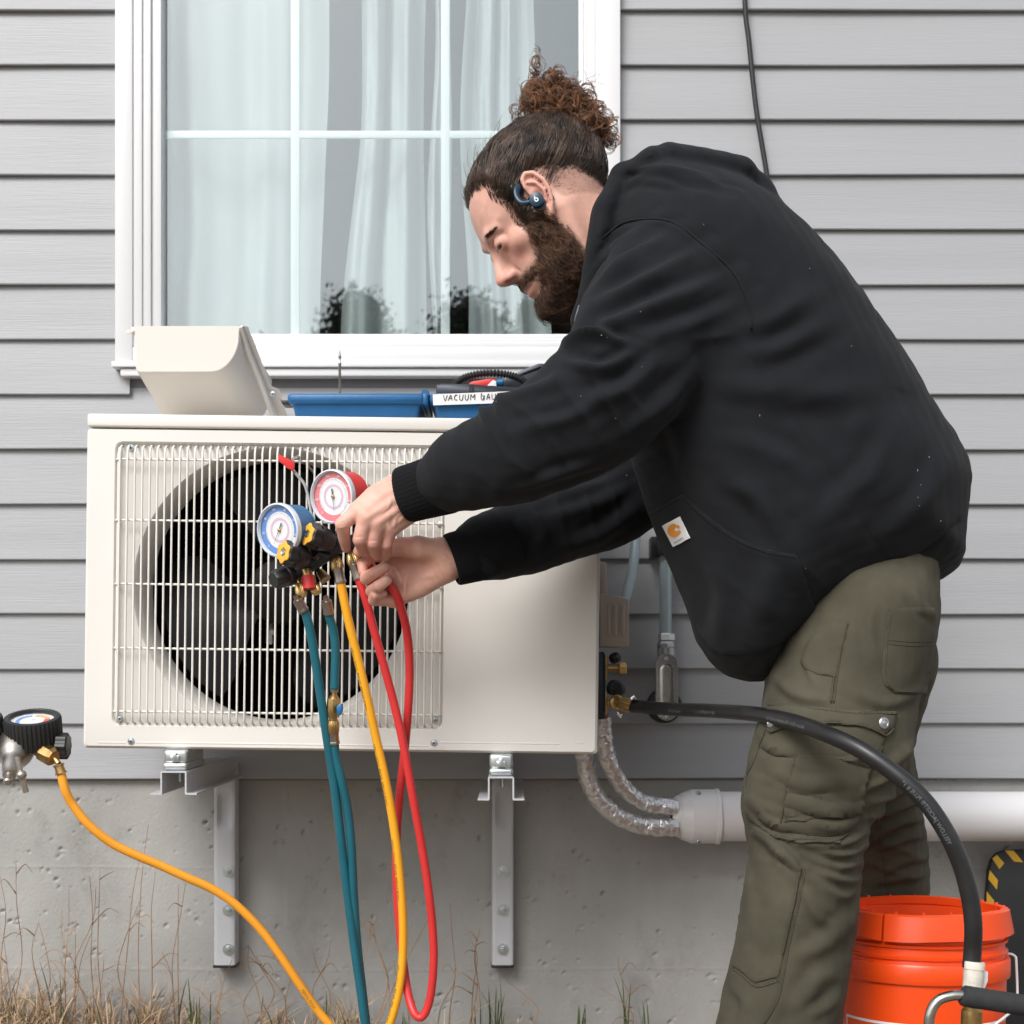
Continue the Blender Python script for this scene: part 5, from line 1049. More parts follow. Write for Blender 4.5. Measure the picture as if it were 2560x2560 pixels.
def drape(poly, bvh, thick, step=14.0, sink=0.0015, soft=True):
    """a piece of cloth with the given outline in photo pixels laid on the surface, with real thickness"""
    bm = bmesh.new(); vv = [bm.verts.new((x, y, 0)) for x, y in poly]; bm.faces.new(vv)
    xs_ = [p[0] for p in poly]; ys_ = [p[1] for p in poly]
    for axis, lo, hi in ((0, min(xs_), max(xs_)), (1, min(ys_), max(ys_))):
        v_ = lo + step
        while v_ < hi:
            n_ = Vector((1, 0, 0)) if axis == 0 else Vector((0, 1, 0)); co = Vector((v_, 0, 0)) if axis == 0 else Vector((0, v_, 0))
            bmesh.ops.bisect_plane(bm, geom=bm.verts[:] + bm.edges[:] + bm.faces[:], plane_co=co, plane_no=n_); v_ += step
    bm.verts.index_update(); top = []; bot = []; last = None
    bd = {v.index for e in bm.edges if e.is_boundary for v in e.verts}
    for v in bm.verts:
        p, n_ = hit(bvh, v.co.x, v.co.y)
        if p is None: p, n_ = bvh.find_nearest(W(v.co.x, v.co.y, 0.72))[:2]
        if n_.y > 0.3: n_ = -n_
        top.append(p + n_ * (thick * (0.55 if v.index in bd and soft else 1.0))); bot.append(p - n_ * sink)
    n0 = len(top); fs_ = []
    for f in bm.faces:
        q = [v.index for v in f.verts]; fs_ += [tuple(q[::-1]), tuple(i + n0 for i in q)]
    for e in bm.edges:
        if e.is_boundary: a, b = e.verts[0].index, e.verts[1].index; fs_.append((a, b, b + n0, a + n0))
    bm.free(); mm = MB(); mm.add(top + bot, fs_)
    b2 = bmesh.new(); 
    for p in mm.v: b2.verts.new(p)
    b2.verts.ensure_lookup_table()
    for f in mm.f:
        try: b2.faces.new([b2.verts[i] for i in f])
        except ValueError: pass
    bmesh.ops.recalc_face_normals(b2, faces=b2.faces); b2.verts.index_update(); out_ = MB(); out_.add([v.co.copy() for v in b2.verts], [[v.index for v in f.verts] for f in b2.faces]); b2.free(); return out_
def seam(mb, pts, bvh, r_, lift=0.0, step=9, dash=None):
    """raised seam (or dashed stitching) along a polyline in photo pixels"""
    Q = cr(pts, 4); q = [Q[0]]
    for a, b in zip(Q[:-1], Q[1:]):
        n_ = max(1, int(np.hypot(*(b - a)) / step)); q += [a + (b - a) * (k + 1) / n_ for k in range(n_)]
    P = []
    for x, y in q:
        p, n_ = hit(bvh, x, y)
        if p is None: continue
        if n_.y > 0: n_ = -n_
        P.append(p + n_ * lift)
    if len(P) < 2: return
    if dash is None: mb.sweep(P, r_, 6)
    else:
        for i in range(0, len(P) - 1, 2): mb.sweep([P[i], P[i].lerp(P[i + 1], dash)], r_, 4)

M['skin'] = mat('skin', (0.70, 0.398, 0.312), 0.47, var=0.10, vscale=70, bump=0.30, bscale=700, bdist=0.0007, sss=0.05, spec=0.4)
def tint_by(m, attr, col):
    n = m.node_tree.nodes; l = m.node_tree.links; p = n['Principled BSDF']; src = p.inputs['Base Color'].links[0].from_socket
    a = n.new('ShaderNodeAttribute'); a.attribute_name = attr; mx = n.new('ShaderNodeMix'); mx.data_type = 'RGBA'
    l.new(a.outputs['Fac'], mx.inputs[0]); l.new(src, mx.inputs[6]); mx.inputs[7].default_value = (*col, 1); l.new(mx.outputs[2], p.inputs['Base Color'])
tint_by(M['skin'], 'flush', (0.56, 0.20, 0.155)); tint_by(M['skin'], 'stubble', (0.12, 0.072, 0.052))
M['hair'] = mat('dark_brown_hair', (0.018, 0.0115, 0.009), 0.38, var=0.6, vscale=45, tint=(0.072, 0.046, 0.032), spec=0.5)
M['bun'] = mat('auburn_hair', (0.070, 0.030, 0.016), 0.42, var=0.45, vscale=70, tint=(0.22, 0.100, 0.048), spec=0.4)
M['beard'] = mat('brown_beard', (0.035, 0.018, 0.012), 0.5, var=0.5, vscale=80, tint=(0.085, 0.042, 0.024), spec=0.4)
M['beard_light'] = mat('reddish_beard', (0.070, 0.034, 0.020), 0.5, var=0.5, vscale=80, tint=(0.16, 0.080, 0.045), spec=0.4)
M['hoodie'] = mat('black_fleece', (0.0070, 0.0080, 0.0102), 0.86, var=0.18, vscale=25, bump=0.4, bscale=1400, bdist=0.0006, sheen=0.035, spec=0.2)
M['rib'] = mat('black_rib_knit', (0.0055, 0.0057, 0.0068), 0.92, var=0.1, vscale=25, bump=0.3, bscale=1500, bdist=0.0006, sheen=0.016, spec=0.18)
M['canvas'] = mat('olive_canvas', (0.053, 0.0485, 0.0325), 0.88, var=0.16, vscale=10, bump=0.3, bscale=1600, bdist=0.0004, sheen=0.02, spec=0.2, tint=(0.070, 0.064, 0.044))
M['thread'] = mat('olive_thread', (0.038, 0.035, 0.023), 0.85)
M['navy'] = mat('navy_plastic', (0.012, 0.045, 0.085), 0.38)
M['logo_orange'] = mat('logo_orange', (0.80, 0.30, 0.02), 0.6)
M['eye'] = mat('eye_white', (0.62, 0.58, 0.55), 0.2, spec=0.6); M['iris'] = mat('iris_dark', (0.05, 0.04, 0.035), 0.15)
M['nail'] = mat('finger_nail', (0.66, 0.41, 0.34), 0.28, spec=0.6)
M['boot'] = mat('brown_boot', (0.10, 0.06, 0.035), 0.7, var=0.2)

per = thing('person', 'bearded person in black hoodie and olive work trousers bending over the gauge manifold', 'person', W(1900, 2920, .62))

# ---- head frame: millimetres forward / sideways (to the camera) / up
H0 = np.array(W(1336, 512.8, 0.62)); yaw = rad(7)
hf0 = np.array([-0.772, 0, -0.635]); hu = np.array([-0.635, 0, 0.772]); hs0 = np.array([0, -1.0, 0])
hf = hf0 * math.cos(yaw) + hs0 * math.sin(yaw); hs_ = hs0 * math.cos(yaw) - hf0 * math.sin(yaw)
HB = np.stack([hf, hs_, hu], 1).astype(np.float32)
def hl(P): return ((P - H0.astype(np.float32)) @ HB) * 1000.0
def hw(f, s_, u): return Vector(H0 + (hf * f + hs_ * s_ + hu * u) / 1000.0)
SL = np.array([(101, -16, -22, 3), (98, 6, -48, 26), (91, 31, -69, 46), (78, 54, -92, 60), (60, 72, -111, 71), (45, 82, -119, 74.5), (28, 88.5, -121, 76), (10, 93, -120, 75.5), (2, 93.5, -117, 75), (-10, 89, -112, 74), (-20, 86.5, -105, 72.5), (-35, 87, -92, 70), (-50, 88, -74, 67.5), (-65, 89.5, -55, 64), (-80, 90.5, -35, 60), (-88, 87, -28, 58), (-95, 87, -18, 55), (-104, 84, -8, 50), (-113, 84, 0, 44), (-121, 78, 8, 34), (-127, 62, 22, 18), (-129, 46, 40, 3)])[::-1]
SLd = cr(SL, 6)
def head_sdf(L):
    f, s_, u = L[:, 0], L[:, 1], L[:, 2]
    ff, fb, w = (np.interp(u, SLd[:, 0], SLd[:, i]).astype(np.float32) for i in (1, 2, 3))
    fc, rf = (ff + fb) / 2, np.maximum((ff - fb) / 2, 1.0); w = np.maximum(w, 1.0)
    n = 2.25; d = ((np.abs((f - fc) / rf) ** n + np.abs(s_ / w) ** n) ** (1 / n) - 1) * np.minimum(rf, w)
    d = np.maximum(d, np.maximum(u - 101, -129 - u))
    Q = np.stack([f, np.abs(s_), u], 1)
    d = smin(d, sd_chain(Q, [(89, 9, -5), (87, 25, -1), (77, 41, -5)], [5.5, 6.2, 4.5]), 9)            # brow ridge
    d = smin(d, sd_ell(Q, (54, 47, -38), (22, 17, 15)), 14)                                      # cheek bone
    k = sd_ell(Q, (96, 27, -20), (12, 14, 9)); d = -smin(-d, k, 7)                              # eye socket
    nose = sd_chain(L, [(88, 0, -14), (95, 0, -33), (104, 0, -52), (107, 0, -57)], [6.5, 7.2, 9.5, 9.8])
    nose = smin(nose, sd_chain(L, [(84, 0, -16), (87, 0, -34), (90, 0, -50), (91, 0, -60)], [8, 9, 10.5, 11.5]), 5)
    nose = smin(nose, sd_ell(Q, (97, 11, -61), (10.5, 6.8, 7)), 5); nose = smin(nose, sd_chain(L, [(103, 0, -63), (92, 0, -69)], [6, 5]), 4)
    nose = -smin(-nose, sd_ell(Q, (101, 8.2, -68.5), (7.2, 4.4, 5.6)), 1.5)
    d = smin(d, nose, 7); d = -smin(-d, sd_ell(Q, (102.5, 8.6, -69.5), (7.0, 3.9, 6.2)), 1.5); d = -smin(-d, sd_chain(Q, [(92, 17.5, -50), (87, 20.5, -60), (82, 25, -72)], [1.2, 1.4, 1.0]), 2.5)
    d = smin(d, sd_chain(Q, [(86.5, 0, -85), (84, 14, -86), (76, 22, -88)], [5.5, 5, 3.5]), 5)   # upper lip
    d = smin(d, sd_chain(Q, [(85, 0, -98), (82.5, 12, -97.5), (75, 20, -94)], [6.8, 6.2, 3.5]), 4)
    d = -smin(-d, sd_chain(Q, [(94, 0, -91), (88, 13, -91.2), (80, 22, -91)], [2.2, 2.0, 1.5]), 2)  # mouth line
    d = smin(d, sd_ell(L, (72, 0, -116), (15, 17, 13)), 10)
    # lids round the eye ball
    lid = sd_ell(Q, (79.6, 28.5, -21), (12.9, 13.2, 12.6)); d = smin(d, lid, 3.5); slit = sd_chain(Q, [(89.5, 18.5, -27), (92.2, 28, -26.2), (86.5, 39.5, -24.2)], [1.4, 3.0, 1.3]); d = -smin(-d, slit, 0.5)
    crease = sd_chain(Q, [(91, 18, -17), (93, 28, -13.5), (87, 40, -16)], [0.9, 1.1, 0.8]); d = -smin(-d, crease, 1.2)
    Lr = L; L = L - np.array([9.5, 0, 1.5], np.float32); L = L * np.array([1.15, 1, 1], np.float32); f, s_, u = L[:, 0], L[:, 1], L[:, 2]
    # ear
    e = sd_chain(L, [(15, 79, -8), (15, 81, 6), (11, 82, 16), (2, 84, 20), (-8, 87, 13), (-13, 89, -3), (-10, 89, -20), (-2, 86, -34), (8, 83, -42)], [2.6, 3.2, 3.4, 3.4, 3.6, 3.6, 3.4, 3.2, 3.6])
    pl_ = sd_chain(L, [(5, 78, 12), (2, 80, -8), (6, 78, -30)], [10, 12.5, 9]); pl_ = np.maximum(pl_, np.abs(s_ - 78.5 + (f - 5) * 0.28) - 3.2)
    e = smin(e, pl_, 3); e = smin(e, sd_chain(L, [(7, 83, 8), (-2, 86, 0), (-4, 86.5, -14), (3, 84, -27)], [2.4, 2.6, 2.8, 2.6]), 2.5)
    e = smin(e, sd_ell(L, (10, 81, -41), (8, 4.5, 9)), 4); e = smin(e, sd_ell(L, (17, 80, -19), (5, 4.5, 7)), 3); e = smin(e, sd_ell(L, (4, 73, -14), (11, 8, 20)), 4)
    e = -smin(-e, sd_ell(L, (7, 84, -16), (7.5, 6.5, 10)), 2)
    return smin(d, e, 3)
NECK = [(hw(-30, 0, -35)), W(1530, 640, .62), W(1610, 730, .62), W(1700, 800, .62)]
def body_head(P):
    d = head_sdf(hl(P)) / 1000.0
    nk = sd_chain(P, NECK, [0.060, 0.063, 0.072, 0.085], [0.058, 0.060, 0.068, 0.08])
    d = smin(d, nk, 0.022)
    sc_ = sd_chain(P, [hw(-6, 62, -42), W(1485, 690, .665)], [0.012, 0.013])          # neck tendon
    return smin(d, sc_, 0.02)
EARO = np.array([9.5, 0, 1.5])
c_ = np.array([tuple(hw(0, 0, 0)), tuple(W(1620, 740, .62))])
hP, hQ = sample(body_head, (c_[:, 0].min() - .165, -.62 - .10, c_[:, 2].min() - .10), (c_[:, 0].max() + .03, -.62 + .10, H0[2] + .125), 0.0021)
# hands; numbers are positions in an enlarged crop of the photograph plus the distance from the wall
K2 = lambda p: W(600 + p[0] / 3.22, 1080 + p[1] / 3.22, p[2])
def chain(P, pts, r_): return sd_chain(P, [K2(p) for p in pts], np.array(r_) / 1000.0)
def hand_left(P):
    d = chain(P, [(1265, 412, .664), (1085, 520, .676), (955, 628, .685)], [15, 15.5, 13])
    for pts, r_ in (([(1310, 490, .670), (1020, 680, .694)], [16, 12.5]), ([(1350, 570, .668), (1105, 735, .690)], [16, 12]), ([(1385, 640, .660), (1200, 785, .678)], [15, 11.5]), ([(1450, 455, .668), (1330, 520, .662)], [23, 24])):
        d = smin(d, chain(P, pts, r_), .012)
    fg = chain(P, [(955, 632, .686), (822, 742, .692), (838, 850, .676), (853, 935, .660)], [11.5, 10, 8.6, 6.6])
    for pts, r_ in (([(1015, 685, .694), (965, 865, .690), (992, 945, .655), (1015, 960, .635)], [11.5, 10.2, 8.5, 7.5]), ([(1102, 738, .690), (1071, 893, .684), (1090, 965, .650), (1105, 990, .632)], [11, 9.8, 8.5, 7.5]), ([(1198, 785, .678), (1178, 905, .674), (1180, 970, .646), (1165, 1005, .630)], [10.5, 8.9, 8, 7])):
        f2 = chain(P, pts, r_); fg = smin(fg, f2, .0018)
    d = smin(d, fg, .006)
    th = chain(P, [(1200, 560, .650), (1060, 760, .625), (1000, 880, .610), (955, 965, .600)], [15, 12, 10, 8]); return smin(d, th, .008)
def hand_right(P):
    d = chain(P, [(1860, 1000, .602), (1690, 1025, .600)], [23, 25])
    for pts, r_ in (([(1640, 935, .600), (1235, 965, .576)], [15, 13]), ([(1650, 1000, .602), (1205, 1085, .572)], [15, 13]), ([(1660, 1070, .602), (1205, 1215, .572)], [15, 13]), ([(1660, 1120, .600), (1450, 1250, .590), (1240, 1345, .578)], [16, 15, 12.5])):
        d = smin(d, chain(P, pts, r_), .014)
    d = smin(d, chain(P, [(1590, 950, .612), (1430, 930, .622), (1300, 925, .612)], [15, 17.5, 13]), .014)
    th = chain(P, [(1300, 925, .612), (1190, 960, .604), (1110, 985, .596)], [12, 9.5, 7.5])
    fg = chain(P, [(1235, 965, .574), (1045, 1010, .578), (985, 1065, .588), (990, 1125, .592)], [10.5, 9, 8, 6.8])
    for pts, r_ in (([(1200, 1090, .570), (1015, 1180, .594), (1095, 1128, .620), (1165, 1088, .624)], [11, 9.4, 8.8, 7.8]), ([(1200, 1215, .570), (1060, 1282, .592), (1118, 1238, .618), (1180, 1195, .622)], [11, 9.3, 8.7, 7.8]), ([(1235, 1345, .578), (1078, 1352, .594), (1090, 1312, .606), (1150, 1300, .600)], [11, 8.8, 7.6, 6.8])):
        fg = smin(fg, chain(P, pts, r_), .0018)
    d = smin(d, th, .008); return smin(d, fg, .006)
def bounds(pts, pad): A = np.array([tuple(K2(p)) for p in pts]); return A.min(0) - pad, A.max(0) + pad
lo, hi = bounds([(1470, 400, .66), (820, 1005, .60), (1000, 700, .70)], .034); lP, lQ = sample(hand_left, lo, hi, 0.0013)
lo, hi = bounds([(1860, 900, .60), (985, 1360, .57), (1100, 1000, .63)], .032); rP, rQ = sample(hand_right, lo, hi, 0.0013)
crop = lambda L: [(600 + x / 3.22, 1080 + y / 3.22) for x, y in L]
lN = v_normals(lP, lQ)
lP = folds(lP, lN, [(crop([(960, 640), (1150, 500), (1290, 420)]), 9, .0012), (crop([(1020, 690), (1180, 590), (1310, 500)]), 8, .0013), (crop([(1105, 735), (1240, 650), (1340, 580)]), 8, .0012), (crop([(1195, 785), (1300, 700), (1370, 640)]), 7, .0009),
    (crop([(1130, 660), (1200, 600), (1215, 530)]), 4, .0008), (crop([(1240, 760), (1260, 690), (1330, 640)]), 4, .0007), (crop([(790, 760), (850, 745)]), 3, -.0007), (crop([(795, 740), (845, 722)]), 3, -.0006), (crop([(925, 850), (1000, 845)]), 3, -.0005), (crop([(1030, 880), (1105, 875)]), 3, -.0005), (crop([(1220, 690), (1225, 760), (1260, 800)]), 5, -.0008)])
rN = v_normals(rP, rQ)
rP = folds(rP, rN, [(crop([(1225, 1075), (1275, 1130), (1310, 1210)]), 3.2, -.0016), (crop([(1360, 1140), (1335, 1220), (1345, 1350)]), 3.2, -.0013), (crop([(1275, 1010), (1250, 1060), (1260, 1120)]), 3, -.0012), (crop([(1590, 1060), (1600, 1120), (1640, 1180)]), 4, -.001), (crop([(1650, 960), (1690, 1030)]), 4, -.0008), (crop([(1100, 1330), (1110, 1390)]), 2.5, -.001), (crop([(1060, 1180), (1085, 1160)]), 2.5, -.0007), (crop([(1440, 1180), (1560, 1150)]), 7, .0008)])
# hidden core (arms, chest, pelvis) keeps hands, head and legs joined up inside the clothes
ARM_L = [W(1740, 660, .72), W(1640, 800, .79), W(1451, 1040, .80), W(1166, 1172, .735), K2((1400, 480, .662))]
ARM_R = [W(1760, 760, .46), W(1690, 1060, .45), W(1540, 1230, .47), W(1360, 1320, .53), K2((1840, 1005, .602))]
def core(P):
    d = sd_chain(P, ARM_L, [.06, .052, .042, .032, .020]); d = np.minimum(d, sd_chain(P, ARM_R, [.06, .052, .042, .032, .018]))
    d = smin(d, sd_chain(P, [NECK[2], W(1900, 900, .62), W(2080, 1300, .62), W(2150, 1500, .61)], [.08, .12, .11, .09], [.07, .16, .14, .12]), .05)
    d = smin(d, sd_chain(P, [W(2110, 1560, .68), W(2010, 2150, .72), W(1880, 2700, .72)], [.06, .05, .04]), .04); return smin(d, sd_chain(P, [W(2170, 1560, .52), W(2190, 2150, .33), W(2250, 2700, .31)], [.05, .05, .04]), .04)
kP, kQ = sample(core, (-.25, -.95, -.05), (.75, -.32, 1.35), 0.012)
BP = np.concatenate([hP, lP, rP, kP]); o1, o2, o3 = len(hP), len(hP) + len(lP), len(hP) + len(lP) + len(rP)
BQ = np.concatenate([hQ, lQ + o1, rQ + o2, kQ + o3])
body = obj('body', (BP, BQ.tolist()), M['skin'], per, angle=180)
Lh = hl(hP.astype(np.float32)); fl = np.zeros(len(BP), np.float32)
g = lambda c, r_: np.exp(-(((Lh[:, 0] - c[0]) / r_[0]) ** 2 + ((np.abs(Lh[:, 1]) - c[1]) / r_[1]) ** 2 + ((Lh[:, 2] - c[2]) / r_[2]) ** 2))
fl[:o1] = np.clip(0.50 * g((105, 4, -60), (16, 16, 14)) + 0.46 * g((76, 42, -46), (22, 24, 18)) + 0.22 * g((88, 22, -12), (14, 18, 8)) + 0.75 * g((88, 4, -98), (10, 18, 6.5)) + 0.5 * g((88, 4, -87), (8, 18, 4)) + 0.36 * g((10, 86, -8), (16, 12, 36)) + 0.15 * g((80, 30, -30), (14, 18, 8)), 0, 0.9)
lpx, lpy = to_px(lP); fl[o1:o2] = 0.40 * np.clip((lpy - 1310) / 60, 0, 1) + 0.06
rpx, rpy = to_px(rP); fl[o2:o3] = 0.28 * np.clip((960 - rpx) / 40, 0, 1) + 0.10
st = np.zeros(len(BP), np.float32)
HAIRP = [(76, 64), (66, 58), (54, 50), (57, 27), (52, 8), (53, -24), (40, -40), (28, -22), (25, 0), (15, 18), (-8, 22), (-24, 12), (-55, -8), (-82, -42), (-140, -70), (-150, 150), (95, 150), (95, 78)]
BEARDP = [(54, -20), (57, -45), (59, -58), (64, -72), (76, -73.5), (90, -71.5), (118, -72), (118, -84.5), (92, -86), (80, -87), (74, -93), (78, -103), (90, -105.5), (118, -105), (118, -170), (-12, -170), (4, -128), (8, -100), (8, -65), (20, -40), (30, -18)]
NAPEP = [(-24, 14), (-5, 20), (-14, -30), (-40, -40), (-78, -62), (-120, -60), (-85, -40), (-56, -6)]
hr = poly_sd(Lh[:, 0], Lh[:, 2], HAIRP); br = poly_sd(Lh[:, 0], Lh[:, 2], BEARDP); nr = poly_sd(Lh[:, 0], Lh[:, 2], NAPEP)
st[:o1] = np.clip(np.maximum(np.clip((hr + 2) / 10, 0, .8), np.maximum(np.clip((br + 6 + 2.2 * wob(Lh, .22, 77)) / 17, 0, .72), np.clip((nr + 4) / 16, 0, .30 + .35 * np.clip((Lh[:, 2] + 30) / 40, 0, 1)))), 0, 1) * ((np.abs(Lh[:, 1] - 86) > 9) | (np.abs(Lh[:, 0] - 14) > 24))
for nm, arr in (('flush', fl), ('stubble', st)):
    at = body.data.attributes.new(nm, 'FLOAT', 'POINT'); at.data.foreach_set('value', arr)
hNn = v_normals(hP, hQ); hb = bvh_of(hP, hQ); lb_ = bvh_of(lP, lQ); rb_ = bvh_of(rP, rQ)
def ellipse_px(cx_, cy_, a, b, ang, n=14): return [(cx_ + a * math.cos(t) * math.cos(ang) - b * math.sin(t) * math.sin(ang), cy_ + a * math.cos(t) * math.sin(ang) + b * math.sin(t) * math.cos(ang)) for t in [6.28318 * k / n for k in range(n)]]
for x, y, a, b, an in ((1160, 1058, 11, 7.5, -0.5), (1170, 1172, 11, 7, -0.55)):
    X, Y = 600 + x / 3.22, 1080 + y / 3.22; obj('fingernail', drape(ellipse_px(X, Y, a, b, an), rb_, .0006, 5, .001), M['nail'], body, angle=60)
# eyes
eyes = obj('eye', MB(), M['eye'], body)
m = MB(); m.sphere(hw(79.6, 28.5, -21), 0.0116, 12); obj('eyeball', m, M['eye'], body, angle=180)
m = MB(); m.sphere(hw(79.6, -28.5, -21), 0.0116, 12); obj('eyeball', m, M['eye'], body, angle=180)
bpy.data.objects.remove(eyes)
for s_ in (28.5, -28.5):
    ce = hw(79.6, s_, -21); dr = (hw(79.6 + 10, s_ * 1.12, -21 - 4.9) - ce).normalized(); m = MB(); m.lathe([(0.0004, 0.01185), (0.0035, 0.01150), (0.0056, 0.01040)], ce, dr, 20, True, False); obj('iris', m, M['iris'], body)

# ---- hair: base, strands combed back, curly bun, beard
def cap_sdf(P, region, off_max, extra=None, inset=0.0):
    L = hl(P); d = head_sdf(L); q = poly_sd(L[:, 0].astype(float), L[:, 2].astype(float), region); d = d - np.clip((q - inset) * 0.45, -4, off_max)
    if extra is not None: d = extra(d, L)
    return (d / 1000.0).astype(np.float32)
ear_cut = lambda d, L: -smin(-d, sd_ell(L, (12, 88, -10), (20, 22, 34)), 3)
aP, aQ = sample(lambda P: cap_sdf(P, HAIRP, 5.5, ear_cut, 4.2), H0 - np.array([.15, .105, .075]), H0 + np.array([.15, .105, .16]), 0.0025)
aN = v_normals(aP, aQ); aP = aP + aN * (0.0011 * wob(aP, 260, 3) + 0.0012 * wob(aP, 120, 4))[:, None]
hair = obj('hair', (aP, aQ.tolist()), M['hair'], per, angle=180)
def beard_extra(d, L):
    b_ = sd_ell(L, (52, 0, -116), (35, 40, 38)); b_ = smin(b_, sd_ell(np.stack([L[:, 0], np.abs(L[:, 1]), L[:, 2]], 1), (34, 42, -92), (24, 20, 34)), 12)
    q = poly_sd(L[:, 0].astype(float), L[:, 2].astype(float), BEARDP); return smin(d, np.maximum(b_, -(q - 8) * 0.8), 8)
eP, eQ = sample(lambda P: cap_sdf(P, BEARDP, 6, beard_extra, 8.0), np.array(hw(40, 0, -95)) - np.array([.12, .085, .11]), np.array(hw(40, 0, -95)) + np.array([.12, .085, .11]), 0.0025)
eN = v_normals(eP, eQ); eP = eP + eN * (0.0013 * wob(eP, 230, 8) + 0.001 * wob(eP, 120, 9))[:, None]
beard = obj('beard', (eP, eQ.tolist()), M['beard'], per, angle=180)
cb_ = bvh_of(aP, aQ); r = random.Random(21)
def strands(mb, pts, r0): mb.sweep(pts, list(np.linspace(r0, r0 * 0.45, len(pts))), 3, False)
bun_l = np.array([-100.0, 0, 70.0]); cen = np.array([-22.0, 0, 22.0])
m = MB(); n = 0; tries = 0
def on_scalp(dr):
    o_ = hw(*cen); h_ = hb.ray_cast(o_, (hw(*(cen + dr)) - o_).normalized())[0]
    if h_ is None: return None
    q = hl(np.array([tuple(h_)], np.float32))[0]
    if abs(q[1]) > 76 and -8 < q[0] < 32: return None
    return float(poly_sd(np.array([q[0]]), np.array([q[2]]), HAIRP)[0])
while n < 520 and tries < 20000:                     # locks of hair: each a bundle sharing one wave
    tries += 1; a = r.uniform(0, 6.283); zc_ = r.uniform(-0.75, 1.0); d0_ = np.array([math.sqrt(1 - zc_ * zc_) * math.cos(a), math.sqrt(1 - zc_ * zc_) * math.sin(a), zc_])
    if d0_[1] < -0.35 and r.random() < 0.8: continue
    sd = on_scalp(d0_)
    if sd is None or sd < -1.0: continue
    n += 1; edge = sd < 7; tgt = (bun_l + np.array([r.gauss(0, 9), r.gauss(0, 12), r.gauss(0, 9)]) - cen); tgt /= np.linalg.norm(tgt)
    reach0 = r.uniform(0.6, 1.0) if r.random() < 0.8 else r.uniform(0.2, 0.5); ph, fr_, am = r.uniform(0, 6.28), r.uniform(4, 9), r.uniform(0.012, 0.060); lift0 = r.uniform(0.0004, 0.0058); o_ = hw(*cen)
    for _ in range(12):
        dr = d0_ + np.array([r.gauss(0, .035), r.gauss(0, .035), r.gauss(0, .035)]); dr /= np.linalg.norm(dr); sq = on_scalp(dr)
        if sq is None or sq < -2.0: continue
        tg = tgt + np.array([r.gauss(0, .03), r.gauss(0, .03), r.gauss(0, .03)]); tg /= np.linalg.norm(tg)
        om = math.acos(max(-1, min(1, float(dr @ tg)))); sn = math.sin(om) + 1e-6; ax_ = np.cross(dr, tg); ax_ /= np.linalg.norm(ax_) + 1e-9; pts = []; reach = reach0 * r.uniform(.85, 1); am2 = am * r.uniform(.8, 1.2); l2 = lift0 + r.uniform(0, .0012)
        for k in range(11):
            t = k / 10 * reach; v = (math.sin((1 - t) * om) * dr + math.sin(t * om) * tg) / sn; v = v + ax_ * am2 * (math.sin(ph + t * fr_) - math.sin(ph)) * min(1, t * 3); v /= np.linalg.norm(v); dv = (hw(*(cen + v)) - o_).normalized(); hh = cb_.ray_cast(o_, dv)[0]
            if hh is None: break
            pts.append(hh + dv * (l2 * (math.sin(min(1, t / max(reach, .01)) * 2.6 + .25)) + 0.0014 * math.sin(ph * 2 + t * fr_ * 1.6)))
        if len(pts) >= 5: strands(m, pts, r.uniform(0.00030, 0.00050) if sq < 4 else r.uniform(0.00032, 0.00075))
n = 0
while n < 170:                                       # loose hairs standing off the head
    a = r.uniform(0, 6.283); zc_ = r.uniform(-0.3, 1.0); d0_ = np.array([math.sqrt(1 - zc_ * zc_) * math.cos(a), math.sqrt(1 - zc_ * zc_) * math.sin(a), zc_]); sd = on_scalp(d0_)
    if sd is None or sd < -2 or d0_[1] < -.5: continue
    n += 1; o_ = hw(*cen); dv = (hw(*(cen + d0_)) - o_).normalized(); hh = cb_.ray_cast(o_, dv)[0] or hb.ray_cast(o_, dv)[0]; tg = (hw(*bun_l) - hh).normalized(); tg = (tg - dv * tg.dot(dv)).normalized(); sdv = dv.cross(tg); L_ = r.uniform(.012, .035); u_ = r.uniform(.1, .45); c1 = r.gauss(0, .4)
    m.sweep(cr([hh, hh + (tg * .5 + dv * u_ + sdv * c1 * .5) * L_, hh + (tg * 1.0 + dv * u_ * 1.1 + sdv * c1) * L_], 4), .00017, 3, False)
obj('hair_strand', m, M['hair'], hair, angle=180, kind='stuff')
# short hair: nape fade, flyaways at the temple
m = MB()
for reg, cnt, ln in ((NAPEP, 1500, .0035), (HAIRP, 1100, .013)):
    n = 0; tries = 0
    while n < cnt and tries < 60000:
        tries += 1; i = r.randrange(len(hP)); q = Lh[i]
        if q[1] < -30: continue
        sd = float(poly_sd(np.array([q[0]]), np.array([q[2]]), reg)[0])
        if reg is HAIRP and not (-6 < sd < 5): continue
        if reg is NAPEP and sd < -3: continue
        if 66 < q[1] and -12 < q[0] < 32 and -50 < q[2] < 26: continue
        n += 1; p = Vector(hP[i]); nn = (p - hw(*cen)).normalized(); dn_ = Vector(-hu * 0.7 - hf * 0.5) if reg is NAPEP else (hw(*bun_l) - p).normalized(); dv = (dn_ - nn * dn_.dot(nn)).normalized(); L_ = ln * r.uniform(.5, 1.5); sd_ = nn.cross(dv) * r.uniform(-.5, .5)
        strands(m, [p - nn * 0.0005, p + (dv + nn * .35 + sd_ * .5) * L_ * .5, p + (dv + nn * .25 + sd_) * L_], 0.00016 if reg is NAPEP else 0.00032)
obj('short_hair', m, M['hair'], hair, angle=180, kind='stuff')
C1 = lambda x, y, d: W(1100 + x / 2.5417, 80 + y / 2.5417, d)
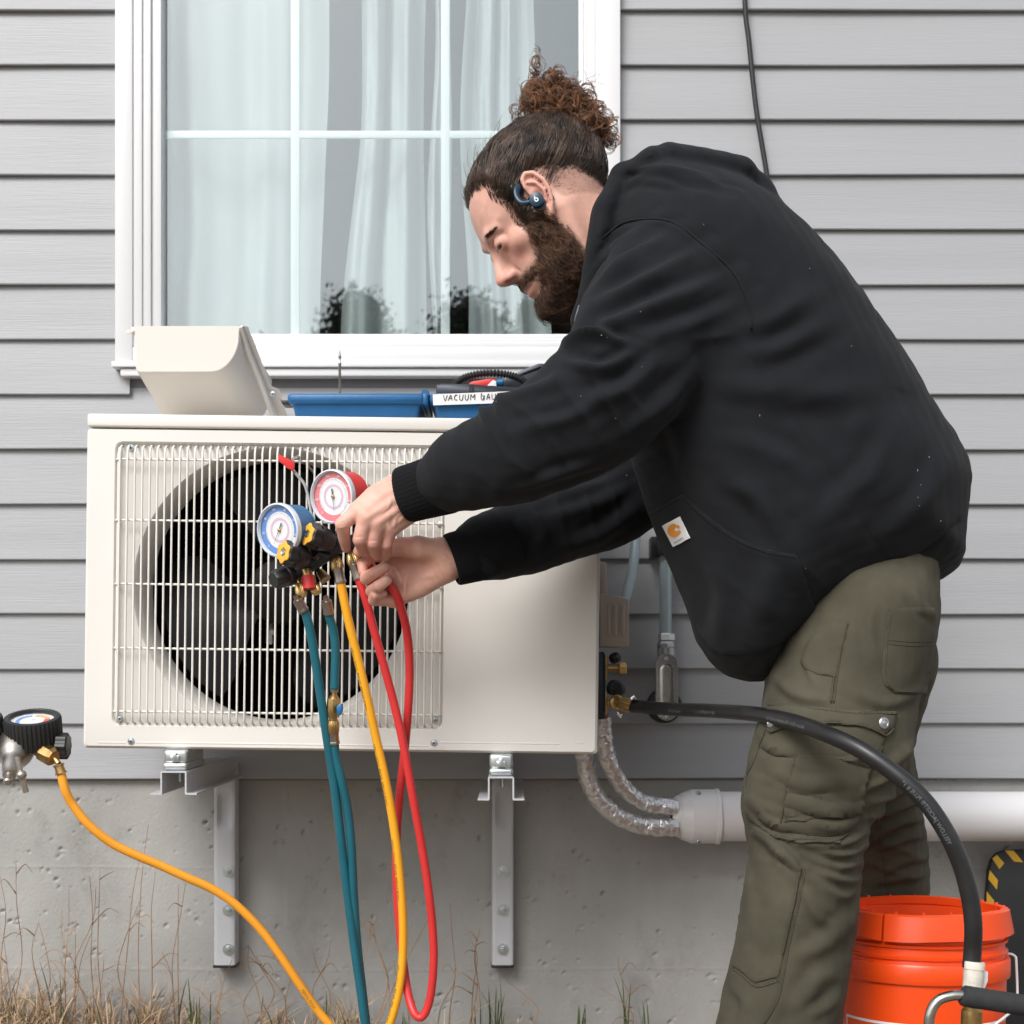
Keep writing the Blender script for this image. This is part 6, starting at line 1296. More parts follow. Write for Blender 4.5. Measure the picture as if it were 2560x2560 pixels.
def curls(mb, n, centre_fn, Rr, rr, turns, clump=3):
    for _ in range(n):
        c = centre_fn(); ax_ = Vector((r.gauss(0, .6), r.gauss(0, 1), r.gauss(0, .6))).normalized(); u = ax_.orthogonal().normalized(); w = ax_.cross(u); R_ = r.uniform(*Rr); a0 = r.uniform(0, 6.28); tn = r.uniform(*turns) * 6.283; dirn = r.choice([-1, 1]); pit_ = r.uniform(0.001, 0.006); gr = r.uniform(-.5, .25)
        for q in range(r.randint(clump - 1, clump + 2)):
            o_ = Vector((r.gauss(0, .0008), r.gauss(0, .0008), r.gauss(0, .0008))); N_ = 13; pts = []
            for k in range(N_):
                t = k / (N_ - 1); a = a0 + dirn * tn * t + q * 0.08; Rt = R_ * (1 + gr * t + 0.03 * q); pts.append(c + o_ + (u * math.cos(a) + w * math.sin(a)) * Rt + ax_ * pit_ * (t * 2 + q * .15))
            mb.sweep(pts, [rr * (1 - 0.5 * k / (N_ - 1)) for k in range(N_)], 3, False)
def blob(x0, y0, ax_, ay, ad, rot=0.0):
    def fn():
        while True:
            v = Vector((r.uniform(-1, 1), r.uniform(-1, 1), r.uniform(-1, 1)))
            if v.length < 1: break
        return C1(x0 + (v.x * ax_ * math.cos(rot) - v.y * ay * math.sin(rot)), y0 + (v.x * ax_ * math.sin(rot) + v.y * ay * math.cos(rot)), .62 + v.z * ad)
    return fn
bun = obj('hair_bun', MB(), M['bun'], hair)
m = MB()
for x, y, a, sc in ((760, 500, .024, (1.35, 1, .85)), (880, 580, .026, (1.2, 1, 1.0)), (780, 600, .024, (1.2, 1, .8)), (660, 500, .012, (1.1, 1, 1))): m.sphere(C1(x, y, .62), a, 14, sc)
obj('bun_core', m, M['hair'], hair, angle=180)
m = MB()
curls(m, 380, blob(770, 480, 240, 130, .042, 0.35), (.006, .014), .00042, (.6, 1.3)); curls(m, 150, blob(800, 420, 200, 110, .04, 0.3), (.006, .014), .00042, (.6, 1.3)); curls(m, 240, blob(920, 560, 185, 135, .042, 0.5), (.006, .013), .00042, (.6, 1.3)); curls(m, 70, blob(610, 420, 80, 130, .025), (.007, .014), .00042, (.5, 1.1)); curls(m, 26, blob(610, 250, 26, 100, .01), (.005, .009), .00036, (.5, 1.2), 2); curls(m, 6, blob(618, 130, 18, 55, .006), (.004, .007), .0003, (.5, 1.0), 2); curls(m, 22, blob(1060, 620, 60, 90, .02), (.007, .012), .0004, (.7, 1.3)); curls(m, 12, blob(1080, 690, 45, 45, .015), (.008, .012), .0004, (.7, 1.2), 2); curls(m, 16, blob(520, 510, 55, 70, .02), (.007, .012), .0004, (.6, 1.1)); curls(m, 22, blob(740, 290, 60, 45, .02), (.006, .011), .0004, (.6, 1.1))
for _ in range(120):                                   # single fine flyaway hairs
    p = blob(770, 440, 300, 200, .045)(); v = Vector((r.gauss(0, 1), r.gauss(0, .6), r.gauss(.2, 1))).normalized() * r.uniform(.01, .028); w = Vector((r.gauss(0, 1), r.gauss(0, 1), r.gauss(0, 1))) * .006
    mb_p = cr([p, p + v * .5 + w, p + v - w * .5], 4); m.sweep(mb_p, .00022, 3, False)
obj('curl', m, M['bun'], hair, angle=180, kind='stuff')
bpy.data.objects.remove(bun)
# beard and moustache hairs, brows, lashes
m = MB(); m2 = MB(); Le = hl(eP.astype(np.float32)); n = 0; tries = 0; sdE = poly_sd(Le[:, 0].astype(float), Le[:, 2].astype(float), BEARDP); sdH = poly_sd(Lh[:, 0].astype(float), Lh[:, 2].astype(float), BEARDP)
rim_ = np.where((sdH > -9) & (sdH < 11) & (Lh[:, 1] > -25))[0]
while n < 8200 and tries < 120000:
    tries += 1
    if n % 3 == 0: i = int(rim_[r.randrange(len(rim_))]); q = Lh[i]; sd = float(sdH[i]); p = Vector(hP[i]); nn = Vector(hNn[i])
    else: i = r.randrange(len(eP)); q = Le[i]; sd = float(sdE[i]); p = Vector(eP[i]); nn = Vector(eN[i])
    if q[1] < -25 or sd < -9 or (sd < -1.5 and (r.random() > .16 + (sd + 9) * .02 or q[0] > 68 or q[2] > -16)) or (sd < 10 and r.random() > 0.28 + sd * 0.07): continue
    if q[0] > 74 and -104 < q[2] < -85 and abs(q[1]) < 22 and sd < 3: continue
    n += 1; base_ = np.array([-0.15, 0.0, -1.0]) if q[2] < -86 else np.array([-0.15, 0.10 * np.sign(q[1]), -1.0]); dn_ = Vector(HB.astype(float) @ base_); dv = (dn_ - nn * dn_.dot(nn) * .8).normalized()
    L_ = (r.uniform(.006, .013) if sd < 8 else r.uniform(.010, .022)) * (0.5 + 0.5 * min(1, max(0, sd + 3) / 14)); side = nn.cross(dv); c1 = r.gauss(0, .45); c2 = -c1 * r.uniform(.2, 1.4) + r.gauss(0, .3); up_ = r.uniform(.15, .55)
    if -87 < q[2] < -66 and q[0] > 66: L_ *= .55
    pts = [p - nn * .0015, p + (dv * .3 + nn * up_ * .6 + side * c1 * .4) * L_, p + (dv * .62 + nn * up_ + side * (c1 * .6 + c2 * .2)) * L_, p + (dv * .9 + nn * up_ * .9 + side * (c1 * .4 + c2 * .6)) * L_, p + (dv * 1.1 + nn * up_ * .5 + side * c2 * .7) * L_]
    light = (q[2] > -82 and r.random() < .75) or (q[2] > -112 and sd < 12 and r.random() < .6); strands(m2 if light else m, pts, r.uniform(.00020, .00042))
obj('beard_hair', m2, M['beard_light'], beard, angle=180, kind='stuff')
obj('beard_hair', m, M['beard'], beard, angle=180, kind='stuff')
m = MB()
for s_ in (1, -1):
    for _ in range(340):
        t = r.random(); f_, sd, u = np.interp(t, [0, .5, 1], [100, 97, 84]), np.interp(t, [0, .5, 1], [7, 24, 44]), np.interp(t, [0, .5, 1], [-6, -1, -4]) + r.gauss(0, 1.9) * (1 - .5 * t)
        o_ = hw(f_ + 15, s_ * sd * 1.1, u); tgt = hw(40, s_ * sd * .8, u); h_ = hb.ray_cast(o_, (tgt - o_).normalized())
        if h_[0] is None: continue
        nn = h_[1] if h_[1].dot(o_ - tgt) > 0 else -h_[1]; dv = (hw(f_ - 6, s_ * (sd + 9), u + 3.5 - 5 * t) - hw(f_, s_ * sd, u)).normalized(); L_ = r.uniform(.005, .009); strands(m, [h_[0] - nn * .0004, h_[0] + (dv * .6 + nn * .25) * L_, h_[0] + (dv + nn * .15) * L_], .00026)
obj('eyebrow', m, M['beard'], body, angle=180, kind='stuff')
m = MB()
for s_ in (1, -1):
    for k in range(15):
        t = k / 14; a = hw(np.interp(t, [0, .5, 1], [90.0, 92.4, 86.8]), s_ * np.interp(t, [0, .5, 1], [19, 28, 39]), np.interp(t, [0, .5, 1], [-25.2, -23.8, -23])); b = a + Vector(hf * .0032 - hu * .0020 + hs_ * s_ * .0016 * (t - .3)); strands(m, [a, a.lerp(b, .5) + Vector(-hu * .0004), b], .00016)
obj('eyelash', m, M['hair'], body, angle=180, kind='stuff')

# ---- earphone
ep = thing('earphone', 'navy blue earphone with an ear hook worn in the left ear', 'earphone', C1(610, 1060, .71))
E = lambda L, d: [C1(x, y, d + dd) for x, y, dd in L]
m = MB(); P = cr(E([(505, 985, -.004), (488, 1010, .0), (492, 1050, .004), (520, 1085, .008), (565, 1085, .011), (605, 1066, .012)], .704), 6); rr_ = np.linspace(.0028, .0068, len(P)); m.sweep(P, list(np.linspace(1, 1, len(P))), 8, True, prof=[(math.cos(a) * .0058, math.sin(a) * .0034) for a in [6.283 * k / 10 for k in range(10)]], up=(0, 0, 1)); obj('ear_hook', m, M['navy'], ep)
m = MB(); m.sweep(cr(E([(640, 950, -.006), (655, 972, -.002), (672, 1000, .001), (692, 1030, .003), (712, 1058, .003), (724, 1078, .001)], .699), 4), [.0014, .0018, .0022, .0026, .003, .0032, .0034, .0035, .0036, .0037, .0038, .0038, .0038, .0037, .0036, .0035, .0033, .003, .0026, .002, .001], 10); obj('hook_end', m, M['navy'], ep)
cc = C1(613, 1062, .722); m = MB(); m.lathe([(.0075, -.012), (.0098, -.009), (.0102, -.002), (.0096, .0002), (.0090, .0006)], cc, (-.08, -1, -.05), 32); obj('earbud', m, M['navy'], ep)
m = MB(); m.lathe([(.005, -.016), (.0092, -.011), (.0094, -.006)], cc + Vector((.0045, .001, -.004)), (0, -1, 0), 24); obj('ear_tip', m, M['black'], ep)
m = MB(); lc = cc + Vector((-.0002, -.0010, 0)); ring_ = lambda cx_, cz_, r0, r1: [[lc + Vector((cx_ + rr * math.cos(a), -.0001, cz_ + rr * math.sin(a))) for a in [6.283 * k / 28 for k in range(28)]] for rr in (r0, r1)]
m.loft(ring_(0, -.0009, .0014, .0030)); m.box(lc.x - .0031, lc.x - .0016, lc.y - .0004, lc.y, lc.z - .0012, lc.z + .0040); obj('earphone_logo', m, M['paper'], ep, smooth=False)
# ---- hoodie
TB = [(1122, 600), (1150, 700), (1180, 790), (1196, 860), (1235, 980), (1280, 1090), (1308, 1165), (1324, 1208), (1345, 1245), (1375, 1272), (1410, 1287), (1443, 1289), (1472, 1247), (1500, 1218), (1560, 1180), (1600, 1160), (1700, 1132), (1775, 1101), (1803, 1083), (1817, 1050), (1816, 1020), (1822, 960), (1826, 905), (1815, 865), (1790, 815), (1740, 738), (1680, 640), (1620, 550), (1570, 490), (1520, 440), (1465, 395), (1430, 372), (1380, 347), (1300, 327), (1240, 320), (1195, 338), (1165, 380), (1140, 440), (1120, 520)]
TBw = [(W(x * 1.325, y * 1.325, .62).x, W(x * 1.325, y * 1.325, .62).z) for x, y in TB]
tx = np.arange(-.12, .80, .004); tz = np.arange(.62, 1.42, .004); TX, TZ = np.meshgrid(tx, tz, indexing='ij'); SDt = poly_sd(TX, TZ, TBw)
inn_ = np.clip(SDt, 0, .17); hT = .205 * np.sqrt(np.clip(1 - (1 - inn_ / .17) ** 2, 0, 1)); 
for _ in range(10):
    p_ = np.pad(SDt, 1, mode='edge'); SDs = (p_[:-2, 1:-1] + p_[2:, 1:-1] + p_[1:-1, :-2] + p_[1:-1, 2:] + 4 * SDt) / 8; SDt = np.where(SDt > .03, SDs, SDt)
def bil(A, X, Z):
    i = np.clip((X - tx[0]) / .004, 0, len(tx) - 1.001); j = np.clip((Z - tz[0]) / .004, 0, len(tz) - 1.001); i0 = i.astype(int); j0 = j.astype(int); a = i - i0; b = j - j0
    return A[i0, j0] * (1 - a) * (1 - b) + A[i0 + 1, j0] * a * (1 - b) + A[i0, j0 + 1] * (1 - a) * b + A[i0 + 1, j0 + 1] * a * b
SDt = SDt.astype(np.float32)
def c19(L): return [W(x * 1.325, y * 1.325, d) for x, y, d in L]
SPL = [(1285, 505, .715), (1240, 590, .775), (1168, 715, .80), (1095, 785, .795), (982, 848, .765), (882, 884, .72), (836, 907, .693)]
SRL = [S(x, .78) for x in (152, 186, 166, 154, 134, 110, 78)]; SRB = [S(x, .78) for x in (110, 135, 135, 128, 118, 100, 78)]
SPR = [(1290, 640, .47), (1250, 800, .46), (1188, 925, .475), (1115, 962, .50), (1020, 1002, .545), (940, 1028, .575), (905, 1040, .592)]
SRR = [S(x, .5) for x in (130, 120, 112, 110, 98, 88, 74)]; SRRb = [S(x, .5) for x in (90, 90, 90, 86, 84, 80, 70)]
HOOD = c19([(1200, 356, .61), (1250, 345, .62), (1320, 352, .62), (1385, 356, .62), (1416, 368, .62)]); HR = [.027, .033, .034, .032, .026]
def hoodie_sdf(P):
    s_ = bil(SDt, P[:, 0].astype(float), P[:, 2].astype(float)) + .004 - .011 * sstep(.25, .48, P[:, 0].astype(float)); Rr_ = .165; v = (P[:, 1] + .62) / .205
    F_ = v ** 2 + (1 - np.minimum(s_ / Rr_, 1)) ** 2; d = ((np.sqrt(F_) - 1) * .17).astype(np.float32)
    ar = sd_chain(P, [tuple(p) for p in cr(c19(SPL), 3)], np.interp(np.arange(19) / 3, range(7), SRL), np.interp(np.arange(19) / 3, range(7), SRB)); d = smin(d, ar, .022)
    fr_ = sd_chain(P, [tuple(p) for p in cr(c19(SPR), 3)], np.interp(np.arange(19) / 3, range(7), SRR), np.interp(np.arange(19) / 3, range(7), SRRb)); d = smin(d, fr_, .02)
    h_ = sd_chain(P, HOOD, HR, [.09, .125, .12, .10, .07]); d = smin(d, h_, .006)
    h2 = sd_chain(P, c19([(1420, 350, .66), (1433, 375, .64), (1425, 395, .60)]), [.018, .016, .012], [.05, .05, .05]); d = smin(d, h2, .01)
    col_ = sd_chain(P, c19([(1165, 345, .66), (1140, 400, .695), (1126, 470, .70), (1116, 540, .69), (1098, 600, .66)]), [.016, .017, .017, .017, .016], [.028, .03, .03, .03, .028]); d = smin(d, col_, .014)
    col2 = sd_chain(P, c19([(1165, 345, .58), (1140, 400, .545), (1126, 470, .54), (1116, 540, .55), (1098, 600, .58)]), [.016, .017, .017, .017, .016], [.028, .03, .03, .03, .028]); d = smin(d, col2, .014)
    nh = sd_chain(P, [hw(-20, 0, -55), W(1500, 640, .62), W(1560, 720, .62)], [.072, .073, .060], [.068, .070, .055]); d = -smin(-d, nh, .008)
    return d
gP, gQ = sample(hoodie_sdf, (-.155, -.925, .585), (.645, -.395, 1.43), 0.0042)
gP = relax(gP, gQ, 2); gN = v_normals(gP, gQ)
c3 = lambda L: [(1400 + x / 1.4415, 380 + y / 1.4415) for x, y in L]
FH = [(c3([(300, 275), (200, 350), (130, 440)]), 20, .006), (c3([(360, 320), (230, 400), (110, 520)]), 22, .007), (c3([(470, 380), (300, 470), (120, 560)]), 24, .007), (c3([(560, 470), (380, 540), (150, 640), (40, 680)]), 26, .008),
      (c3([(620, 560), (420, 640), (260, 690)]), 26, .005), (c3([(240, 690), (120, 660), (20, 690)]), 16, .009), (c3([(260, 730), (150, 780), (20, 760)]), 20, .008), (c3([(350, 760), (220, 860), (60, 900)]), 26, .006), (c3([(480, 800), (380, 900), (250, 1000)]), 26, .005),
      (c3([(150, 900), (30, 960), (-140, 1000)]), 24, .005), (c3([(-40, 720), (-150, 780), (-260, 800)]), 20, .007), (c3([(0, 820), (-150, 880), (-260, 900)]), 22, .005), (c3([(-270, 820), (-290, 900), (-250, 1000)]), 16, .006), (c3([(-200, 850), (-220, 930), (-190, 1020)]), 16, .004),
      (c3([(640, 640), (760, 610), (900, 520)]), 34, .006), (c3([(680, 720), (800, 700), (960, 620)]), 34, .005), (c3([(560, 820), (700, 860), (900, 840)]), 40, .004), (c3([(760, 900), (950, 880), (1120, 850)]), 40, .0045), (c3([(1180, 1060), (1100, 1180), (980, 1300)]), 38, .005), (c3([(1380, 1120), (1300, 1260), (1180, 1380)]), 36, .005), (c3([(620, 1180), (720, 1260), (800, 1400)]), 34, .006), (c3([(420, 960), (440, 1060), (480, 1180)]), 34, .004), (c3([(700, 1700), (740, 1600), (760, 1480)]), 34, .004), (c3([(560, 1480), (600, 1600), (580, 1740)]), 34, .004), (c3([(900, 1180), (800, 1100), (640, 1040)]), 36, .004),
      (c3([(300, 1120), (150, 1200), (0, 1240)]), 22, .005), (c3([(260, 1200), (120, 1270), (-40, 1320)]), 24, .006), (c3([(290, 1270), (160, 1370), (20, 1430)]), 24, .005), (c3([(120, 1130), (0, 1160), (-120, 1210)]), 18, .004), (c3([(-90, 1290), (-60, 1380), (-100, 1450)]), 16, .004), (c3([(250, 60), (420, 75), (560, 110)]), 16, .006), (c3([(230, 120), (300, 95), (420, 110)]), 14, .004),
      # seams
      (c3([(140, 320), (215, 262), (280, 243), (370, 243), (430, 265), (500, 320), (560, 370), (620, 430), (660, 500), (685, 580)]), 5, -.0022, 'seam'), (c3([(146, 330), (218, 272), (282, 253), (368, 253), (424, 274), (492, 328), (552, 378), (610, 437), (650, 505), (675, 580)]), 7, .0016, 'seam'),
      (c3([(680, 740), (800, 900), (950, 1120), (1060, 1290), (1190, 1500)]), 4, -.0015, 'seam'), (c3([(800, 1765), (860, 1725), (1000, 1610), (1190, 1505), (1330, 1430), (1440, 1330)]), 6, -.003, 'seam'), (c3([(250, 130), (330, 90), (440, 85), (560, 105), (660, 130)]), 5, -.0015, 'seam'), (c3([(-185, 1000), (-230, 870)]), 6, -.002, 'seam')]
FH = [(f[0], f[1] * .78, f[2] * 1.6) if len(f) == 3 else f for f in FH]
gP = folds(gP, gN, FH); q19 = lambda L: [(x * 1.325, y * 1.325) for x, y in L]
gP = ridges(gP, gN, q19([(1060, 640), (960, 740), (850, 805), (812, 860), (862, 958), (1000, 925), (1190, 850), (1240, 760)]), (.82, 0, .57), .040, .0048, 51)
gP = ridges(gP, gN, q19([(1120, 520), (1060, 680), (1200, 840), (1400, 640), (1380, 520), (1290, 440)]), (-.45, 0, .9), .052, .0054, 61)
gP = ridges(gP, gN, q19([(1200, 850), (1080, 880), (900, 980), (930, 1095), (1150, 1040), (1225, 960)]), (.9, 0, .35), .040, .0048, 71)
gP = ridges(gP, gN, q19([(1330, 740), (1500, 640), (1800, 900), (1790, 1080), (1560, 1170), (1440, 1260), (1300, 1100)]), (.55, 0, .83), .075, .0052, 81, 90)
gP = gP + gN * (0.0013 * wob(gP, 42, 31) + 0.0006 * wob(gP, 110, 32))[:, None]
hoodie = obj('hoodie', (gP, gQ.tolist()), M['hoodie'], per, angle=180); gb = bvh_of(gP, gQ)
pk = c3([(322, 1300), (380, 1268), (448, 1232), (490, 1275), (540, 1318), (590, 1356), (640, 1388), (690, 1412), (745, 1432), (800, 1443), (850, 1450), (868, 1495), (885, 1540), (905, 1605), (926, 1662), (870, 1716), (800, 1765), (720, 1800), (640, 1810), (560, 1800), (510, 1740), (470, 1650), (430, 1550), (380, 1430)])
obj('kangaroo_pocket', drape(pk, gb, .0038, 9, .004), M['hoodie'], hoodie, angle=50)
m = MB(); seam(m, c3([(448, 1244), (490, 1287), (540, 1330), (590, 1368), (640, 1400), (690, 1424), (745, 1444), (800, 1455), (845, 1462)]), gb, .0009, .0034); seam(m, c3([(330, 1312), (382, 1281), (440, 1250)]), gb, .0008, .0034); obj('pocket_seam', m, M['rib'], hoodie, angle=180)
m = MB(); seam(m, c3([(146, 316), (216, 262), (280, 243), (370, 243), (430, 265), (500, 320), (560, 370), (620, 430), (660, 500), (685, 580), (690, 640)]), gb, .0017, .0003); obj('armhole_seam', m, M['hoodie'], hoodie, angle=180)
# rib cuffs
def cuff(A, B, r0, r1, f0, lab):
    A, B = Vector(A), Vector(B); T = (B - A).normalized(); nv = Vector((0, 1, 0)); nv = (nv - T * nv.dot(T)).normalized(); u = T.cross(nv); N_ = 120; loops = []
    for k, (t, sc) in enumerate(((-.5, .97), (-.2, .98), (0, 1.0), (.12, 1.02), (.3, 1.0), (.5, .985), (.7, .98), (.86, .985), (.96, .98), (1.0, .95), (1.0, .88), (.9, .84), (.5, .84))):
        c = A.lerp(B, t); rr = r0 + (r1 - r0) * max(0, min(1, t)); row = []
        for i in range(N_):
            a = 6.28318 * i / N_; q = rr * sc * (1 + (.012 * math.cos(40 * a) if k < 11 else 0)); q *= 1 + .03 * math.sin(3 * a + t * 4); row.append(c + (u * math.cos(a) + nv * math.sin(a) * f0) * q)
        loops.append(row)
    mm = MB(); mm.loft(loops); obj('cuff', mm, M['rib'], hoodie, angle=180)
cuff(W(1125, 1200, .693), W(1010, 1240, .668), S(78, .68), S(71, .67), .92, '')
cuff(W(1235, 1368, .592), W(1128, 1402, .602), S(72, .59), S(67, .60), .95, '')
# white maker's patch with orange emblem and small lettering
quad = c3([(380, 1341), (440, 1312), (478, 1388), (420, 1419)])
qm = lambda u, v: tuple((np.array(quad[0]) * (1 - u) + np.array(quad[1]) * u) * (1 - v) + (np.array(quad[3]) * (1 - u) + np.array(quad[2]) * u) * v)
obj('maker_patch', drape(quad, gb, .0058, 12, .001, False), M['paper'], hoodie, angle=40)
def on_quad(u, v, lift):
    p, n_ = hit(gb, *qm(u, v)); n_ = -n_ if n_.y > 0 else n_; return p + n_ * lift
m = MB(); CXq, CYq = 0.50, 0.40                        # a fat C whose mouth curls inwards
outer = [(math.cos(rad(a)) * .36, -math.sin(rad(a)) * .27) for a in range(28, 331, 14)]; inner_ = [(0.30, .21), (0.12, .16), (0.06, .02), (0.10, -.06), (.20, -.07), (.235, -.01), (.19, .05), (.14, .03), (.16, -.02), (.19, -.01)]
ring0 = [(CXq + x, CYq + y) for x, y in outer]; ring1 = []
for a in range(28, 331, 14):
    k_ = .16 if a < 130 else (.10 if a < 250 else .15); ring1.append((CXq + .08 + math.cos(rad(a)) * k_, CYq - .01 - math.sin(rad(a)) * k_ * .7))
vs_ = [on_quad(u, v, .0066) for u, v in ring0] + [on_quad(u, v, .0066) for u, v in ring1]; n_ = len(ring0); m.add(vs_, [(i, i + 1, n_ + i + 1, n_ + i) for i in range(n_ - 1)])
for a0 in (28,):
    q = [(CXq + .30, CYq - .14), (CXq + .34, CYq - .02), (CXq + .24, CYq + .02), (CXq + .17, CYq - .03), (CXq + .20, CYq - .10)]; m.add([on_quad(u, v, .0067) for u, v in q], [tuple(range(5))])
obj('emblem', m, M['logo_orange'], hoodie, smooth=False)
m = MB(); add_text(m, 'carhartt', .17, None, lambda x, y: on_quad(.17 + x, .90 - y * .75, .0066), None); obj('patch_lettering', m, M['ink'], hoodie, smooth=False)
# lint
m = MB(); r = random.Random(9)
for x, y in [(75, 880), (290, 575), (295, 775), (518, 262), (150, 660), (170, 668), (1288, 1148), (1330, 1100), (1290, 1245), (1295, 1275), (1300, 1200), (1372, 1330), (885, 1500), (755, 1690), (562, 1655), (240, 1165), (-120, 800), (-230, 900), (395, 1305), (720, 950), (1050, 700), (900, 420), (200, 960)]:
    X, Y = c3([(x, y)])[0]; p, n_ = hit(gb, X, Y)
    if p is None: continue
    a = r.uniform(0, 3.14); v = Vector((math.cos(a), 0, math.sin(a))) * r.uniform(.0005, .0014); m.sweep([p - v - n_ * .0003, p + n_ * .0008, p + v + n_ * .0002], r.uniform(.00015, .0003), 4)
obj('lint', m, M['paper'], hoodie, angle=180, kind='stuff')
m = MB(); m.sweep([C1(885, 1740, .70), C1(870, 1800, .705), C1(858, 1845, .705)], [.0022, .0026, .0024], 8); obj('drawcord_tip', m, M['anod'], hoodie)

# ---- trousers
def slices(L, d, b):
    pts = []; ra = []; rb = []
    for y, x0, x1 in L: pts.append(W((x0 + x1) / 2 * 1.325, y * 1.325, d if not callable(d) else d(y))); ra.append(S((x1 - x0) / 2 * 1.325, d if not callable(d) else d(y))); rb.append(b(y) if callable(b) else b)
    return pts, np.array(ra), np.array(rb)
dn = lambda y: float(np.interp(y, [1200, 1400, 1932], [.675, .715, .735])); bn = lambda y: float(np.interp(y, [1200, 1400, 1550, 1932, 2100], [.12, .108, .092, .078, .075]))
NL, NA, NB = slices([(1180, 1490, 1750), (1300, 1452, 1718), (1400, 1428, 1708), (1460, 1408, 1680), (1510, 1399, 1652), (1560, 1408, 1636), (1620, 1417, 1621), (1700, 1405, 1617), (1800, 1387, 1604), (1900, 1363, 1588), (1960, 1348, 1578), (2050, 1325, 1560), (2160, 1305, 1540)], dn, bn)
FL, FA, FB = slices([(1250, 1520, 1765), (1400, 1545, 1716), (1480, 1555, 1728), (1580, 1570, 1744), (1690, 1580, 1756), (1800, 1592, 1766), (2000, 1610, 1780), (2180, 1625, 1790)], lambda y: float(np.interp(y, [1250, 1450, 1700, 2200], [.53, .43, .325, .31])), lambda y: float(np.interp(y, [1250, 1500, 2100], [.10, .085, .075])))
PL, PA, PB = slices([(1060, 1545, 1765), (1130, 1500, 1755), (1200, 1480, 1738), (1290, 1455, 1712), (1350, 1455, 1700)], .61, .150)
def trouser_sdf(P):
    d = sd_chain(P, NL, NA, NB); d2 = sd_chain(P, FL, FA, FB); p_ = sd_chain(P, PL, PA, PB)
    return smin(smin(d, p_, .05), d2, .014)
yP_, yQ_ = sample(trouser_sdf, (.0, -.87, -.17), (.70, -.38, 1.0), 0.0042)
yP_ = relax(yP_, yQ_, 2); yN = v_normals(yP_, yQ_)
c6 = lambda L: [(1760 + x / 1.665, 1400 + y / 1.665) for x, y in L]
FT = [(c6([(290, 480), (380, 560), (520, 590)]), 18, .004), (c6([(640, 560), (760, 600), (880, 560)]), 18, .003), (c6([(480, 300), (430, 420), (460, 520)]), 14, .003), (c6([(560, 800), (660, 830), (740, 850)]), 10, .004), (c6([(240, 740), (300, 790), (390, 800)]), 12, .005), (c6([(300, 880), (420, 930), (560, 920)]), 20, .004), (c6([(360, 1000), (500, 1040), (640, 1030)]), 16, .005), (c6([(200, 1000), (290, 1090), (400, 1110)]), 14, .005), (c6([(640, 1070), (560, 1100), (440, 1090)]), 12, .004),
      (c6([(200, 1110), (280, 1170), (340, 1260)]), 18, .004), (c6([(300, 1180), (360, 1250), (400, 1290)]), 12, .006), (c6([(680, 1130), (560, 1180), (400, 1180)]), 14, .007), (c6([(690, 1180), (600, 1220), (480, 1220)]), 12, .006), (c6([(650, 1260), (560, 1280), (460, 1250)]), 14, .006), (c6([(650, 1330), (580, 1330), (480, 1300)]), 14, .006), (c6([(640, 1380), (580, 1400), (500, 1360)]), 14, .004), (c6([(420, 1380), (470, 1480), (540, 1540)]), 20, .004), (c6([(600, 1500), (500, 1600), (400, 1650)]), 26, .004), (c6([(180, 1300), (200, 1450), (180, 1600)]), 26, .003), (c6([(550, 1700), (460, 1760), (400, 1860)]), 26, .004), (c6([(560, 1800), (520, 1850), (440, 1900)]), 18, .004), (c6([(130, 1780), (170, 1840), (160, 1900)]), 18, .003),
      (c6([(720, 1010), (820, 960), (880, 940)]), 12, .006), (c6([(700, 1080), (800, 1030), (900, 1000)]), 13, .007), (c6([(720, 1150), (820, 1090), (900, 1080)]), 13, .006), (c6([(740, 1200), (830, 1160), (905, 1150)]), 12, .005), (c6([(760, 1290), (850, 1250), (920, 1240)]), 14, .005), (c6([(700, 1340), (780, 1330), (900, 1310)]), 16, .004), (c6([(660, 960), (760, 900), (830, 860)]), 14, .007), (c6([(700, 890), (800, 830), (870, 760)]), 16, .005), (c6([(860, 120), (900, 200), (940, 230)]), 14, .004), (c6([(700, 180), (690, 300), (720, 420)]), 18, .003),
      (c6([(605, 220), (590, 330), (555, 470), (535, 600)]), 4, -.002, 'seam'), (c6([(345, 1185), (400, 1240), (412, 1300), (395, 1400), (372, 1500), (345, 1620), (330, 1720), (305, 1830), (255, 1930), (215, 2000)]), 5, -.002, 'seam'), (c6([(690, 1060), (705, 1180), (725, 1300), (740, 1400)]), 4, -.002, 'seam')]
FT = [(f[0], f[1] * .8, f[2] * 1.45) if len(f) == 3 else f for f in FT]
yP_ = folds(yP_, yN, FT); yP_ = ridges(yP_, yN, q19([(1450, 1180), (1780, 1110), (1740, 1330), (1440, 1330)]), (.2, 0, .95), .055, .0028, 91)
yP_ = ridges(yP_, yN, q19([(1400, 1420), (1740, 1390), (1760, 1700), (1400, 1700)]), (.30, 0, .95), .036, .0040, 101)
yP_ = ridges(yP_, yN, q19([(1380, 1660), (1640, 1640), (1600, 1960), (1330, 1960)]), (.5, 0, .85), .060, .0026, 111)
yP_ = yP_ + yN * (0.0014 * wob(yP_, 55, 41) + 0.0007 * wob(yP_, 130, 42))[:, None]
tro = obj('trousers', (yP_, yQ_.tolist()), M['canvas'], per, angle=180); tb = bvh_of(yP_, yQ_)
cp = c6([(272, 700), (245, 760), (222, 830), (190, 900), (168, 990), (180, 1060), (240, 1120), (300, 1160), (420, 1178), (560, 1183), (608, 1125), (650, 1070), (668, 960), (690, 880), (740, 770), (760, 715), (640, 690), (420, 690)])
obj('cargo_pocket', drape(cp, tb, .0045, 6.5, .004), M['canvas'], tro, angle=50)
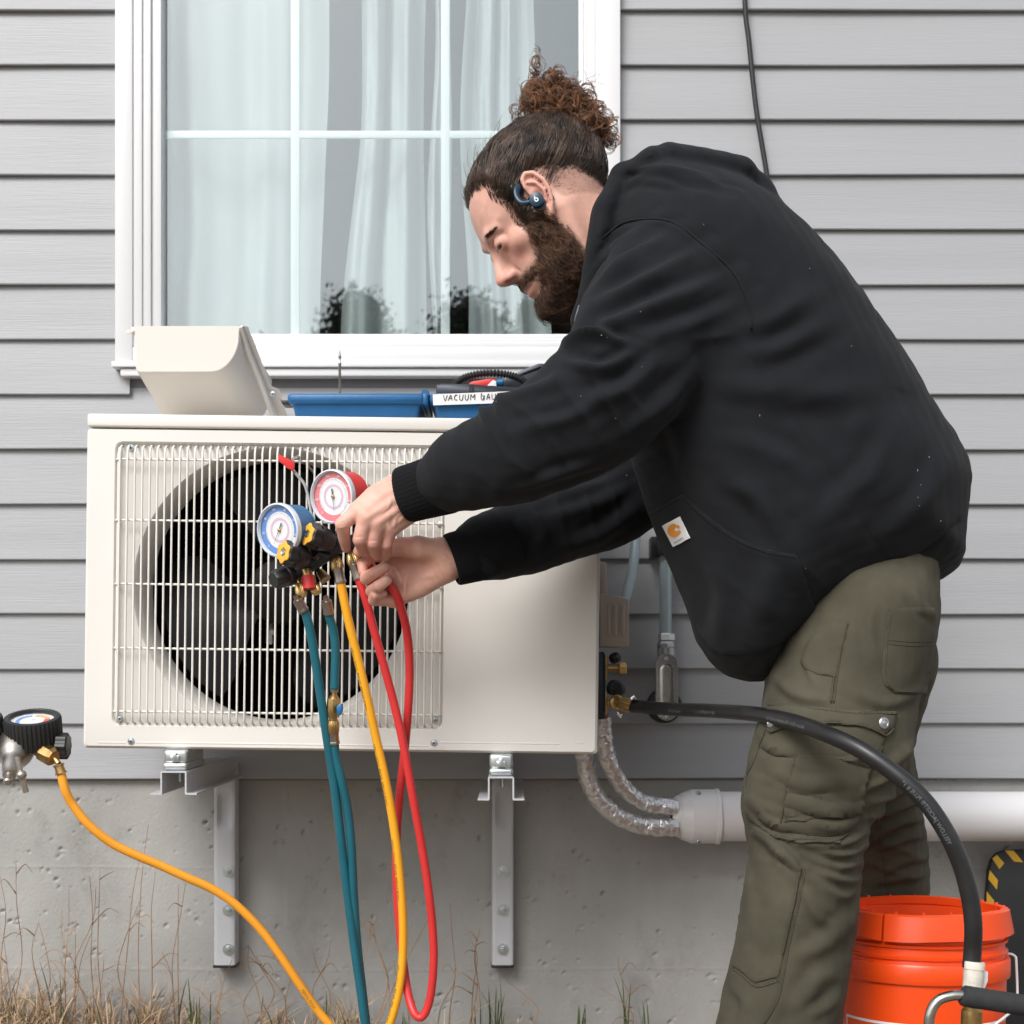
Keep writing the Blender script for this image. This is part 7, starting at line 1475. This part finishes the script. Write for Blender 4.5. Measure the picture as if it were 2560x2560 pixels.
flp = c6([(280, 596), (330, 598), (420, 606), (540, 618), (660, 630), (792, 628), (788, 665), (776, 700), (740, 738), (690, 712), (620, 692), (540, 688), (450, 694), (380, 704), (340, 708), (290, 728), (272, 700), (270, 655)])
obj('pocket_flap', drape(flp, tb, .0085, 8, .003), M['canvas'], tro, angle=50)
inp = c6([(392, 806), (520, 812), (660, 806), (700, 835), (668, 960), (650, 1050), (500, 1080), (330, 1100), (345, 960), (370, 870)]); obj('inner_pocket', drape(inp, tb, .0072, 6.5, .004), M['canvas'], tro, angle=50)
bp_ = c6([(768, 205), (900, 195), (955, 200), (958, 300), (940, 420), (925, 555), (850, 558), (790, 552), (750, 520), (738, 470), (745, 380), (755, 290)]); obj('hip_pocket', drape(bp_, tb, .0032, 6.5, .004), M['canvas'], tro, angle=50)
fp_ = c6([(440, 330), (400, 420), (420, 450), (470, 475), (548, 488), (560, 420), (585, 330), (600, 262), (540, 262)]); obj('front_pocket', drape(fp_, tb, .0026, 6.5, .004), M['canvas'], tro, angle=50)
kn_ = c6([(196, 1120), (175, 1320), (150, 1480), (118, 1690), (160, 1715), (215, 1760), (310, 1735), (330, 1640), (362, 1500), (385, 1400), (405, 1290), (380, 1240), (330, 1190), (250, 1150)]); obj('knee_patch', drape(kn_, tb, .0027, 6.5, .004), M['canvas'], tro, angle=50)
m = MB(); m2_ = MB()
for L_, lf in (([(285, 606), (420, 616), (540, 628), (660, 640), (786, 638)], .0085), ([(278, 704), (292, 718), (340, 698), (450, 684), (540, 678), (620, 682), (690, 702), (738, 727), (768, 696)], .0083), ([(262, 700), (238, 760), (214, 832), (184, 900), (176, 990), (190, 1056)], .0045), ([(300, 1148), (420, 1166), (552, 1171), (596, 1120)], .0045), ([(640, 1060), (658, 960), (680, 880), (730, 770)], .0045), ([(398, 818), (520, 824), (660, 818), (694, 838)], .0062), ([(400, 835), (520, 840), (680, 836)], .0062), ([(384, 820), (366, 880), (342, 970), (320, 1095)], .0062), ([(774, 215), (760, 300), (752, 380), (748, 470), (760, 514), (795, 542), (850, 547), (918, 545)], .0033), ([(757, 328), (850, 335), (948, 330)], .0034), ([(757, 345), (850, 352), (945, 347)], .0034), ([(575, 265), (560, 400), (538, 590)], .0012), ([(562, 265), (546, 400), (524, 590)], .0012), ([(120, 1700), (160, 1727), (216, 1772), (308, 1747)], .001), ([(126, 1684), (162, 1704), (214, 1747), (305, 1722)], .0023), ([(418, 1285), (398, 1400), (374, 1500), (344, 1640), (325, 1740), (298, 1840), (240, 1935)], .001), ([(394, 1290), (376, 1400), (352, 1500), (322, 1640)], .0023), ([(720, 1070), (735, 1180), (752, 1300), (764, 1400)], .0008)):
    seam(m, c6(L_), tb, .00042, lf + .0003, 4, .66); seam(m2_, [(x + 2.2, y + 2.6) for x, y in c6(L_)], tb, .0011, lf - .0004, 9)
obj('stitching', m, M['thread'], tro, angle=180, kind='stuff'); obj('felled_seam', m2_, M['canvas'], tro, angle=180, kind='stuff')
for x, y in ((730, 680), (302, 680)):
    X, Y = c6([(x, y)])[0]; p, n_ = hit(tb, X, Y); n_ = -n_ if n_.y > 0 else n_; m = MB(); m.lathe([(.0078, -.001), (.0082, .0015), (.0070, .003), (.0045, .0036), (.004, .003), (.0022, .0042)], p + n_ * .0080, n_, 24); obj('snap', m, M['castalu'], tro)
# boots, below the frame
for (cx_, d, dx) in ((1880, .735, -1), (2255, .31, -1)):
    b0 = W(cx_, 2860, d); b0.z = float(ground_z(b0.x, -d)) + .004
    sh = lambda P: smin(sd_chain(P, [b0 + Vector((.03, 0, .16)), b0 + Vector((.02, 0, .06)), b0 + Vector((-.06, 0, .045)), b0 + Vector((-.17, 0, .035))], [.05, .052, .048, .036], [.048, .046, .05, .045]), sd_ell(P, tuple(b0 + Vector((.03, 0, .05))), (.045, .042, .05)), .02)
    bP_, bQ_ = sample(lambda P: np.maximum(sh(P), b0.z - P[:, 2]), np.array(b0) - [.24, .08, .02], np.array(b0) + [.11, .08, .24], .007); obj('boot', (bP_, bQ_.tolist()), M['boot'], per, angle=60)
